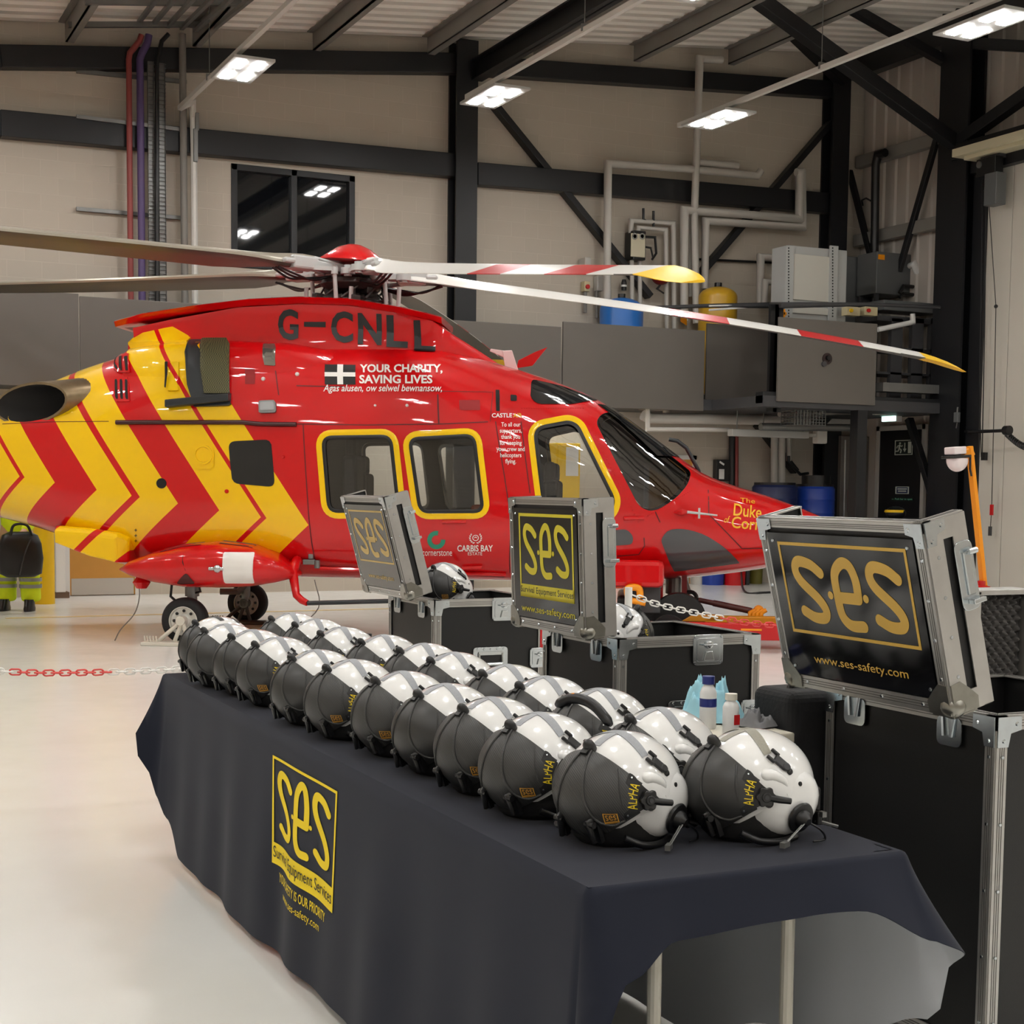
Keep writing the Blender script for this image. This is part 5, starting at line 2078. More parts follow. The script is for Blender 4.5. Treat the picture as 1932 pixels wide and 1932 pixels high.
M_CPRINT = mat('yellow cloth print', S(245, 215, 20), .7)
M_CPBLK = mat('dark cloth print', S(40, 42, 48), .8)
LY0, LY1 = 4.66, 4.02
cm_ = cmap(LY0, LY1, .305, .655)
decal(join2d(grid2d(0, 1, .975, 1, 30, 1), grid2d(0, .022, .2, .975, 1, 10), grid2d(.978, 1, .2, .975, 1, 10)), cm_, M_CPRINT, 'print_frame', cloth, .003)
decal(grid2d(0, 1, 0, .2, 30, 4), cm_, M_CPRINT, 'print_band', cloth, .003)
decal(ses2d(.10, .90, .31, .88), cm_, M_CPRINT, 'print_logo', cloth, .003, .08)
decal(fit(text2d('Survival Equipment Services', .0), .02, .98, .03, .17), cm_, M_CPBLK, 'print_text', cloth, .0045, .1)
decal(fit(text2d('YOUR SAFETY IS OUR PRIORITY', .01), 0, 1, 0, 1), cmap(4.60, 4.10, .255, .285), M_CPRINT, 'print_text', cloth, .003, .1)
decal(fit(text2d('www.ses-safety.com', .0), 0, 1, 0, 1), cmap(4.54, 4.16, .205, .238), M_CPRINT, 'print_text', cloth, .003, .1)

# ================================================================== FLYING HELMETS
M_SHELL = mat('helmet white gloss', S(238, 238, 236), .18, coat=.8)
M_TAPE = mat('reflective tape', S(150, 153, 157), .5, .1, noise=.16, nscale=260)
M_TAPEO = mat('worn beige tape', S(146, 143, 130), .5, noise=.15, nscale=200)


def visor_mat():
    m = mat('matt carbon visor cover', S(54, 54, 53), .42, spec=.5)
    nt = m.node_tree
    b = nt.nodes['Principled BSDF']
    tc = nt.nodes.new('ShaderNodeTexCoord')
    mp = nt.nodes.new('ShaderNodeMapping')
    mp.inputs['Rotation'].default_value = (0.6, 0.3, 0.9)
    nt.links.new(tc.outputs['Object'], mp.inputs[0])
    wv = nt.nodes.new('ShaderNodeTexWave')
    wv.inputs['Scale'].default_value = 75
    wv.inputs['Distortion'].default_value = .6
    nt.links.new(mp.outputs[0], wv.inputs['Vector'])
    bp = nt.nodes.new('ShaderNodeBump')
    bp.inputs['Strength'].default_value = .22
    bp.inputs['Distance'].default_value = .002
    nt.links.new(wv.outputs['Fac'], bp.inputs['Height'])
    nt.links.new(bp.outputs['Normal'], b.inputs['Normal'])
    return m


M_VISOR = visor_mat()
M_VISPL = mat('smooth dark visor cover', S(50, 50, 49), .40, spec=.5)
M_VPLATE = mat('black visor plate', S(26, 26, 26), .45)
M_YLOGO = mat('yellow helmet logo', S(232, 205, 30), .5)
M_GOLD = mat('gold helmet label', S(205, 150, 60), .45)
HA_, HB_, HC_ = .148, .128, .128
HZ = .112


def hp(phi, lam, k=1.0, add=0.0):
    """point on the helmet: phi from the brow (0) over the crown (90) to the nape (180); lam towards the wearer's left ear (+y is the wearer's right)"""
    f, l = math.radians(phi), math.radians(lam)
    cl, sl = math.cos(l), math.sin(l)
    d = Vector((-HA_ * cl * math.cos(f), -HB_ * sl, HC_ * cl * math.sin(f)))
    # a little squarer at the back, fuller at the crown
    q = d * k
    n = Vector((d.x / HA_ ** 2, d.y / HB_ ** 2, d.z / HC_ ** 2)).normalized()
    return Vector((0, 0, HZ)) + q + n * add, n


def hgrid(p0, p1, l0, l1, np_, nl, add):
    vs, fs = [], []
    for i in range(np_ + 1):
        for j in range(nl + 1):
            lam = l0 + (l1 - l0) * j / nl
            a, b = (p0(lam) if callable(p0) else p0), (p1(lam) if callable(p1) else p1)
            v, n = hp(a + (b - a) * i / np_, lam, 1, add(i / np_, lam) if callable(add) else add)
            vs.append(v)
    for i in range(np_):
        for j in range(nl):
            a = i * (nl + 1) + j
            fs.append((a, a + 1, a + nl + 2, a + nl + 1))
    return vs, fs


def solid(o, t, off=-1):
    md = o.modifiers.new('t', 'SOLIDIFY')
    md.thickness = t
    md.offset = off
    return o


def make_helmet(plain=False, stripe='cross', sesl=True):
    r = empty('flying_helmet')
    # white shell
    vs, fs = hgrid(lambda l: -46 + 14 * abs(l) / 90, lambda l: 222 - 6 * abs(l) / 90, -89, 89, 48, 36, 0)
    s = MB().add(vs, fs)
    sh_ = solid(s.build('shell', M_SHELL, r, smooth=70), .006)
    # ear bulges
    for sg in (-1, 1):
        m = MB()
        rings = []
        for t, rr in ((0, 1.0), (.3, .93), (.55, .82), (.78, .64), (.92, .42), (1.0, .05)):
            rings.append([Vector((.022 + .092 * rr * math.cos(a), sg * (.098 + .0305 * t), .098 + (.084 if math.sin(a) < 0 else .07) * rr * math.sin(a))) for a in [2 * PI * k / 24 for k in range(24)]])
        m.loft(rings)
        m.build('ear_cup', M_SHELL, r, smooth=70)
        m = MB()
        c, n = hp(100, sg * 58, 1, 0)
        path = [hp(f, sg * l, 1, -.005)[0] for f, l in ((40, 60), (52, 63), (64, 68), (84, 76), (120, 84))]
        m.tube(catmull(path, 4), [.006, .011, .013, .014, .014, .014, .014, .013, .013, .012, .012, .011, .010, .009, .007, .005, .003], 10)
        m.build('side_rib', M_SHELL, r, smooth=80)
    # liner and edge roll the helmet stands on
    m = MB()
    rings = []
    for z, k in ((.0, .74), (.012, .84), (.04, .92), (.09, .955), (.12, .94)):
        rings.append([Vector((HA_ * k * math.cos(a) * .93, HB_ * k * math.sin(a) * .93, z)) for a in [2 * PI * q / 32 for q in range(32)]])
    m.loft(rings)
    m.build('liner', M_RUBBER, r, smooth=60)
    # visor cover
    vm = M_VISPL if plain else M_VISOR

    def vlo(l):
        return -44 + 20 * (abs(l) / 60) ** 1.3

    def vhi(l):
        return 46 - 14 * (abs(l) / 60) ** 1.5

    def vadd(f, l):
        return .009 + .012 * math.sin(PI * min(max(f, 0), 1)) * math.cos(math.radians(l)) ** 2

    def vp(f, l, extra=.0008):
        return hp(f, l, 1, vadd((f - vlo(l)) / (vhi(l) - vlo(l)), l) + extra)
    vs, fs = hgrid(vlo, vhi, -60, 60, 20, 30, vadd)
    vo = solid(MB().add(vs, fs).build('visor_cover', vm, r, smooth=70), .007)
    for sg in (-1, 1):
        path = [vp(f, sg * l)[0] for f, l in ((45, 4), (34, 7), (16, 11), (-2, 15), (-18, 22), (-28, 33), (-27, 46))]
        MB().tube(catmull(path, 5), .0034, 6).build('visor_ridge', vm, vo, smooth=80)
        path = [vp(f, sg * l)[0] for f, l in ((36, 36), (26, 40), (12, 43), (-5, 46))]
        MB().tube(catmull(path, 4), .0022, 6).build('visor_ridge', vm, vo, smooth=80)
        # side plate with the pivot
        vs, fs = hgrid(lambda l: -26 + (abs(l) - 46) * .5, lambda l: 37 - max(0, abs(l) - 50) * .9, sg * 46, sg * 73, 8, 10, .0125)
        pl = solid(MB().add(vs, fs).build('visor_plate', M_VPLATE, r, smooth=60), .006)
        c, n = hp(1, sg * 68, 1, .012)
        ax = n.copy()
        xa = (Vector((1, 0, 0)) - ax * ax.x).normalized()
        m = MB()
        ring = []
        for zz in (0, .010):
            ring.append([c + ax * zz + (xa * math.cos(a) + ax.cross(xa) * math.sin(a)) * (.021 + .0025 * math.cos(6 * a)) for a in [2 * PI * k / 36 for k in range(36)]])
        m.loft(ring)
        m.cyl(c + ax * .010, c + ax * .013, .011, 16)
        kn = m.build('pivot_knob', M_BLACK, r, smooth=40, bevel=.002)
        MB().cyl(c + ax * .013, c + ax * .015, .005, 10).build('screw', M_DARKGREY, kn)
        m = MB().tube([c + ax * .004, c + ax * .006 + xa * .03 + Vector((0, 0, -.006)), c + ax * .006 + xa * .056 + Vector((0, 0, -.010))], [.009, .008, .007], 10)
        m.build('visor_lever', M_BLACK, r, smooth=60)
        q = hp(-22, sg * 71, 1, .002)[0]
        MB().cyl(q, q + ax * .007, .010, 12).build('adjuster', M_BLACK, r)
        for (f, l) in ((32, 49), (-20, 49)):
            q, n = hp(f, sg * l, 1, .014)
            MB().lathe([(.003, 0), (.002, .002)], q, n, 8).build('screw', M_CHROME, pl)
        # logo on the plate
        def lfn(u, v, sg=sg):
            return hp(-14 + 40 * u, sg * (50 + 8 * (1 - v)), 1, .0125)
        sh2 = fit(text2d('ALPHA', .0, .2), 0, 1, 0, 1)
        decal(sh2, (lambda u, v, f=lfn, g=sg: f(u if g > 0 else 1 - u, v)), M_YLOGO, 'plate_logo', pl, .001, .2)
        # clip
        q, n = hp(86, sg * 58, 1, .0)
        e = (hp(92, sg * 63)[0] - hp(80, sg * 53)[0]).normalized()
        b = n.cross(e)
        Rm = Matrix((e, b, n)).transposed()
        m = MB().box(q + n * .003, (.034, .020, .008), Rm)
        for t in (-1, 1):
            m.box(q + n * .004 - e * .022 + b * t * .011, (.022, .007, .008), Rm)
        m.cyl(q + e * .016, q + e * .016 + n * .008, .010, 12)
        m.build('clip', M_BLACK, r, bevel=.002)
        q, n = hp(104, sg * 67, 1, 0)
        MB().lathe([(.008, 0), (.007, .004), (.003, .006)], q, n, 12).build('stud', M_BLACK, r, smooth=60)
        q, n = hp(150, sg * 72, 1, 0)
        MB().lathe([(.006, 0), (.005, .004)], q, n, 10).build('stud', M_BLACK, r)
    if sesl:
        def sfn(u, v):
            return vp(-24 + 12 * v - 2 * u, 29 + 12 * u)
        lb = decal(frame2d(0, 1, 0, 1, .07), sfn, M_GOLD, 'maker_label', r, .0012)
        decal(fit(text2d('ses', .0), .14, .86, .32, .85), sfn, M_GOLD, 'label_text', lb, .0012)
        decal(grid2d(.1, .9, .1, .2), sfn, M_GOLD, 'label_band', lb, .0012)
    # centre knob at the top edge of the visor
    q, n = hp(48, 0, 1, .007)
    ax = (n + Vector((-.5, 0, .2))).normalized()
    m = MB().lathe([(.013, -.006), (.014, .006), (.012, .016), (.007, .022), (.002, .024)], q, n, 14)
    m.box(q + Vector((-.012, 0, -.004)), (.022, .018, .012), Matrix.Rotation(-.7, 3, 'Y'))
    m.build('visor_knob', M_BLACK, r, smooth=50)
    # tape
    tm = M_TAPEO if stripe == 'worn' else M_TAPE
    if stripe in ('cross', 'worn'):
        vs, fs = hgrid(55, 90, -5, 5, 14, 3, .0008)
        solid(MB().add(vs, fs).build('tape', tm, r, smooth=70), .0006, 1)
        for sg in (-1, 1):
            vs, fs = hgrid(lambda l: 80 - 11 * abs(l) / 47, lambda l: 90 - 10 * abs(l) / 47, sg * 1, sg * 46, 4, 20, .0012)
            solid(MB().add(vs, fs).build('tape', tm, r, smooth=70), .0006, 1)
    else:
        for f in (80, 112):
            vs, fs = hgrid(f, f + 8, -26, 26, 4, 18, .0015)
            solid(MB().add(vs, fs).build('black_tape', M_BLACK, r, smooth=70), .0015, 1)
    # front latch, chin strap, microphone boom, rear catch
    for sg in (-1, 1):
        q = Vector((-.138, sg * .045, .062))
        m = MB().tube([q + Vector((.004, 0, .012)), q + Vector((-.014, -.004 * sg, 0)), q + Vector((.0, .004 * sg, -.045))], [.008, .008, .006], 8)
        m.cyl(q + Vector((-.012, -.012, -.004)), q + Vector((-.012, .012, -.004)), .008, 10)
        m.box(q + Vector((.01, .006 * sg, -.022)), (.012, .012, .05), Matrix.Rotation(-.35, 3, 'Y'))
        m.build('front_catch', M_BLACK, r, smooth=50)
    MB().tube(catmull([(-.10, -.1, .03), (-.06, -.118, .012), (-.0, -.115, .006), (.05, -.1, .008)], 5), .008, 8).build('chin_strap', M_BLACK, r, smooth=60)
    MB().tube(catmull([(-.10, .1, .03), (-.06, .118, .012), (-.0, .115, .006), (.05, .1, .008)], 5), .008, 8).build('chin_strap', M_BLACK, r, smooth=60)
    c = Vector((.040, -.124, .058))
    ax = Vector((.12, -1, -.25)).normalized()
    m = MB().lathe([(.034, 0), (.036, .004), (.034, .008), (.030, .009)], c, ax, 24)
    hub = m.build('boom_ring', M_BLACK, r, smooth=40)
    MB().lathe([(.022, .004), (.02, .018), (.014, .024), (.008, .03)], c, ax, 16).build('boom_pivot', M_BLACK, hub, smooth=40)
    bm_ = MB()
    a0 = c + ax * .022
    a1 = Vector((-.03, -.165, .012))
    off = Vector((.010, 0, .006))
    for s_ in (-1, 1):
        bm_.tube([a0 + off * s_, a1 + off * s_ * .8], .0017, 6)
    bm_.box(a1, (.03, .012, .012), Matrix.Rotation(.5, 3, 'Z'))
    bm_.build('microphone_boom', M_GREYSTEEL, r)
    MB().tube(catmull([c + ax * .02, (.08, -.15, .03), (.10, -.14, .006), (.06, -.15, .006)], 6), .0025, 6).build('boom_cable', M_BLACK, r)
    q = Vector((.118, -.082, .085))
    MB().box(q, (.02, .03, .05), Matrix.Rotation(-.6, 3, 'Z')).box(q + Vector((.006, 0, -.045)), (.014, .022, .03)).build('rear_catch', M_BLACK, r, bevel=.003)
    MB().box(q + Vector((.012, -.01, -.035)), (.012, .018, .012)).tube([q + Vector((0, 0, -.05)), q + Vector((.05, -.02, -.065))], .004, 6).build('rear_buckle', M_GREYSTEEL, r)
    return r


helm = {'carbon': make_helmet(), 'plain': make_helmet(True, sesl=False), 'plainses': make_helmet(True), 'worn': make_helmet(True, 'worn', False), 'stripes': make_helmet(True, 'bars', False)}
used_kind = set()


def place_helmet(kind, x, y, z, rz, label, group, pitch=0, scale=1):
    o = helm[kind] if kind not in used_kind else copy_tree(helm[kind])
    used_kind.add(kind)
    o.location = (x, y, z)
    o.rotation_euler = (0, pitch, rz)
    o.scale = (scale,) * 3
    return tag(o, label, 'helmet', group)


row1 = [(370, 1181), (387, 1196), (438, 1208), (483, 1223), (552, 1249), (618, 1269), (710, 1293), (791, 1319), (875, 1347), (965, 1379), (1114, 1418)]
row2 = [(513.5, 1173), (558, 1185), (606, 1202), (683, 1218), (756, 1235), (814, 1254), (912, 1279), (982, 1303), (1082, 1328), (1191, 1367), (1349, 1409)]
k1 = ['stripes', 'plain', 'plain', 'plainses', 'plain', 'carbon', 'carbon', 'plain', 'carbon', 'carbon', 'carbon']
k2 = ['plain'] * 8 + ['plain', 'carbon', 'worn']
ordw = ['farthest one', 'second from far end', 'third from far end', 'fourth from far end', 'fifth from far end', 'middle one', 'fifth from near end', 'fourth from near end', 'third from near end', 'second from near end', 'nearest one']
rng = random.Random(11)
for row, kinds, nme in ((row1, k1, 'front row'), (row2, k2, 'back row')):
    for i, (px, py) in enumerate(row):
        p = onz(px, py, TZ + .209)
        rz = math.radians((15 if row is row1 else 11) + rng.uniform(-3, 3))
        if i == 10:
            rz = math.radians(19 if row is row1 else 2)
        # the knob sits ahead of the helmet's centre
        kx, ky = -.103 * math.cos(rz), -.103 * math.sin(rz)
        w_ = ordw[i]
        place_helmet(kinds[i], p.x - kx, p.y - ky, TZ + .0035, rz, ('white helmet with %s visor, %s, %s' % ({'carbon': 'woven black', 'plain': 'black', 'plainses': 'black labelled', 'worn': 'plain black', 'stripes': 'black'}[kinds[i]], w_, nme)), 'flying helmets in two rows on the dark cloth')
# the raised lever lying over one back row helmet
p = onz(1082, 1326, TZ + .235)
lv = MB().tube(catmull([p + Vector((-.03, .04, -.01)), p + Vector((.0, .0, .012)), p + Vector((.03, -.05, .0)), p + Vector((.05, -.11, -.045))], 5), [.006] + [.014] * 14 + [.006], 8)
lo_ = tag(lv.build('visor_tool', M_BLACK, smooth=60), 'black and orange lever lying across the third-nearest helmet of the back row', 'tool')
MB().sphere(p + Vector((0, 0, .014)), .012, 10, 6).build('orange_button', M_ORANGE, lo_)
# ================================================================== FLIGHT CASES
M_LAM = mat('black laminate', S(17, 17, 17), .5, noise=.08, nscale=2, bump=.05, bscale=300)
M_ALU = mat('aluminium edge', S(190, 188, 184), .34, .85, noise=.12, nscale=20)
M_ALUL = mat('aluminium groove', S(120, 118, 114), .4, .8)
M_ZINC = mat('zinc fittings', S(205, 212, 216), .2, 1.0, noise=.15, nscale=40)
M_BALL = mat('aged corner ball', S(150, 148, 140), .3, .95, noise=.2, nscale=40)
M_FOAM = mat('charcoal foam', S(84, 81, 79), .95)
M_SIGN = mat('gloss sign black', S(16, 16, 17), .10, spec=.6)
M_SIGNGLARE = mat('sign with painted glare', S(74, 72, 66), .14, spec=.6)  # black sign greyed in its colour to paint in the glare
M_SGOLD = mat('sign gold', S(205, 164, 70), .4)
M_SYEL = mat('sign yellow', S(214, 198, 40), .4)
M_SPALE = mat('sign pale gold', S(196, 164, 92), .4)


def edge(mb, a, b, wd=.032, ups=((1, 0, 0), (0, 0, 1))):
    """L-shaped aluminium extrusion along a box edge (two thin flats with grooves)"""
    a, b = Vector(a), Vector(b)
    d = (b - a).normalized()
    for n_, t_ in ups:
        n_, t_ = Vector(n_), Vector(t_)
        c = (a + b) / 2 + t_ * wd / 2 + n_ * .0015
        L = (b - a).length
        R = Matrix((d, t_, n_)).transposed()
        mb.box(c, (L, wd, .004), R, 0)
        for k in (.3, .5, .7):
            mb.box((a + b) / 2 + t_ * wd * k + n_ * .0037, (L, .0022, .0012), R, 1)


def box_edges(x, y, z, which=None):
    """all twelve edges of a box 0..x, 0..y, 0..z, as one list of (a, b, two flats)"""
    E = []
    for yy, sy in ((0, -1), (y, 1)):
        for zz, sz in ((0, -1), (z, 1)):
            E.append(((0, yy, zz), (x, yy, zz), (((0, sy, 0), (0, 0, -sz)), ((0, 0, sz), (0, -sy, 0)))))
    for xx, sx in ((0, -1), (x, 1)):
        for zz, sz in ((0, -1), (z, 1)):
            E.append(((xx, 0, zz), (xx, y, zz), (((sx, 0, 0), (0, 0, -sz)), ((0, 0, sz), (-sx, 0, 0)))))
    for xx, sx in ((0, -1), (x, 1)):
        for yy, sy in ((0, -1), (y, 1)):
            E.append(((xx, yy, 0), (xx, yy, z), (((sx, 0, 0), (0, -sy, 0)), ((0, sy, 0), (-sx, 0, 0)))))
    return E


def ball_corner(o, c, sx, sy, sz, r=.042):
    mb = MB().sphere((c[0] - sx * r * .32, c[1] - sy * r * .32, c[2] - sz * r * .32), r * .62, 14, 8)
    for n_, t1, t2 in (((sx, 0, 0), (0, -sy, 0), (0, 0, -sz)), ((0, sy, 0), (-sx, 0, 0), (0, 0, -sz)), ((0, 0, sz), (-sx, 0, 0), (0, -sy, 0))):
        n_, t1, t2 = Vector(n_), Vector(t1), Vector(t2)
        P = [(0, 0), (r * 1.5, 0), (r * 1.55, r * .6), (r * 1.1, r * 1.1), (r * .6, r * 1.55), (0, r * 1.5)]
        mb.prism(P, Vector(c) + n_ * .004, t1, t2, n_ * .004)
    return mb.build('corner_ball', M_BALL, o, smooth=40)


def corner_plate(o, c, sx, sy, sz, r=.075):
    mb = MB()
    for n_, t1, t2 in (((sx, 0, 0), (0, -sy, 0), (0, 0, -sz)), ((0, sy, 0), (-sx, 0, 0), (0, 0, -sz))):
        n_, t1, t2 = Vector(n_), Vector(t1), Vector(t2)
        mb.prism([(0, 0), (r, 0), (r, r * .45), (r * .55, r * .55), (r * .45, r), (0, r)], Vector(c) + n_ * .005, t1, t2, n_ * .002)
        for (a, b) in ((.8, .25), (.25, .8)):
            mb.lathe([(.006, 0), (.004, .003)], Vector(c) + n_ * .007 + t1 * r * a + t2 * r * b, n_, 8)
    return mb.build('corner_plate', M_ZINC, o, smooth=30)


def latch(o, c, n_, t_, k=1.0, name='latch'):
    """butterfly latch: dished plate, central wing, two rivets"""
    n_, t_ = Vector(n_), Vector(t_)
    u = n_.cross(t_)
    c = Vector(c)
    w, h = .058 * k, .05 * k
    P = round_poly([(-w, -h), (w, -h), (w, h), (-w, h)], .018 * k, 4)
    Q = round_poly([(-w * .78, -h * .78), (w * .78, -h * .78), (w * .78, h * .78), (-w * .78, h * .78)], .012 * k, 4)
    mb = MB().prism([(p.x, p.y) for p in P], c + n_ * .004, u, t_, n_ * .003)
    mb.prism([(p.x, p.y) for p in Q], c + n_ * .007, u, t_, n_ * .002)
    pl = mb.build(name, M_ZINC, o, bevel=.0015)
    m2 = MB().lathe([(.014 * k, 0), (.013 * k, .012), (.007 * k, .014)], c + n_ * .008 + t_ * h * .35, n_, 14)
    m2.beam(c + n_ * .018 + t_ * h * .35 - u * .026 * k, c + n_ * .018 + t_ * h * .35 + u * .026 * k, .006, .016 * k, up=n_)
    m2.prism([(-.02 * k, -.03 * k), (.02 * k, -.03 * k), (.012 * k, .0), (-.012 * k, 0)], c + n_ * .010 - t_ * h * .1, u, t_, n_ * .006)
    m2.build('latch_wing', M_CHROME, pl, bevel=.0015)
    m3 = MB()
    for a in (-1, 1):
        for b in (-1, 1):
            m3.lathe([(.005, 0), (.004, .004)], c + n_ * .007 + u * a * w * .87 + t_ * b * h * .84, n_, 8)
    m3.build('rivets', M_ZINC, pl)
    return pl


def handle(o, c, n_, t_):
    n_, t_ = Vector(n_), Vector(t_)
    u = n_.cross(t_)
    c = Vector(c)
    w, h = .095, .062
    P = round_poly([(-w, -h), (w, -h), (w, h), (-w, h)], .02, 4)
    mb = MB().prism([(p.x, p.y) for p in P], c + n_ * .001, u, t_, n_ * .003)
    hd_ = mb.build('recessed_handle', M_ZINC, o, bevel=.001)
    Q = round_poly([(-w * .74, -h * .68), (w * .74, -h * .68), (w * .74, h * .62), (-w * .74, h * .62)], .008, 3)
    MB().prism([(p.x, p.y) for p in Q], c + n_ * .0042, u, t_, n_ * .0006).build('handle_dish', M_BLACK, hd_)
    m2 = MB()
    for s in (-1, 1):
        m2.tube([c + n_ * .006 + u * s * w * .66 + t_ * h * .5, c + n_ * .012 + u * s * w * .66 - t_ * h * .35], .006, 8)
    m2.tube([c + n_ * .012 - u * w * .66 - t_ * h * .35, c + n_ * .012 + u * w * .66 - t_ * h * .35], .009, 8)
    m2.beam(c + n_ * .006 - u * w * .7 + t_ * h * .5, c + n_ * .006 + u * w * .7 + t_ * h * .5, .016, .008, up=n_)
    m2.build('handle_grip', M_CHROME, hd_)
    m3 = MB()
    for k in range(5):
        for b in (-1, 1):
            m3.lathe([(.006, 0), (.004, .003)], c + n_ * .004 + u * (k - 2) * w * .38 + t_ * b * h * .85, n_, 8)
    m3.build('rivets', M_ZINC, hd_)
    return hd_


def flight_case(x, y, wx, wy, h, lh, ld, tilt, label, sign, top_tray=True, rz=0.0):
    o = empty('flight_case', (x, y, 0), rz, label, 'flight case', 'flight cases behind the helmet tables')
    zb = .10
    mb = MB().bx((.02, .02, zb + .004), (wx - .02, wy - .02, h - .30))
    for (a, b) in (((.004, .004), (.02, wy - .004)), ((wx - .02, .004), (wx - .004, wy - .004)), ((.004, .004), (wx - .004, .02)), ((.004, wy - .02), (wx - .004, wy - .004))):
        mb.bx((a[0], a[1], zb + .002), (b[0], b[1], h - .004))
    mb.build('body', M_LAM, o)
    MB().bx((.022, .022, h - .30), (wx - .022, wy - .022, h - .16)).build('foam_lining', M_FOAM, o)
    for (a, b, u) in box_edges(wx, wy, h - zb):
        m = MB()
        a, b = Vector(a) + Vector((0, 0, zb)), Vector(b) + Vector((0, 0, zb))
        edge(m, a, b, .034, u)
        m.build('edge_trim', [M_ALU, M_ALUL], o)
    for sx, xx in ((-1, 0), (1, wx)):
        for sy, yy in ((-1, 0), (1, wy)):
            corner_plate(o, (xx, yy, h), sx, sy, 1)
            ball_corner(o, (xx, yy, zb), sx, sy, -1)
            c = (xx - sx * .09, yy - sy * .09)
            w_ = MB().lathe([(.03, -.014), (.045, -.012), (.045, .012), (.03, .014)], (c[0], c[1], .045), (1, 0, 0), 20).build('castor', M_RUBBER, o, smooth=40)
            MB().bx((c[0] - .02, c[1] - .02, .06), (c[0] + .02, c[1] + .02, zb)).build('castor_fork', M_ZINC, w_)
    latch(o, (wx * .62, 0, h - .05), (0, -1, 0), (0, 0, 1), 1.15)
    handle(o, (wx * .5, 0, h - .30), (0, -1, 0), (0, 0, 1))
    latch(o, (wx * .96, 0, h - .30), (0, -1, 0), (0, 0, 1), 1.0)
    for yy in (.16, wy - .13):
        m = MB()
        P = round_poly([(-.045, 0), (.045, 0), (.045, -.075), (-.045, -.075)], .02, 4)
        m.prism([(p.x, p.y) for p in P], (-.004, yy, h - .02), (0, -1, 0), (0, 0, 1), (-.003, 0, 0))
        m.tube([(-.01, yy - .02, h - .015), (-.012, yy - .012, h - .07)], .006, 6).tube([(-.01, yy + .02, h - .015), (-.012, yy + .012, h - .07)], .006, 6)
        m.build('stay_hinge', M_ZINC, o)
    m = MB()
    for k in range(5):
        for xx in (.018, wx - .018):
            m.lathe([(.005, 0), (.004, .003)], (xx, -.004, zb + .1 + (h - zb - .2) * k / 4), (0, -1, 0), 8)
        for yy in (.018, wy - .018):
            m.lathe([(.005, 0), (.004, .003)], (-.004, yy, zb + .1 + (h - zb - .2) * k / 4), (-1, 0, 0), 8)
    m.build('rivets', M_ZINC, o)
    # open lid, standing on its hinges and leaning outwards
    lid = bpy.data.objects.new('lid', None)
    COL.objects.link(lid)
    lid.parent = o
    lid.location = (-ld - .012, 0, h + .012)
    lid.rotation_euler = (0, -tilt, 0)

    def lb(name, mb, m, par=lid, **k):
        return mb.build(name, m, par, **k)
    m = MB().bx((.004, .004, .004), (.016, wy - .004, lh - .004))
    for (a, b) in (((.004, .004, .004), (ld, .018, lh - .004)), ((.004, wy - .018, .004), (ld, wy - .004, lh - .004)), ((.004, .004, .004), (ld, wy - .004, .018))):
        m.bx(a, b)
    lb('lid_shell', m, M_LAM)
    lb('lid_foam', MB().bx((.018, .022, .02), (.045, wy - .022, lh - .03)), M_FOAM)
    for (a, b, u) in box_edges(ld, wy, lh):
        if a[0] == b[0] == ld and a[2] == b[2] == lh:
            continue            # the lid is open along its upper rim
        m = MB()
        if a[0] == b[0] == 0 and a[2] == b[2] == lh:
            u = u[:1] + (((0, 0, 1), (1, 0, 0)),)
            edge(m, a, b, .024, u)
        else:
            edge(m, a, b, .034 if a[0] == b[0] == 0 or a[0] != b[0] else .026, u)
        lb('lid_trim', m, [M_ALU, M_ALUL])
    # wide flats of the lid sides
    m = MB().bx((.0, -.0048, .0), (.05, -.001, lh)).bx((ld - .045, -.0048, 0), (ld, -.001, lh))
    m.bx((.05, -.0048, lh - .05), (ld - .045, -.001, lh)).bx((.05, -.0048, 0), (ld - .045, -.001, .05))
    lb('lid_side', m, M_ALU)
    for zz, sz in ((0, -1), (lh, 1)):
        for yy, sy in ((0, -1), (wy, 1)):
            if sz < 0:
                ball_corner(lid, (0, yy, zz), -1, sy, sz, .05)
            else:
                corner_plate(lid, (0, yy, zz), -1, sy, sz, .06)
    m = MB()
    for k in range(4):
        for yy in (.017, wy - .017):
            m.lathe([(.0055, 0), (.004, .003)], (-.004, yy, .09 + (lh - .18) * k / 3), (-1, 0, 0), 8)
        m.lathe([(.0055, 0), (.004, .003)], (.028, -.004, .09 + (lh - .18) * k / 3), (0, -1, 0), 8)
        m.lathe([(.0055, 0), (.004, .003)], (-.004, .1 + (wy - .2) * k / 3, .017), (-1, 0, 0), 8)
    lb('rivets', m, M_ZINC)
    # catch on the lid's near side
    m = MB()
    P = round_poly([(ld - .05, lh * .50), (ld + .005, lh * .50), (ld + .005, lh * .86), (ld - .05, lh * .86)], .02, 4)
    m.prism([(p.x, p.y) for p in P], (0, -.004, 0), (1, 0, 0), (0, 0, 1), (0, -.004, 0))
    c_ = lb('lid_catch', m, M_ZINC, bevel=.0015)
    m = MB().bx((ld - .03, -.014, lh * .58), (ld - .008, -.008, lh * .80)).bx((ld - .032, -.03, lh * .535), (ld + .006, -.008, lh * .56)).cyl((ld - .02, -.02, lh * .8), (ld + .006, -.02, lh * .8), .008, 8)
    m.build('catch_hook', M_CHROME, c_, bevel=.002)
    # sign
    fn = plane_fn((0, wy, 0), (0, -1, 0), (0, 0, 1))
    b = .038
    bg = {'gold': M_SIGN, 'yellow': M_SIGN, 'pale': M_SIGNGLARE}[sign]
    fg = {'gold': M_SGOLD, 'yellow': M_SYEL, 'pale': M_SPALE}[sign]
    sg = decal(grid2d(b, wy - b, b, lh - b), fn, bg, 'sign', lid, .0065)
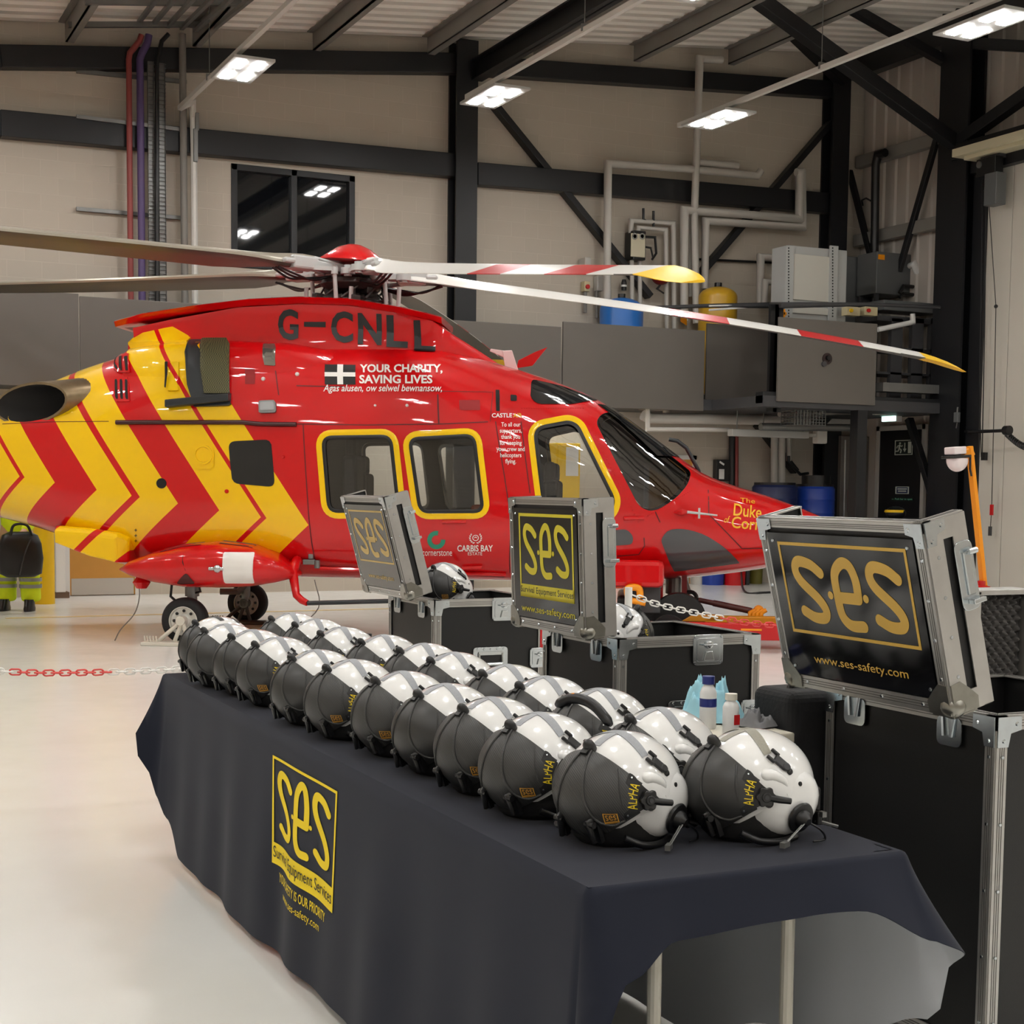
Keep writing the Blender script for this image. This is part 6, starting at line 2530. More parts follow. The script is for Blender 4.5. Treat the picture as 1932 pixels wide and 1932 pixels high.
    W, Hh = wy, lh

    def rect(a, c, d, e):
        return a * W, c * W, d * Hh, e * Hh
    if sign == 'yellow':
        x0, x1, y0, y1 = rect(.15, .89, .235, .885)
        decal(frame2d(x0, x1, y0, y1, .012, 2), fn, fg, 'sign_frame', lid, .0075)
        decal(grid2d(x0, x1, y0, y0 + .10 * Hh), fn, fg, 'sign_band', lid, .0075)
        decal(ses2d(*rect(.22, .82, .43, .79)), fn, fg, 'sign_logo', lid, .0075)
        decal(fit(text2d('Survival Equipment Services', .0), x0 + .006, x1 - .006, y0 + .02 * Hh, y0 + .085 * Hh), fn, M_SIGN, 'sign_text', lid, .0085)
        decal(fit(text2d('www.ses-safety.com', .005), *rect(.16, .89, .105, .175)), fn, fg, 'sign_text', lid, .0075)
    else:
        x0, x1, y0, y1 = rect(.12, .90, .335, .87)
        decal(frame2d(x0, x1, y0, y1, .009, 2), fn, fg, 'sign_frame', lid, .0075)
        decal(ses2d(*rect(.20, .84, .43, .77)), fn, fg, 'sign_logo', lid, .0075)
        decal(fit(text2d('www.ses-safety.com', .005), *rect(.23, .80, .15, .215)), fn, fg, 'sign_text', lid, .0075)
    m = MB()
    for yy in (.06, wy - .06):
        for zz in (.06, lh - .06):
            m.lathe([(.005, 0), (.004, .003)], (-.0065, yy, zz), (-1, 0, 0), 8)
    lb('sign_screws', m, M_ZINC)
    if top_tray:
        m = MB().bx((.03, wy - .16, h - .06), (.32, wy - .03, h + .055))
        t_ = m.build('tray', M_LAM, o)
        m = MB()
        for (a, b_, u) in box_edges(.29, .13, .115):
            edge(m, Vector(a) + Vector((.03, wy - .16, h - .06)), Vector(b_) + Vector((.03, wy - .16, h - .06)), .02, u)
        m.build('tray_trim', [M_ALU, M_ALUL], t_)
    return o


CH = .97
a3 = onz(1857, 1349, CH)
b3 = onz(1543, 1298, CH)
fc3 = flight_case(2.655, 2.79, .66, .668, CH, .475, .125, math.radians(14), 'nearest black flight case, gold logo sign on its leaning open lid', 'gold', False)
fc2 = flight_case(2.735, 4.80, .62, .61, CH, .50, .125, math.radians(2.5), 'middle black flight case, yellow logo sign with text band on its upright lid', 'yellow')
fc1 = flight_case(2.84, 6.80, .60, .62, CH, .505, .125, math.radians(15), 'farthest black flight case, pale glare painted on its leaning logo sign lid', 'pale')
m = MB().bx((.585, -.006, .4), (.618, -.004, .9))
# red strip taped on the far case's near corner
MB().bx((.575, -.0065, .62), (.595, -.0055, .90)).build('red_tape', M_RED, fc1)

# fourth case, standing behind the nearest one, lid lined with egg-box foam
fc4 = empty('flight_case', (3.33, 3.64, 0), 0, 'flight case behind the nearest one, its raised lid showing egg-box foam', 'flight case', 'flight cases behind the helmet tables')
MB().bx((0, .004, .1), (.4, .5, .82)).build('body', M_LAM, fc4, bevel=.01)
for s in ((.05, .08), (.35, .08), (.05, .42), (.35, .42)):
    MB().lathe([(.03, -.014), (.045, -.012), (.045, .012), (.03, .014)], (s[0], s[1], .045), (1, 0, 0), 16).cyl((s[0], s[1], .05), (s[0], s[1], .11), .012, 8).build('castor', M_RUBBER, fc4)
LZ0, LZ1 = .83, 1.215
lid4 = MB().bx((0, 0.02, LZ0), (.4, .05, LZ1)).build('lid', M_LAM, fc4)
m = MB()
m.bx((-.004, -.045, LZ0), (.012, .05, LZ1)).bx((.20, -.045, LZ0), (.222, .05, LZ1)).bx((-.004, -.045, LZ1 - .014), (.222, .05, LZ1 + .004)).bx((-.004, -.045, LZ0), (.222, .05, LZ0 + .014))
m.build('lid_frame', M_ALU, lid4, bevel=.003)
vs, fs = [], []
nx, nz = 66, 126
for i in range(nx + 1):
    for j in range(nz + 1):
        u, v = i / nx, j / nz
        X, Zz = .014 + .184 * u, LZ0 + .016 + (LZ1 - LZ0 - .032) * v
        vs.append((X, -.012 - .016 * math.sin(u * 5.5 * 2 * PI) * math.sin(v * 10.5 * 2 * PI), Zz))
for i in range(nx):
    for j in range(nz):
        a = i * (nz + 1) + j
        fs.append((a, a + nz + 1, a + nz + 2, a + 1))
MB().add(vs, fs).build('egg_box_foam', M_FOAM, lid4, smooth=80)

# helmets standing in the cases
place_helmet('plainses', 3.06, 7.20, CH - .075, math.radians(35), 'black and white helmet standing in the farthest flight case', 'helmets in the flight cases')
o = place_helmet('plain', 2.935, 5.20, CH - .14, math.radians(178), 'white helmet seen from the back in the middle flight case', 'helmets in the flight cases')

# ================================================================== SMALL THINGS ON AND ROUND THE TABLE
M_CLOTHB = mat('pale blue cloth', S(150, 200, 214), .9)
M_CLOTHG = mat('grey cloth', S(120, 120, 122), .9)


def crumple(name, c, r, h, m, label, cat='cloth', seed=1, sx=1.0, sy=1.0):
    from mathutils import noise
    off = Vector((seed * 3.1, seed * 1.7, 0))
    vs, fs = [], []
    nr, na = 22, 64
    for i in range(nr + 1):
        t = i / nr
        for j in range(na):
            a = 2 * PI * j / na
            d = Vector((math.cos(a) * t, math.sin(a) * t, 0))
            k = 1 + .35 * noise.noise(Vector((math.cos(a) * 1.1, math.sin(a) * 1.1, seed)))
            f = noise.noise(d * 2.1 + off) * .6 + (.3 - abs(noise.noise(d * 2.9 + off)) * 1.1) + noise.noise(d * 6 + off) * .12
            z = h * (max(0, 1 - t ** 3) * (.6 + f)) + .005
            vs.append((c[0] + r * k * t * math.cos(a) * sx, c[1] + r * k * t * math.sin(a) * sy, c[2] + max(z, .003)))
    for i in range(nr):
        for j in range(na):
            k = (j + 1) % na
            fs.append((i * na + j, i * na + k, (i + 1) * na + k, (i + 1) * na + j))
    o = MB().add(vs, fs).build(name, m, smooth=180)
    return tag(o, label, cat)


def bottle(name, x, y, z, r, h, mb_, mc, label, band=None, bandm=None, capk=.42, caph=.14):
    o = empty(name, (x, y, z), 0, label, 'bottle')
    MB().lathe([(r * .9, 0), (r, h * .03), (r, h * .68), (r * .8, h * .77), (r * capk, h * .83), (r * capk, h * .86)], n=24).build('body', mb_, o, smooth=50)
    MB().lathe([(r * capk * 1.35, h * .85), (r * capk * 1.35, h * (.85 + caph)), (r * capk * 1.1, h)], n=18).build('cap', mc, o, smooth=40)
    for (a, b, m) in (band or []):
        MB().lathe([(r * 1.012, h * a), (r * 1.012, h * b)], n=24, cap=False).build('label_band', m, o, smooth=50)
    return o


M_BOTW = mat('white bottle', S(232, 232, 230), .35)
M_DBLUE = mat('dark blue cap', S(30, 44, 120), .4)
# a low white stand between table and cases carries bottles and cloths
ZS = .84
st_ = empty('side_stand', (2.42, 3.50, 0), 0, 'small pale stand behind the helmet rows carrying bottles and cloths', 'stand')
MB().bx((-.12, -.05, ZS - .03), (.12, .46, ZS)).build('stand_top', mat('pale stand top', S(214, 208, 192), .5), st_, bevel=.005)
for sx, sy in ((-.10, -.03), (.10, -.03), (-.10, .43), (.10, .43)):
    MB().cyl((sx, sy, 0), (sx, sy, ZS - .03), .014, 10).build('leg', M_LEG, st_)
c = onz(1352, 1366, ZS)
crumple('cleaning_cloth', (2.465, 3.76, ZS), .095, .12, M_CLOTHB, 'pale blue cleaning cloth heaped behind the blue-capped bottle', seed=4, sx=.9, sy=1.3)
c = onz(1335, 1374, ZS)
bottle('spray_bottle', c.x, c.y, ZS, .024, .150, M_BOTW, M_DBLUE, 'white bottle with dark blue cap beside the blue cloth', [(.42, .58, M_DBLUE)], capk=.55, caph=.15)
c = onz(1378, 1386, ZS)
lb_ = bottle('lotion_bottle', c.x, c.y, ZS, .023, .115, M_BOTW, mat('cream cap', S(228, 224, 210), .5), 'small white bottle with cream cap and red label mark, nearest the blue cloth', capk=.55, caph=.15)
MB().bx((-.004, -.0240, .03), (.014, -.019, .058)).build('red_mark', M_RED, lb_)
crumple('cleaning_cloth', (2.06, 5.92, TZ + .003), .075, .15, M_CLOTHB, 'pale blue cloth heaped at the far end of the table', seed=9)
bottle('spray_bottle', 2.10, 5.74, TZ + .003, .026, .19, mat('grey bottle', S(170, 172, 174), .35), M_BLACK, 'slim grey bottle with black spray top at the far end', capk=.6, caph=.14)
# padded black bag on the floor left of the nearest case
bg = tag(MB().bx((2.56, 3.50, 0), (2.80, 3.70, .945)).build('equipment_bag', mat('black nylon', S(20, 20, 22), .85, bump=.2, bscale=60), bevel=.03, seg=4), 'tall soft black bag standing left of the nearest flight case', 'bag')
MB().tube(catmull([(2.62, 3.6, .93), (2.64, 3.6, .955), (2.72, 3.6, .955), (2.74, 3.6, .93)], 5), .010, 8).build('handle', M_BLACK, bg)
c = onz(1442, 1370, ZS)
crumple('cleaning_cloth', (2.50, c.y, ZS), .055, .05, M_CLOTHG, 'crumpled dark grey cloth between the bottles and the black bag', seed=6)
# ================================================================== UNDER THE MEZZANINE
YB = 21.3


def bw(px, py, off=0.0):
    return ony(px, py, YB - off)


# doors in the back wall
def wood_door(n, pxl, pxr, top, kick):
    a, b = bw(pxl, 1100).x, bw(pxr, 1100).x
    m = MB().bx((a - .07, YB - .05, 0), (a, YB, top + .07)).bx((b, YB - .05, 0), (b + .07, YB, top + .07)).bx((a - .07, YB - .05, top), (b + .07, YB, top + .07))
    d = struct('door_%d' % n, m, M_WHITEP)
    MB().bx((a, YB - .03, .01), (b, YB - .005, top)).build('door_leaf', M_WOOD, d)
    if kick:
        MB().bx((a + .02, YB - .035, .012), (b - .02, YB - .03, kick)).build('kick_plate', mat('brushed kick plate', S(196, 192, 184), .35, .4), d)
    return d


wood_door(2, 131, 254, 2.05, .24)
wood_door(3, 1218, 1300, 2.05, .2)
# yellow clad pillar and white cupboard at the left
p = onz(84, 1139, 0)
struct('steel_pillar', MB().cyl((p.x, p.y, 0), (p.x, p.y, ZM0), .13, 24), M_YELLOW, smooth=40)
p0, p1 = bw(104, 1100, .35), bw(123, 1100, .35)
o = tag(MB().bx((p0.x, YB - .4, .08), (p1.x, YB, 1.9)).build('white_cupboard', M_WHITEP, bevel=.01), 'narrow white cupboard between the yellow pillar and the wooden door', 'cupboard')
MB().bx((p0.x, YB - .38, 0), (p1.x + .05, YB, .08)).build('plinth', mat('brown plinth', S(100, 78, 60), .6), o)
# added lamps brightening the wall under the mezzanine, unseen behind the helicopter
for k, x in enumerate((3.9, 6.3, 8.7, 11.0)):
    r = empty('added_batten', (x, 20.7, ZM0 - .04), 0, 'added tube lamp under the mezzanine, unseen behind the helicopter', 'lamp', 'added tube lamps under the mezzanine')
    MB().bx((-.6, -.05, -.03), (.6, .05, .04)).build('housing', M_LAMP, r)
    MB().bx((-.57, -.035, -.04), (.57, .035, -.03)).build('tube', mat('added tube light', (1, 1, 1), emit=(1, .98, .94), es=48), r)
# yellow cabinet with notices behind the cockpit
p0, p1 = ony(1038, 900, 20.9), ony(1083, 900, 20.9)
cb = empty('yellow_cabinet', (p0.x, 20.7, 0), 0, 'yellow metal cabinet with a white notice, seen through the cockpit door window', 'cabinet')
W_ = p1.x - p0.x
ht = ony(1060, 836, 20.7).z
MB().bx((0, 0, 0), (W_, .5, ht)).build('body', M_YELLOW, cb, bevel=.01)
MB().bx((.02, -.015, .05), (W_ - .02, 0, ht - .03)).build('door', M_YELLOW, cb, bevel=.005)
MB().bx((W_ * .38, -.019, ht - .50), (W_ * .9, -.016, ht - .06)).build('notice', M_WTXT, cb)
tag(MB().bx((p1.x + .1, 20.6, 0), (p1.x + .75, 21.1, .95)).build('orange_crate', mat('orange red crate', S(210, 80, 40), .5), bevel=.01), 'orange red crate stack right of the yellow cabinet, seen through the cockpit window', 'crate')
tag(MB().bx((bw(1105, 900).x + .75, 20.7, 0), (bw(1180, 900).x, 21.2, 1.15)).build('dark_cupboard', M_DARKGREY, bevel=.01), 'low dark grey cupboard behind the cockpit', 'cupboard')
# wall things right of the nose
o = tag(MB().bx(bw(1352, 867, .12), bw(1371, 908, .01)).build('wall_telephone', M_BLACK, bevel=.01), 'black wall mounted box with white label right of the windscreen', 'box')
MB().bx(bw(1357, 885, .125), bw(1366, 904, .12)).build('label_plate', M_WHITEP, o)
MB().box(bw(1362, 874, .125), (.10, .006, .03), Matrix.Rotation(.5, 3, 'Y')).build('label_plate', M_WHITEP, o)
wtube('conduit', [(1381, 820), (1381, 960)], .05, M_BLACKSTEEL, 'black vertical cable duct on the wall right of the black box', 'conduit', .1)
wtube('conduit', [(1389, 822), (1389, 960)], .04, M_REDC, 'dull red vertical duct beside the black one', 'conduit', .1)
for i, (px, y1, r, nme) in enumerate(((1461, 915, .06, 'left of three white drop pipes under the mezzanine'), (1474, 912, .07, 'middle of three white drop pipes under the mezzanine'), (1488, 870, .045, 'thin right one of three white drop pipes under the mezzanine'))):
    wtube('drop_pipe', [(px, 800), (px, y1)], r, M_PIPE, nme, 'pipe', .25)
boxbeam('steel_brace', bw(1428, 800, .1), bw(1500, 890, .1), .1, .16, up=(0, 1, 0))
wtube('hose', [(1488, 860), (1488, 870), (1495, 880), (1510, 895), (1525, 893)], .025, M_BLACK, 'black hose bending over the blue drum', 'hose', .33)


def drum(px, top, bot, wpx, y, label, m=None, lid=M_BLACK):
    p = ony(px, top, y)
    q = ony(px, bot, y)
    r = (ony(px + wpx / 2, top, y).x - ony(px - wpx / 2, top, y).x) / 2
    z0 = max(0, q.z)
    h = p.z - z0
    o = empty('plastic_drum', (p.x, y, z0), 0, label, 'drum', 'blue plastic drums')
    MB().lathe([(r * .93, 0), (r, h * .06), (r, h * .3), (r * 1.02, h * .33), (r, h * .36), (r, h * .63), (r * 1.02, h * .66), (r, h * .69), (r, h * .93), (r * .9, h)], n=32).build('body', m or M_BLUE, o, smooth=30)
    MB().lathe([(r * .92, h - .02), (r * .92, h + .03)], n=32).build('lid', lid, o)
    return o


M_NAVY = mat('navy plastic', S(24, 34, 74), .45)
# a dark bench carries the drums
y_b = 20.5
z_b = ony(1540, 992, y_b).z
b0, b1 = ony(1426, 992, y_b).x, ony(1577, 992, y_b).x
bn = empty('low_bench', ((b0 + b1) / 2, y_b, 0), 0, 'low dark bench carrying the blue drums behind the nose', 'bench')
MB().bx(((b0 - b1) / 2, -.42, z_b - .05), ((b1 - b0) / 2, .38, z_b)).build('bench_top', M_DARKGREY, bn, bevel=.005)
for sx in (-1, 1):
    for sy in (-.38, .34):
        MB().bx((sx * (b1 - b0) / 2 - sx * .08 - .03, sy - .03, 0), (sx * (b1 - b0) / 2 - sx * .08 + .03, sy + .03, z_b - .05)).build('leg', M_DARKGREY, bn)
drum(1537, 917, 992, 62, y_b, 'bright blue plastic drum behind the helicopter nose')
drum(1462, 914, 992, 70, y_b, 'darker navy plastic drum left of the bright blue one', M_NAVY)
pb = ony(1540, 905, y_b)
tag(MB().cyl((pb.x, y_b, ony(1537, 917, y_b).z + .03), (pb.x, y_b, ony(1537, 897, y_b).z), .24, 24).build('black_bucket', M_BLACK, smooth=40), 'black bucket standing on the bright blue drum', 'bucket')
# bins on the floor under the nose
for (a, b, t, bt, m, nme, lab) in ((1297, 1322, 1070, 1102, M_PIPE, 'pale_bin', 'pale beige bin on the floor left of the blue bin'), (1329, 1377, 1066, 1104, M_BLUE, 'blue_bin', 'blue bin on the floor seen under the helicopter nose'),
                              (1377, 1420, 1075, 1105, M_RED, 'red_bin', 'red bin with white upper part seen under the nose'), (1421, 1447, 1066, 1102, mat('olive bin', S(110, 104, 40), .5), 'olive_bin', 'olive yellow bin right of the red bin')):
    q0, q1 = onz(a, bt, 0), onz(b, bt, 0)
    c = (q0 + q1) / 2
    r = (q1 - q0).length / 2
    h = .75
    o = MB().lathe([(r * .86, 0), (r, h * .85), (r * 1.04, h * .86), (r * 1.04, h)], (c.x, min(c.y + r, 21.25 - r * 1.05), 0), (0, 0, 1), 24).build(nme, m, smooth=40)
    tag(o, lab, 'bin')
    if m is M_RED:
        MB().lathe([(r * .95, h * .42), (r * 1.01, h * .84)], (c.x, min(c.y + r, 21.25 - r * 1.05), 0), (0, 0, 1), 24, cap=False).build('white_band', M_WHITEP, o, smooth=40)
tag(MB().tube(catmull([onz(1388, 1103, .02) + Vector((0, -.1, .55)), onz(1388, 1100, .02) + Vector((-.1, -.3, .2)), onz(1405, 1116, .02), onz(1440, 1118, .02), onz(1500, 1114, .02)], 8), .018, 6).build('floor_hose', M_BLACK, smooth=60), 'black hose curving over the floor by the red bin', 'hose')
# overhead services below the mezzanine
def mez(name, pts, r, m, label, y, cat='pipe', n=10):
    return tag(MB().tube([ony(px, py, y) for px, py in pts], r, n).build(name, m, smooth=50), label, cat)


mez('service_pipe', [(1205, 766), (1258, 768), (1258, 785)], .06, M_PIPE, 'pale duct elbow just under the mezzanine beside the windscreen', 20.5)
mez('service_pipe', [(1213, 783), (1225, 789), (1470, 792)], .085, M_PIPE, 'thick pale lagged pipe running under the mezzanine', 20.3)
mez('service_pipe', [(1222, 760), (1222, 810), (1375, 811)], .035, M_PIPE, 'thin pale pipe low under the mezzanine left of the lamp batten', 20.1)
mez('service_pipe', [(1435, 805), (1627, 807)], .06, M_GREYSTEEL, 'grey tube running right behind the wire basket', 19.5)
mez('service_pipe', [(1470, 781), (1630, 776)], .045, M_PIPE, 'upper pale tube right of the wire basket', 19.6)
mez('service_pipe', [(1648, 777), (1765, 779)], .05, M_PIPE, 'pale tube above the green exit lamp', 19.4)
o = tag(MB().beam(ony(1377, 816, 19.9), ony(1522, 821, 19.9), .14, .11).build('batten_fitting', M_LAMP, bevel=.01), 'unlit white batten fitting hanging under the mezzanine', 'lamp')
MB().box(ony(1547, 823, 19.9), (.2, .14, .24)).build('end_box', M_PIPE, o, bevel=.02)
MB().beam(ony(1522, 821, 19.9), ony(1540, 822, 19.9), .06, .05).build('link', M_PIPE, o)
for px in (1390, 1440, 1515):
    MB().cyl(ony(px, 818, 19.9), (ony(px, 818, 19.9).x, 19.9, ZM0), .01, 6).build('hanger', M_GREYSTEEL, o)
wb = empty('wire_basket', ony(1528, 765, 19.1), 0, 'wire mesh basket hanging below the holed balustrade panel', 'basket')
A_, B_ = ony(1500, 768, 19.1) - wb.location, ony(1557, 803, 19.1) - wb.location
mb = MB()
for i in range(11):
    x = A_.x + (B_.x - A_.x) * i / 10
    mb.tube([(x, 0, A_.z + .1), (x, 0, B_.z), (x, .35, B_.z), (x, .35, A_.z + .1)], .006, 5)
for j in range(7):
    z = A_.z + (B_.z - A_.z) * j / 6
    mb.tube([(A_.x, 0, z), (B_.x, 0, z), (B_.x, .35, z), (A_.x, .35, z), (A_.x, 0, z)], .006, 5)
mb.build('wire_mesh', M_GREYSTEEL, wb)
tag(MB().add([ony(1560, 800, 19.3), ony(1615, 800, 19.3), ony(1608, 791, 19.3), ony(1570, 790, 19.3), ony(1560, 800, 19.7), ony(1615, 800, 19.7), ony(1608, 791, 19.7), ony(1570, 790, 19.7)], [(0, 1, 2, 3), (4, 7, 6, 5), (0, 4, 5, 1), (1, 5, 6, 2), (2, 6, 7, 3), (3, 7, 4, 0)]).build('pendant_lamp', M_GREYSTEEL), 'grey metal lamp shade under the mezzanine right of the basket', 'lamp')
# fire exit in the right wall
XE = 16.7
y0, y1 = onx(1742, 900, XE).y, onx(1662, 900, XE).y
zt = onx(1700, 812, XE).z
m = MB().bx((XE - .06, y0 - .08, 0), (XE, y0, zt + .08)).bx((XE - .06, y1, 0), (XE, y1 + .08, zt + .08)).bx((XE - .06, y0 - .08, zt), (XE, y1 + .08, zt + .08))
d4 = struct('door_4', m, M_PIPE)
MB().bx((XE - .04, y0, .01), (XE, y1, zt)).build('door_leaf', mat('black door', S(18, 18, 20), .4), d4)


def esign(name, a, b, label, m, par=None):
    """a flat plate on the exit door between two pixels"""
    p, q = onx(*a, XE - .05), onx(*b, XE - .05)
    o = MB().bx((XE - .052, q.y, q.z), (XE - .042, p.y, p.z)).build(name, m)
    tag(o, label, 'sign')
    fn = plane_fn((XE - .053, p.y, q.z), (0, -(p.y - q.y), 0), (0, 0, (p.z - q.z)))
    n_ = lambda u, v: (fn(u, v)[0], Vector((-1, 0, 0)))
    return o, n_


M_SIGNW = mat('sign white', S(190, 196, 184), .5)
M_SIGNK = mat('sign dark', S(26, 34, 30), .5)
o, fn = esign('fire_exit_sign', (1689, 831), (1722, 858), 'fire exit sign with running figure and arrow on the black door', M_SIGNK)
decal(frame2d(0, 1, 0, 1, .05, 2), fn, M_SIGNW, 'border', o, .002)
decal(grid2d(.74, .92, .12, .88), fn, M_SIGNW, 'doorway', o, .002)
decal(join2d(grid2d(.53, .59, .35, .82), poly2d([(.46, .42), (.66, .42), (.56, .18)])), fn, M_SIGNW, 'arrow', o, .002)
decal(join2d(disc2d(.29, .80, .06, 12), stroke([(.28, .68), (.25, .5), (.27, .42)], .09), stroke([(.26, .44), (.36, .34), (.33, .16)], .07), stroke([(.25, .44), (.20, .28), (.08, .26)], .07), stroke([(.28, .66), (.38, .58), (.42, .64)], .05), stroke([(.27, .66), (.15, .60), (.12, .48)], .05)), fn, M_SIGNW, 'running_figure', o, .002)
o, fn = esign('door_notice', (1690, 918), (1715, 932), 'small blue notice low on the black exit door', mat('blue grey sign', S(52, 60, 92), .5))
decal(join2d(frame2d(0, 1, 0, 1, .08, 1), grid2d(.15, .85, .6, .75), grid2d(.2, .8, .3, .45)), fn, M_SIGNW, 'notice_lines', o, .002)
o, fn = esign('push_bar_notice', (1682, 938), (1722, 946), 'thin green push bar notice at the bottom of the black exit door', M_SIGNK)
decal(fit(text2d('Push bar to open', .01), .18, .98, .2, .8), fn, mat('green sign text', S(120, 200, 160), .5), 'notice_text', o, .002)
decal(disc2d(.07, .5, .06, 12), fn, mat('green sign text', (1, 1, 1)), 'dot', o, .002)
tag(MB().bx((XE - .10, y0 + .1, 1.0), (XE - .05, y1 - .1, 1.08)).build('push_bar', M_DARKGREY, bevel=.01), 'dark push bar across the black exit door', 'bar')
p = onx(1683, 787, XE - .35)
ex = tag(MB().box(p, (.12, .36, .16)).build('exit_lamp', M_WHITEP, bevel=.01), 'glowing pale green emergency exit lamp above the black door', 'lamp')
MB().box(p + Vector((-.065, 0, 0)), (.012, .34, .135)).build('lit_face', mat('exit lamp glow', (.7, 1, .9), emit=(.62, 1.0, .86), es=3.2), ex)
MB().box(p + Vector((0, 0, .10)), (.03, .05, .16)).build('mount', M_GREYSTEEL, ex)
# leaning timber brace, mop and clutter by the exit
boxbeam('steel_brace', onx(1715, 790, XR), onx(1768, 960, XR), .1, .12, up=(1, 0, 0))
mo = tag(MB().tube([ony(1595, 830, 20.2), (ony(1593, 985, 20.2).x, 20.2, .0)], .018, 8).build('mop', M_GREYSTEEL), 'mop with a reddish worn head leaning beside the mezzanine post', 'mop')
MB().lathe([(.03, 0), (.10, -.1), (.09, -.45), (.02, -.5)], ony(1610, 915, 20.2), (0, 0, 1), 14).build('mop_head', mat('worn mop', S(120, 90, 84), .9, noise=.4, nscale=14), mo, smooth=60)
tag(MB().bx(ony(1588, 822, 20.9), ony(1640, 990, 21.0)).build('pale_board', mat('dull board', S(110, 104, 98), .6), bevel=.01), 'tall dull grey board leaning behind the mop', 'board')
p = onz(1690, 1010, .6)
o = tag(MB().sphere(onx(1690, 968, 15.8), .16, 18, 10, (1, 1, .7)).build('hard_hat', M_BLACK, smooth=60), 'dark hard hat with yellow band on a shelf by the exit door', 'hat')
MB().sphere(onx(1690, 967, 15.8) + Vector((-.02, 0, .01)), .162, 18, 6, (1, 1, .5), z0=-.1, z1=.4).build('yellow_band', M_YELLOW, o)
q = onx(1690, 975, 15.8)
tag(MB().bx((15.6, q.y - .5, 0), (16.05, q.y + .5, q.z - .02)).build('tool_chest', M_DARKGREY, bevel=.015), 'dark tool chest under the hard hat beside the exit door', 'chest')
# ================================================================== RIGHT WALL: DOOR DRIVE, ROPES, ARM
XD = XR - .05
p = onx(1875, 318, XR - .25)
hm = empty('door_motor', p, 0, 'grey door drive box hanging under the cream fascia', 'motor')


def dp(px, py, x=XR - .25):
    return onx(px, py, x) - hm.location


a, b = dp(1867, 330), dp(1888, 385)
MB().bx((-.1, b.y, b.z), (.1, a.y, a.z)).build('motor_box', M_TK, hm, bevel=.01)
a, b = dp(1850, 303), dp(1885, 328)
MB().bx((-.08, b.y, b.z), (.08, a.y, a.z)).build('gearbox', M_BLACK, hm, bevel=.01)
MB().cyl(dp(1856, 312) + Vector((-.1, 0, 0)), dp(1856, 312), .05, 16).build('pulley', M_GREYSTEEL, hm)
MB().bx((0, dp(1850, 300).y, dp(1850, 290).z), (.2, dp(1885, 300).y, dp(1850, 305).z)).build('bracket', M_DARKGREY, hm)
ropes = [([(1853, 330), (1852, 500), (1848, 700), (1851, 862)], .008, 'black pull cord'), ([(1861, 345), (1858, 600), (1853, 860)], .010, 'twin black hoist cord with a black grip'), ([(1866, 385), (1879, 578), (1876, 740), (1871, 960)], .007, 'thin black cord with a red tag low down')]
for i, (pts, r, lab) in enumerate(ropes):
    o = tag(MB().tube([onx(px, py, XR - .1) for px, py in pts], r, 6).build('hoist_rope', M_BLACK), lab + ' hanging before the white hangar door', 'rope', 'cords hanging by the hangar door')
    if i == 1:
        MB().box(onx(1857, 861, XR - .1), (.06, .08, .12)).build('grip', M_BLACK, o)
        MB().box(onx(1859, 352, XR - .1), (.05, .06, .12)).build('limit_switch', M_BLACK, o)
    if i == 2:
        MB().box(onx(1871, 962, XR - .1), (.03, .05, .16)).build('tag', M_RED, o)
        MB().box(onx(1868, 1002, XR - .1), (.03, .05, .14)).build('weight', M_DARKGREY, o)
        MB().tube([onx(1871, 962, XR - .1), onx(1868, 1002, XR - .1)], .006, 5).build('cord', M_BLACK, o)
        MB().sphere(onx(1879, 578, XR - .1), .03, 8, 6).build('knot', M_BLACK, o)
ar = tag(MB().tube([onx(1822, 814, XR - .05), onx(1828, 815, XR - .3), onx(1905, 812, XR - .3)], .025, 8).build('cable_bracket', M_BLACK), 'black arm holding a coiled cable before the hangar door', 'arm')
MB().cyl(onx(1896, 812, XR - .3), onx(1905, 812, XR - .3), .07, 14).build('arm_end', M_BLACK, ar)
pts = []
c0, c1 = onx(1899, 818, XR - .3), onx(1975, 838, XR - .3)
for k in range(160):
    t = k / 159
    c = c0.lerp(c1, t) - Vector((0, 0, .12 * math.sin(PI * t)))
    pts.append(c + Vector((.045 * math.cos(k * .9), 0, .045 * math.sin(k * .9))))
MB().tube(pts, .010, 5).build('coiled_cable', M_BLACK, ar, smooth=60)
o = tag(MB().bx(onx(1799, 778, XR - .2), onx(1812, 797, XR - .14)).build('control_box', M_TK, bevel=.01), 'small grey control box on the big column', 'box')
MB().tube([onx(1806, 778, XR - .17), onx(1807, 768, XR - .17)], .015, 6).tube([onx(1806, 797, XR - .17), onx(1804, 808, XR - .17)], .01, 6).build('cable', M_GREYSTEEL, o)

# ================================================================== ON THE HANGAR FLOOR
# orange floodlight mast on a red base
fb = onz(1845, 1135, 0)
YF = 12.6
fl = empty('floodlight_mast', (ony(1858, 1100, YF).x, YF, 0), 0, 'orange mast with a white floodlight on a red base at the right', 'floodlight')


def fp(px, py, y=YF):
    return ony(px, py, y) - fl.location


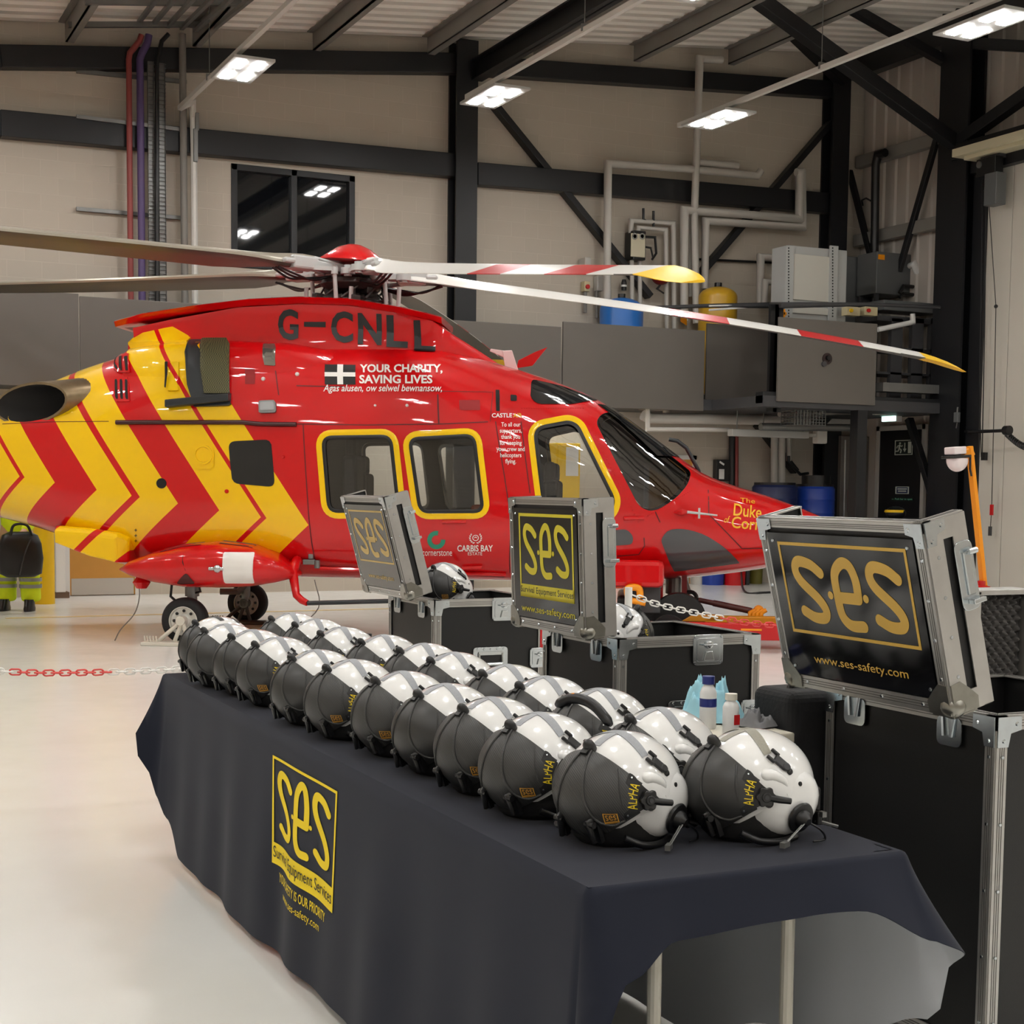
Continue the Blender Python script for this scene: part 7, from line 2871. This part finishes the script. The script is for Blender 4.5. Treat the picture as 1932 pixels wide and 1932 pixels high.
MB().beam(fp(1856, 1106), fp(1829, 842), .05, .07).build('mast', M_ORANGE, fl, bevel=.006)
MB().beam(fp(1834, 850), fp(1818, 862), .06, .10).build('mast_head', M_ORANGE, fl, bevel=.01)
MB().bx(fp(1816, 1113, YF - .15), fp(1870, 1126, YF + .15)).build('base_plate', M_RED, fl, bevel=.01)
MB().lathe([(.1, 0), (.1, .04), (.05, .05), (.05, .10)], fp(1850, 1113), (0, 0, 1), 16).build('base_socket', M_RED, fl)
MB().bx((-.35, -.25, .08), (.15, .25, fp(1830, 1126).z)).build('cabinet', M_RED, fl, bevel=.02)
for sx in (-.3, .1):
    for sy in (-.2, .2):
        MB().lathe([(.05, -.02), (.06, 0), (.05, .02)], (sx, sy, .06), (1, 0, 0), 14).build('castor', M_RUBBER, fl)
c = fp(1806, 868)
m = MB()
m.sphere(c, .125, 24, 12, (1, .8, 1), z0=-1, z1=.15)
m.build('lamp_bowl', mat('white lamp bowl', S(238, 226, 226), .3), fl, smooth=60)
MB().box(c + Vector((-.02, 0, .035)), (.24, .2, .03), Matrix.Rotation(-.08, 3, 'Y')).build('lamp_ring', M_BLACK, fl, bevel=.008)
MB().box(c + Vector((-.03, 0, .10)), (.17, .16, .08), Matrix.Rotation(-.08, 3, 'Y')).build('lamp_top', mat('white lamp bowl', (1, 1, 1)), fl, bevel=.01)
MB().tube([fp(1826, 858) + Vector((0, -.04, 0)), fp(1824, 885) + Vector((0, -.05, 0)), fp(1828, 898) + Vector((0, -.04, 0))], .012, 6).build('cable', M_BLACK, fl)

# towing trolley under the nose wheel
TO = Vector((8.1, 13.05, 0))
tr = empty('tow_trolley', TO, math.radians(-30), 'red low towing trolley with yellow fittings under the helicopter nose wheel', 'trolley')
TM = Matrix.Translation(TO) @ Matrix.Rotation(math.radians(-30), 4, 'Z')
TI = TM.inverted()
EYT = TI @ Vector((0, 0, EYE))


def tp(px, py, y):
    d = TI.to_3x3() @ ray(px, py)
    t = (y - EYT.y) / d.y
    return EYT + d * t


yn = -.95
a, b = tp(1212, 1173, yn), tp(1500, 1178, yn)
MB().bx((a.x, yn, tp(1300, 1206, yn).z), (b.x + .5, yn + .1, a.z)).build('side_beam', M_RED, tr, bevel=.01)
MB().bx((a.x, yn + 1.5, .06), (b.x + .5, yn + 1.6, .16)).build('side_beam', M_RED, tr, bevel=.01)
MB().bx((a.x, yn + .05, .06), (a.x + .12, yn + 1.55, .16)).bx((b.x + .3, yn + .05, .06), (b.x + .45, yn + 1.55, .16)).build('cross_beam', M_RED, tr, bevel=.01)
MB().bx(tp(1398, 1186, yn - .004), tp(1437, 1190, yn + .01)).build('yellow_label', M_ORANGE, tr)
q0, q1 = tp(1285, 1172, -.6), tp(1330, 1160, -.6)
MB().prism([(q0.x, q0.z), (q1.x - .12, q1.z), (q1.x + .12, q1.z), (q1.x + .2, q0.z)], (0, -.62, 0), (1, 0, 0), (0, 0, 1), (0, .12, 0)).bx((q1.x, -.62, .1), (b.x + .3, -.5, tp(1400, 1163, -.6).z)).build('ramp', mat('shadow darkened yellow', S(205, 135, 12), .45), tr, bevel=.01)  # yellow ramp, its colour darkened to stand in for the shadow
c = tp(1262, 1166, -.78)
r_ = .17
wh = MB().lathe([(r_ * .6, -.05), (r_ * .95, -.06), (r_, 0), (r_ * .95, .06), (r_ * .6, .05)], (c.x, -.78, r_), (0, 1, 0), 28).build('trolley_wheel', M_RUBBER, tr, smooth=45)
MB().lathe([(r_ * .58, 0), (r_ * .55, .06), (r_ * .2, .05), (.01, .06)], (c.x, -.78, r_), (0, -1, 0), 24).build('wheel_rim', M_RIM, wh, smooth=40)
MB().lathe([(.26, -.05), (.27, 0), (.26, .05)], (c.x + .1, -.55, .27), (0, 1, 0), 28).build('cradle', M_BLACK, tr, smooth=45)
m = MB()
for k in range(4):
    p = tp(1415 + 7 * k, 1166, -.45)
    m.tube([(p.x, -.45, .1), (p.x, -.45, p.z + .05), (p.x + .05, -.45, p.z + .08)], .022, 8)
m.cyl(tp(1432, 1152, -.45), tp(1432, 1152, -.45) + Vector((0, .08, 0)), .05, 12)
m.build('clamp', M_ORANGE, tr, smooth=50)
a, b = tp(1318, 1132, -.3), tp(1418, 1153, -.42)
mi_ = a.lerp(b, .28)
MB().tube([a, mi_], .026, 8).tube([mi_, b], .032, 8).build('strut_bar', mat('dark red steel', S(74, 30, 26), .45), tr, smooth=50)
MB().lathe([(.07, -.015), (.085, 0), (.07, .015), (.045, .01), (.045, -.01), (.07, -.015)], tp(1302, 1129, -.3), (0, 1, 0), 18, cap=False).build('tow_eye', M_BLACK, tr, smooth=50)
p = tp(1292, 1110, -.3)
MB().beam(tp(1291, 1085, -.3), tp(1291, 1150, -.3), .05, .05).build('strap', mat('dark red strap', S(110, 20, 20), .7), tr)
a, b = tp(1191, 1101, -.7), tp(1246, 1136, -.7)
bx_ = MB().bx((a.x, -.7, .34), (b.x, -.3, a.z - .03)).bx((a.x + .1, -.6, .08), (b.x - .05, -.4, .36)).build('battery_box', mat('dark grey plastic', S(62, 64, 66), .5), tr, bevel=.01)
MB().bx((a.x - .01, -.71, a.z - .035), (b.x + .01, -.29, a.z)).build('box_lid', mat('mid grey plastic', S(128, 128, 126), .5), bx_, bevel=.01)
m = MB()
m.tube(catmull([tp(1186, 1128, -.9), tp(1184, 1112, -.9), tp(1195, 1108, -.9), tp(1206, 1112, -.9), tp(1208, 1128, -.9)], 5), .035, 8)
m.tube([tp(1186, 1132, -.9), tp(1218, 1138, -.9)], .03, 8)
m.tube([tp(1186, 1132, -.9), (tp(1186, 1132, -.9).x, -.9, .1)], .03, 8)
m.build('winch_handle', M_ORANGE, tr, smooth=50)
MB().bx((tp(1165, 1100, -.5).x, -.6, .1), (tp(1240, 1100, -.5).x, .4, .5)).build('trolley_body', M_BLACK, tr, bevel=.03)
MB().bx((tp(1235, 1090, -.4).x, -.3, .3), (tp(1252, 1090, -.4).x, .0, .62)).build('red_box', M_RED, tr, bevel=.01)

# wheel stands beside the main wheels
M_WFRAME = mat('cream frame paint', S(214, 208, 194), .45)
for (s, yy, lab, mm) in ((-1, -1.36, 'cream triangular wheel stand at the near main wheel', M_WFRAME), (1, 1.02, 'dark wheel stand at the far main wheel', mat('brown grey paint', S(70, 62, 58), .5))):
    o = empty('wheel_stand', HM @ Vector((0, yy, 0)), math.radians(HA), lab, 'stand')
    MB().bx((-.36, -.12, .0), (.26, .1, .035)).build('base_plate', mm, o, bevel=.008)
    for dx in (-.22, -.06, .07):
        MB().tube([(dx, 0, .035), (0.01, .02, .235)], .020, 8).build('strut', mm, o)
    MB().cyl((0, -.02, .235), (0, .08, .235), .045, 16).build('hub_pin', mm, o)
    m = MB()
    for k in range(5):
        m.cyl((-.33 + .028 * k, -.05, .03), (-.34 + .028 * k, -.05, .09), .008, 6)
    m.build('pegs', mm, o)


# plastic barrier chains
def chain(name, pts, segs, label):
    o = empty(name, pts[0], 0, label, 'chain', 'red and white barrier chains')
    P = catmull([Vector(p) - Vector(pts[0]) for p in pts], 40)
    L = [0]
    for a, b in zip(P, P[1:]):
        L.append(L[-1] + (b - a).length)
    tot = L[-1]
    step = .038
    n = int(tot / step)
    parts = {}
    for k in range(n):
        d = (k + .5) * step
        i = max(j for j in range(len(L)) if L[j] <= d)
        i = min(i, len(P) - 2)
        c = P[i].lerp(P[i + 1], (d - L[i]) / max(L[i + 1] - L[i], 1e-6))
        t = (P[i + 1] - P[i]).normalized()
        sd = t.cross(Vector((0, 0, 1))).normalized()
        up = sd.cross(t)
        v = (up if k % 2 else sd)
        f = d / tot
        key = [s for s in range(len(segs)) if f <= segs[s][0]][0]
        mb = parts.setdefault(key, MB())
        ring = [c + t * (math.cos(a) * .016 + (.011 if math.cos(a) > 0 else -.011)) + v * math.sin(a) * .014 for a in [2 * PI * q / 12 for q in range(12)]]
        ring.append(ring[0])
        mb.tube(ring, .0042, 5, cap=False)
    for key, mb in parts.items():
        mb.build('chain_run', M_CHR if segs[key][1] == 'r' else M_CHW, o, smooth=60)
    return o


M_CHR = mat('red chain plastic', S(214, 70, 66), .45)
M_CHW = mat('white chain plastic', S(236, 234, 228), .45)
yl = 7.35
chain('barrier_chain', [ony(-260, 1240, yl), ony(0, 1266, yl), ony(150, 1269, yl), ony(335, 1262, yl), ony(480, 1245, yl)], [(.36, 'w'), (.61, 'r'), (1.01, 'w')], 'red and white plastic chain hanging low at the left behind the cloth')
p0_, p1_, p2_ = ony(1192, 1122, 7.0), ony(1320, 1158, 6.9), ony(1520, 1182, 6.8)
chain('barrier_chain', [p0_, ony(1240, 1140, 6.95), p1_, ony(1420, 1176, 6.85), p2_], [(.16, 'o'), (.53, 'w'), (1.01, 'r')] and [(.53, 'w'), (1.01, 'r')], 'red and white plastic chain at the right behind the middle flight case')
# posts holding the chains up
for (p, lab) in ((ony(-262, 1238, yl), 'white barrier post beyond the left edge of the picture'), (p0_ + Vector((-.02, 0, 0)), 'white barrier post hidden behind the middle sign lid'), (p2_ + Vector((.02, 0, 0)), 'white barrier post hidden behind the nearest sign lid'), (ony(482, 1243, yl), 'white barrier post hidden behind the far helmets')):
    o = tag(MB().cyl((p.x, p.y, .02), (p.x, p.y, p.z + .04), .02, 12).build('barrier_post', M_CHW), lab, 'post')
    MB().lathe([(.16, 0), (.16, .02), (.05, .05)], (p.x, p.y, 0), (0, 0, 1), 20).build('post_foot', M_BLACK, o)
# yellow floor line
tag(MB().bx((2.2, 17.85, .001), (9.5, 17.95, .003)).build('floor_marking', mat('worn yellow line', S(226, 200, 130), .4)), kind='structure')

# ================================================================== PERSON behind the tail
PB = onz(34, 1152, 0)
per_ = empty('person', PB, math.radians(-25), 'person in yellow hi-vis clothing bending behind the tail with a black bag', 'person')
M_HIVIS = mat('hi-vis yellow', S(228, 250, 30), .8, noise=.08, nscale=14)
M_REFL = mat('reflective strip', S(150, 152, 146), .4, .3)
M_SKIN = mat('skin', S(205, 160, 135), .6)


def skin_body(name, nodes, edges, root, m, par):
    me = bpy.data.meshes.new(name)
    me.from_pydata([n[0] for n in nodes], edges, [])
    me.materials.append(m)
    o = bpy.data.objects.new(name, me)
    COL.objects.link(o)
    o.parent = par
    md = o.modifiers.new('skin', 'SKIN')
    md.use_smooth_shade = True
    for i, n in enumerate(nodes):
        v = me.skin_vertices[0].data[i]
        r = n[1]
        v.radius = r if isinstance(r, tuple) else (r, r)
        v.use_root = i == root
    sb = o.modifiers.new('sub', 'SUBSURF')
    sb.levels = sb.render_levels = 2
    return o


bn_ = [((0, 0, .95), (.17, .13)), ((.0, -.02, 1.12), (.16, .12)), ((.0, -.10, 1.32), (.17, .13)), ((0, -.16, 1.46), (.12, .10)), ((0, -.19, 1.54), (.06, .06)), ((0, -.24, 1.66), (.085, .10)), ((0, -.245, 1.76), (.07, .085)),
       ((.11, 0, .86), (.12, .12)), ((.14, -.02, .5), (.095, .10)), ((.15, .02, .14), (.075, .08)), ((-.11, 0, .86), (.12, .12)), ((-.14, .03, .5), (.095, .10)), ((-.15, .06, .14), (.075, .08)),
       ((.19, -.15, 1.40), (.075, .075)), ((.25, -.16, 1.12), (.06, .06)), ((.19, -.34, .95), (.045, .045)), ((.15, -.42, .92), (.04, .03)), ((-.19, -.15, 1.40), (.075, .075)), ((-.25, -.16, 1.12), (.06, .06)), ((-.17, -.34, .95), (.045, .045)), ((-.12, -.42, .92), (.04, .03))]
be = [(0, 1), (1, 2), (2, 3), (3, 4), (4, 5), (5, 6), (0, 7), (7, 8), (8, 9), (0, 10), (10, 11), (11, 12), (3, 13), (13, 14), (14, 15), (15, 16), (3, 17), (17, 18), (18, 19), (19, 20)]
skin_body('body', bn_, be, 0, M_SKIN, per_)
jn = [(p, (r[0] * 1.12 + .012, r[1] * 1.12 + .012)) for p, r in [bn_[i] for i in (0, 1, 2, 3, 13, 14, 15, 17, 18, 19)]]
jn[0] = ((0, 0, .86), (.20, .16))
skin_body('jacket', jn, [(0, 1), (1, 2), (2, 3), (3, 4), (4, 5), (5, 6), (3, 7), (7, 8), (8, 9)], 0, M_HIVIS, per_)
tn = [((0, 0, .92), (.19, .15)), ((.11, 0, .80), (.145, .15)), ((.145, -.02, .5), (.125, .13)), ((.155, .02, .16), (.12, .125)), ((.155, .02, .10), (.12, .125)), ((-.11, 0, .80), (.145, .15)), ((-.145, .03, .5), (.125, .13)), ((-.155, .06, .16), (.12, .125)), ((-.155, .06, .10), (.12, .125))]
skin_body('trousers', tn, [(0, 1), (1, 2), (2, 3), (3, 4), (0, 5), (5, 6), (6, 7), (7, 8)], 0, M_HIVIS, per_)
for sx, yy in ((.155, .0), (-.155, .035)):
    for zz in (.30, .38):
        MB().lathe([(.134, -.022), (.134, .022)], (sx, yy, zz), (0, 0, 1), 24, cap=False).build('reflective_strip', M_REFL, per_, smooth=60)
    MB().loft([[Vector((sx + w_ * math.cos(a), yy - .05 + l_ * math.sin(a), z)) for a in [2 * PI * k / 20 for k in range(20)]] for z, w_, l_ in ((0, .055, .14), (.03, .06, .145), (.07, .055, .12), (.14, .06, .08))]).build('boot', M_BLACK, per_, smooth=50)
MB().sphere((0, -.245, 1.755), .115, 20, 12, (.9, 1.05, 1), z0=-.1).build('hair', mat('brown hair', S(60, 44, 34), .8), per_, smooth=60)
MB().sphere((0, -.345, 1.68), .022, 8, 6, (.8, 1, 1.4)).build('nose', M_SKIN, per_, smooth=60)
for sx in (-1, 1):
    MB().sphere((sx * .035, -.325, 1.715), .014, 8, 6).build('eye', M_BLACK, per_)
    for k in range(5):
        b0 = Vector((sx * (.135 - .0), -.42, .92)) + Vector((sx * -.03 * 0, 0, .03 - .015 * k))
        MB().tube([b0, b0 + Vector((-sx * .03, -.035, -.01)), b0 + Vector((-sx * .055, -.03, -.03))], [.010, .009, .007], 8).build('finger', M_SKIN, per_, smooth=60)
PH = ony(38, 1045, PB.y - .5)
bag = tag(MB().loft([[PH + Vector((w_ * math.copysign(abs(math.cos(a)) ** .6, math.cos(a)), l_ * math.copysign(abs(math.sin(a)) ** .6, math.sin(a)), z)) for a in [2 * PI * k / 28 for k in range(28)]] for z, w_, l_ in ((-.27, .16, .10), (-.23, .24, .14), (-.05, .26, .15), (.12, .24, .14), (.22, .20, .12), (.26, .12, .08))]).build('black_bag', mat('black vinyl', S(14, 14, 15), .4), smooth=60), 'big glossy black bag held by the hi-vis person behind the tail', 'bag')
MB().tube(catmull([PH + Vector((-.12, -.1, .22)), PH + Vector((-.08, -.13, .34)), PH + Vector((.06, -.13, .34)), PH + Vector((.12, -.1, .22))], 6), .016, 8).build('handle', M_BLACK, bag, smooth=60)
MB().tube(catmull([PH + Vector((.10, -.14, .18)), PH + Vector((.03, -.155, 0)), PH + Vector((-.03, -.15, -.24))], 6), .008, 6).build('seam', M_DARKGREY, bag, smooth=60)
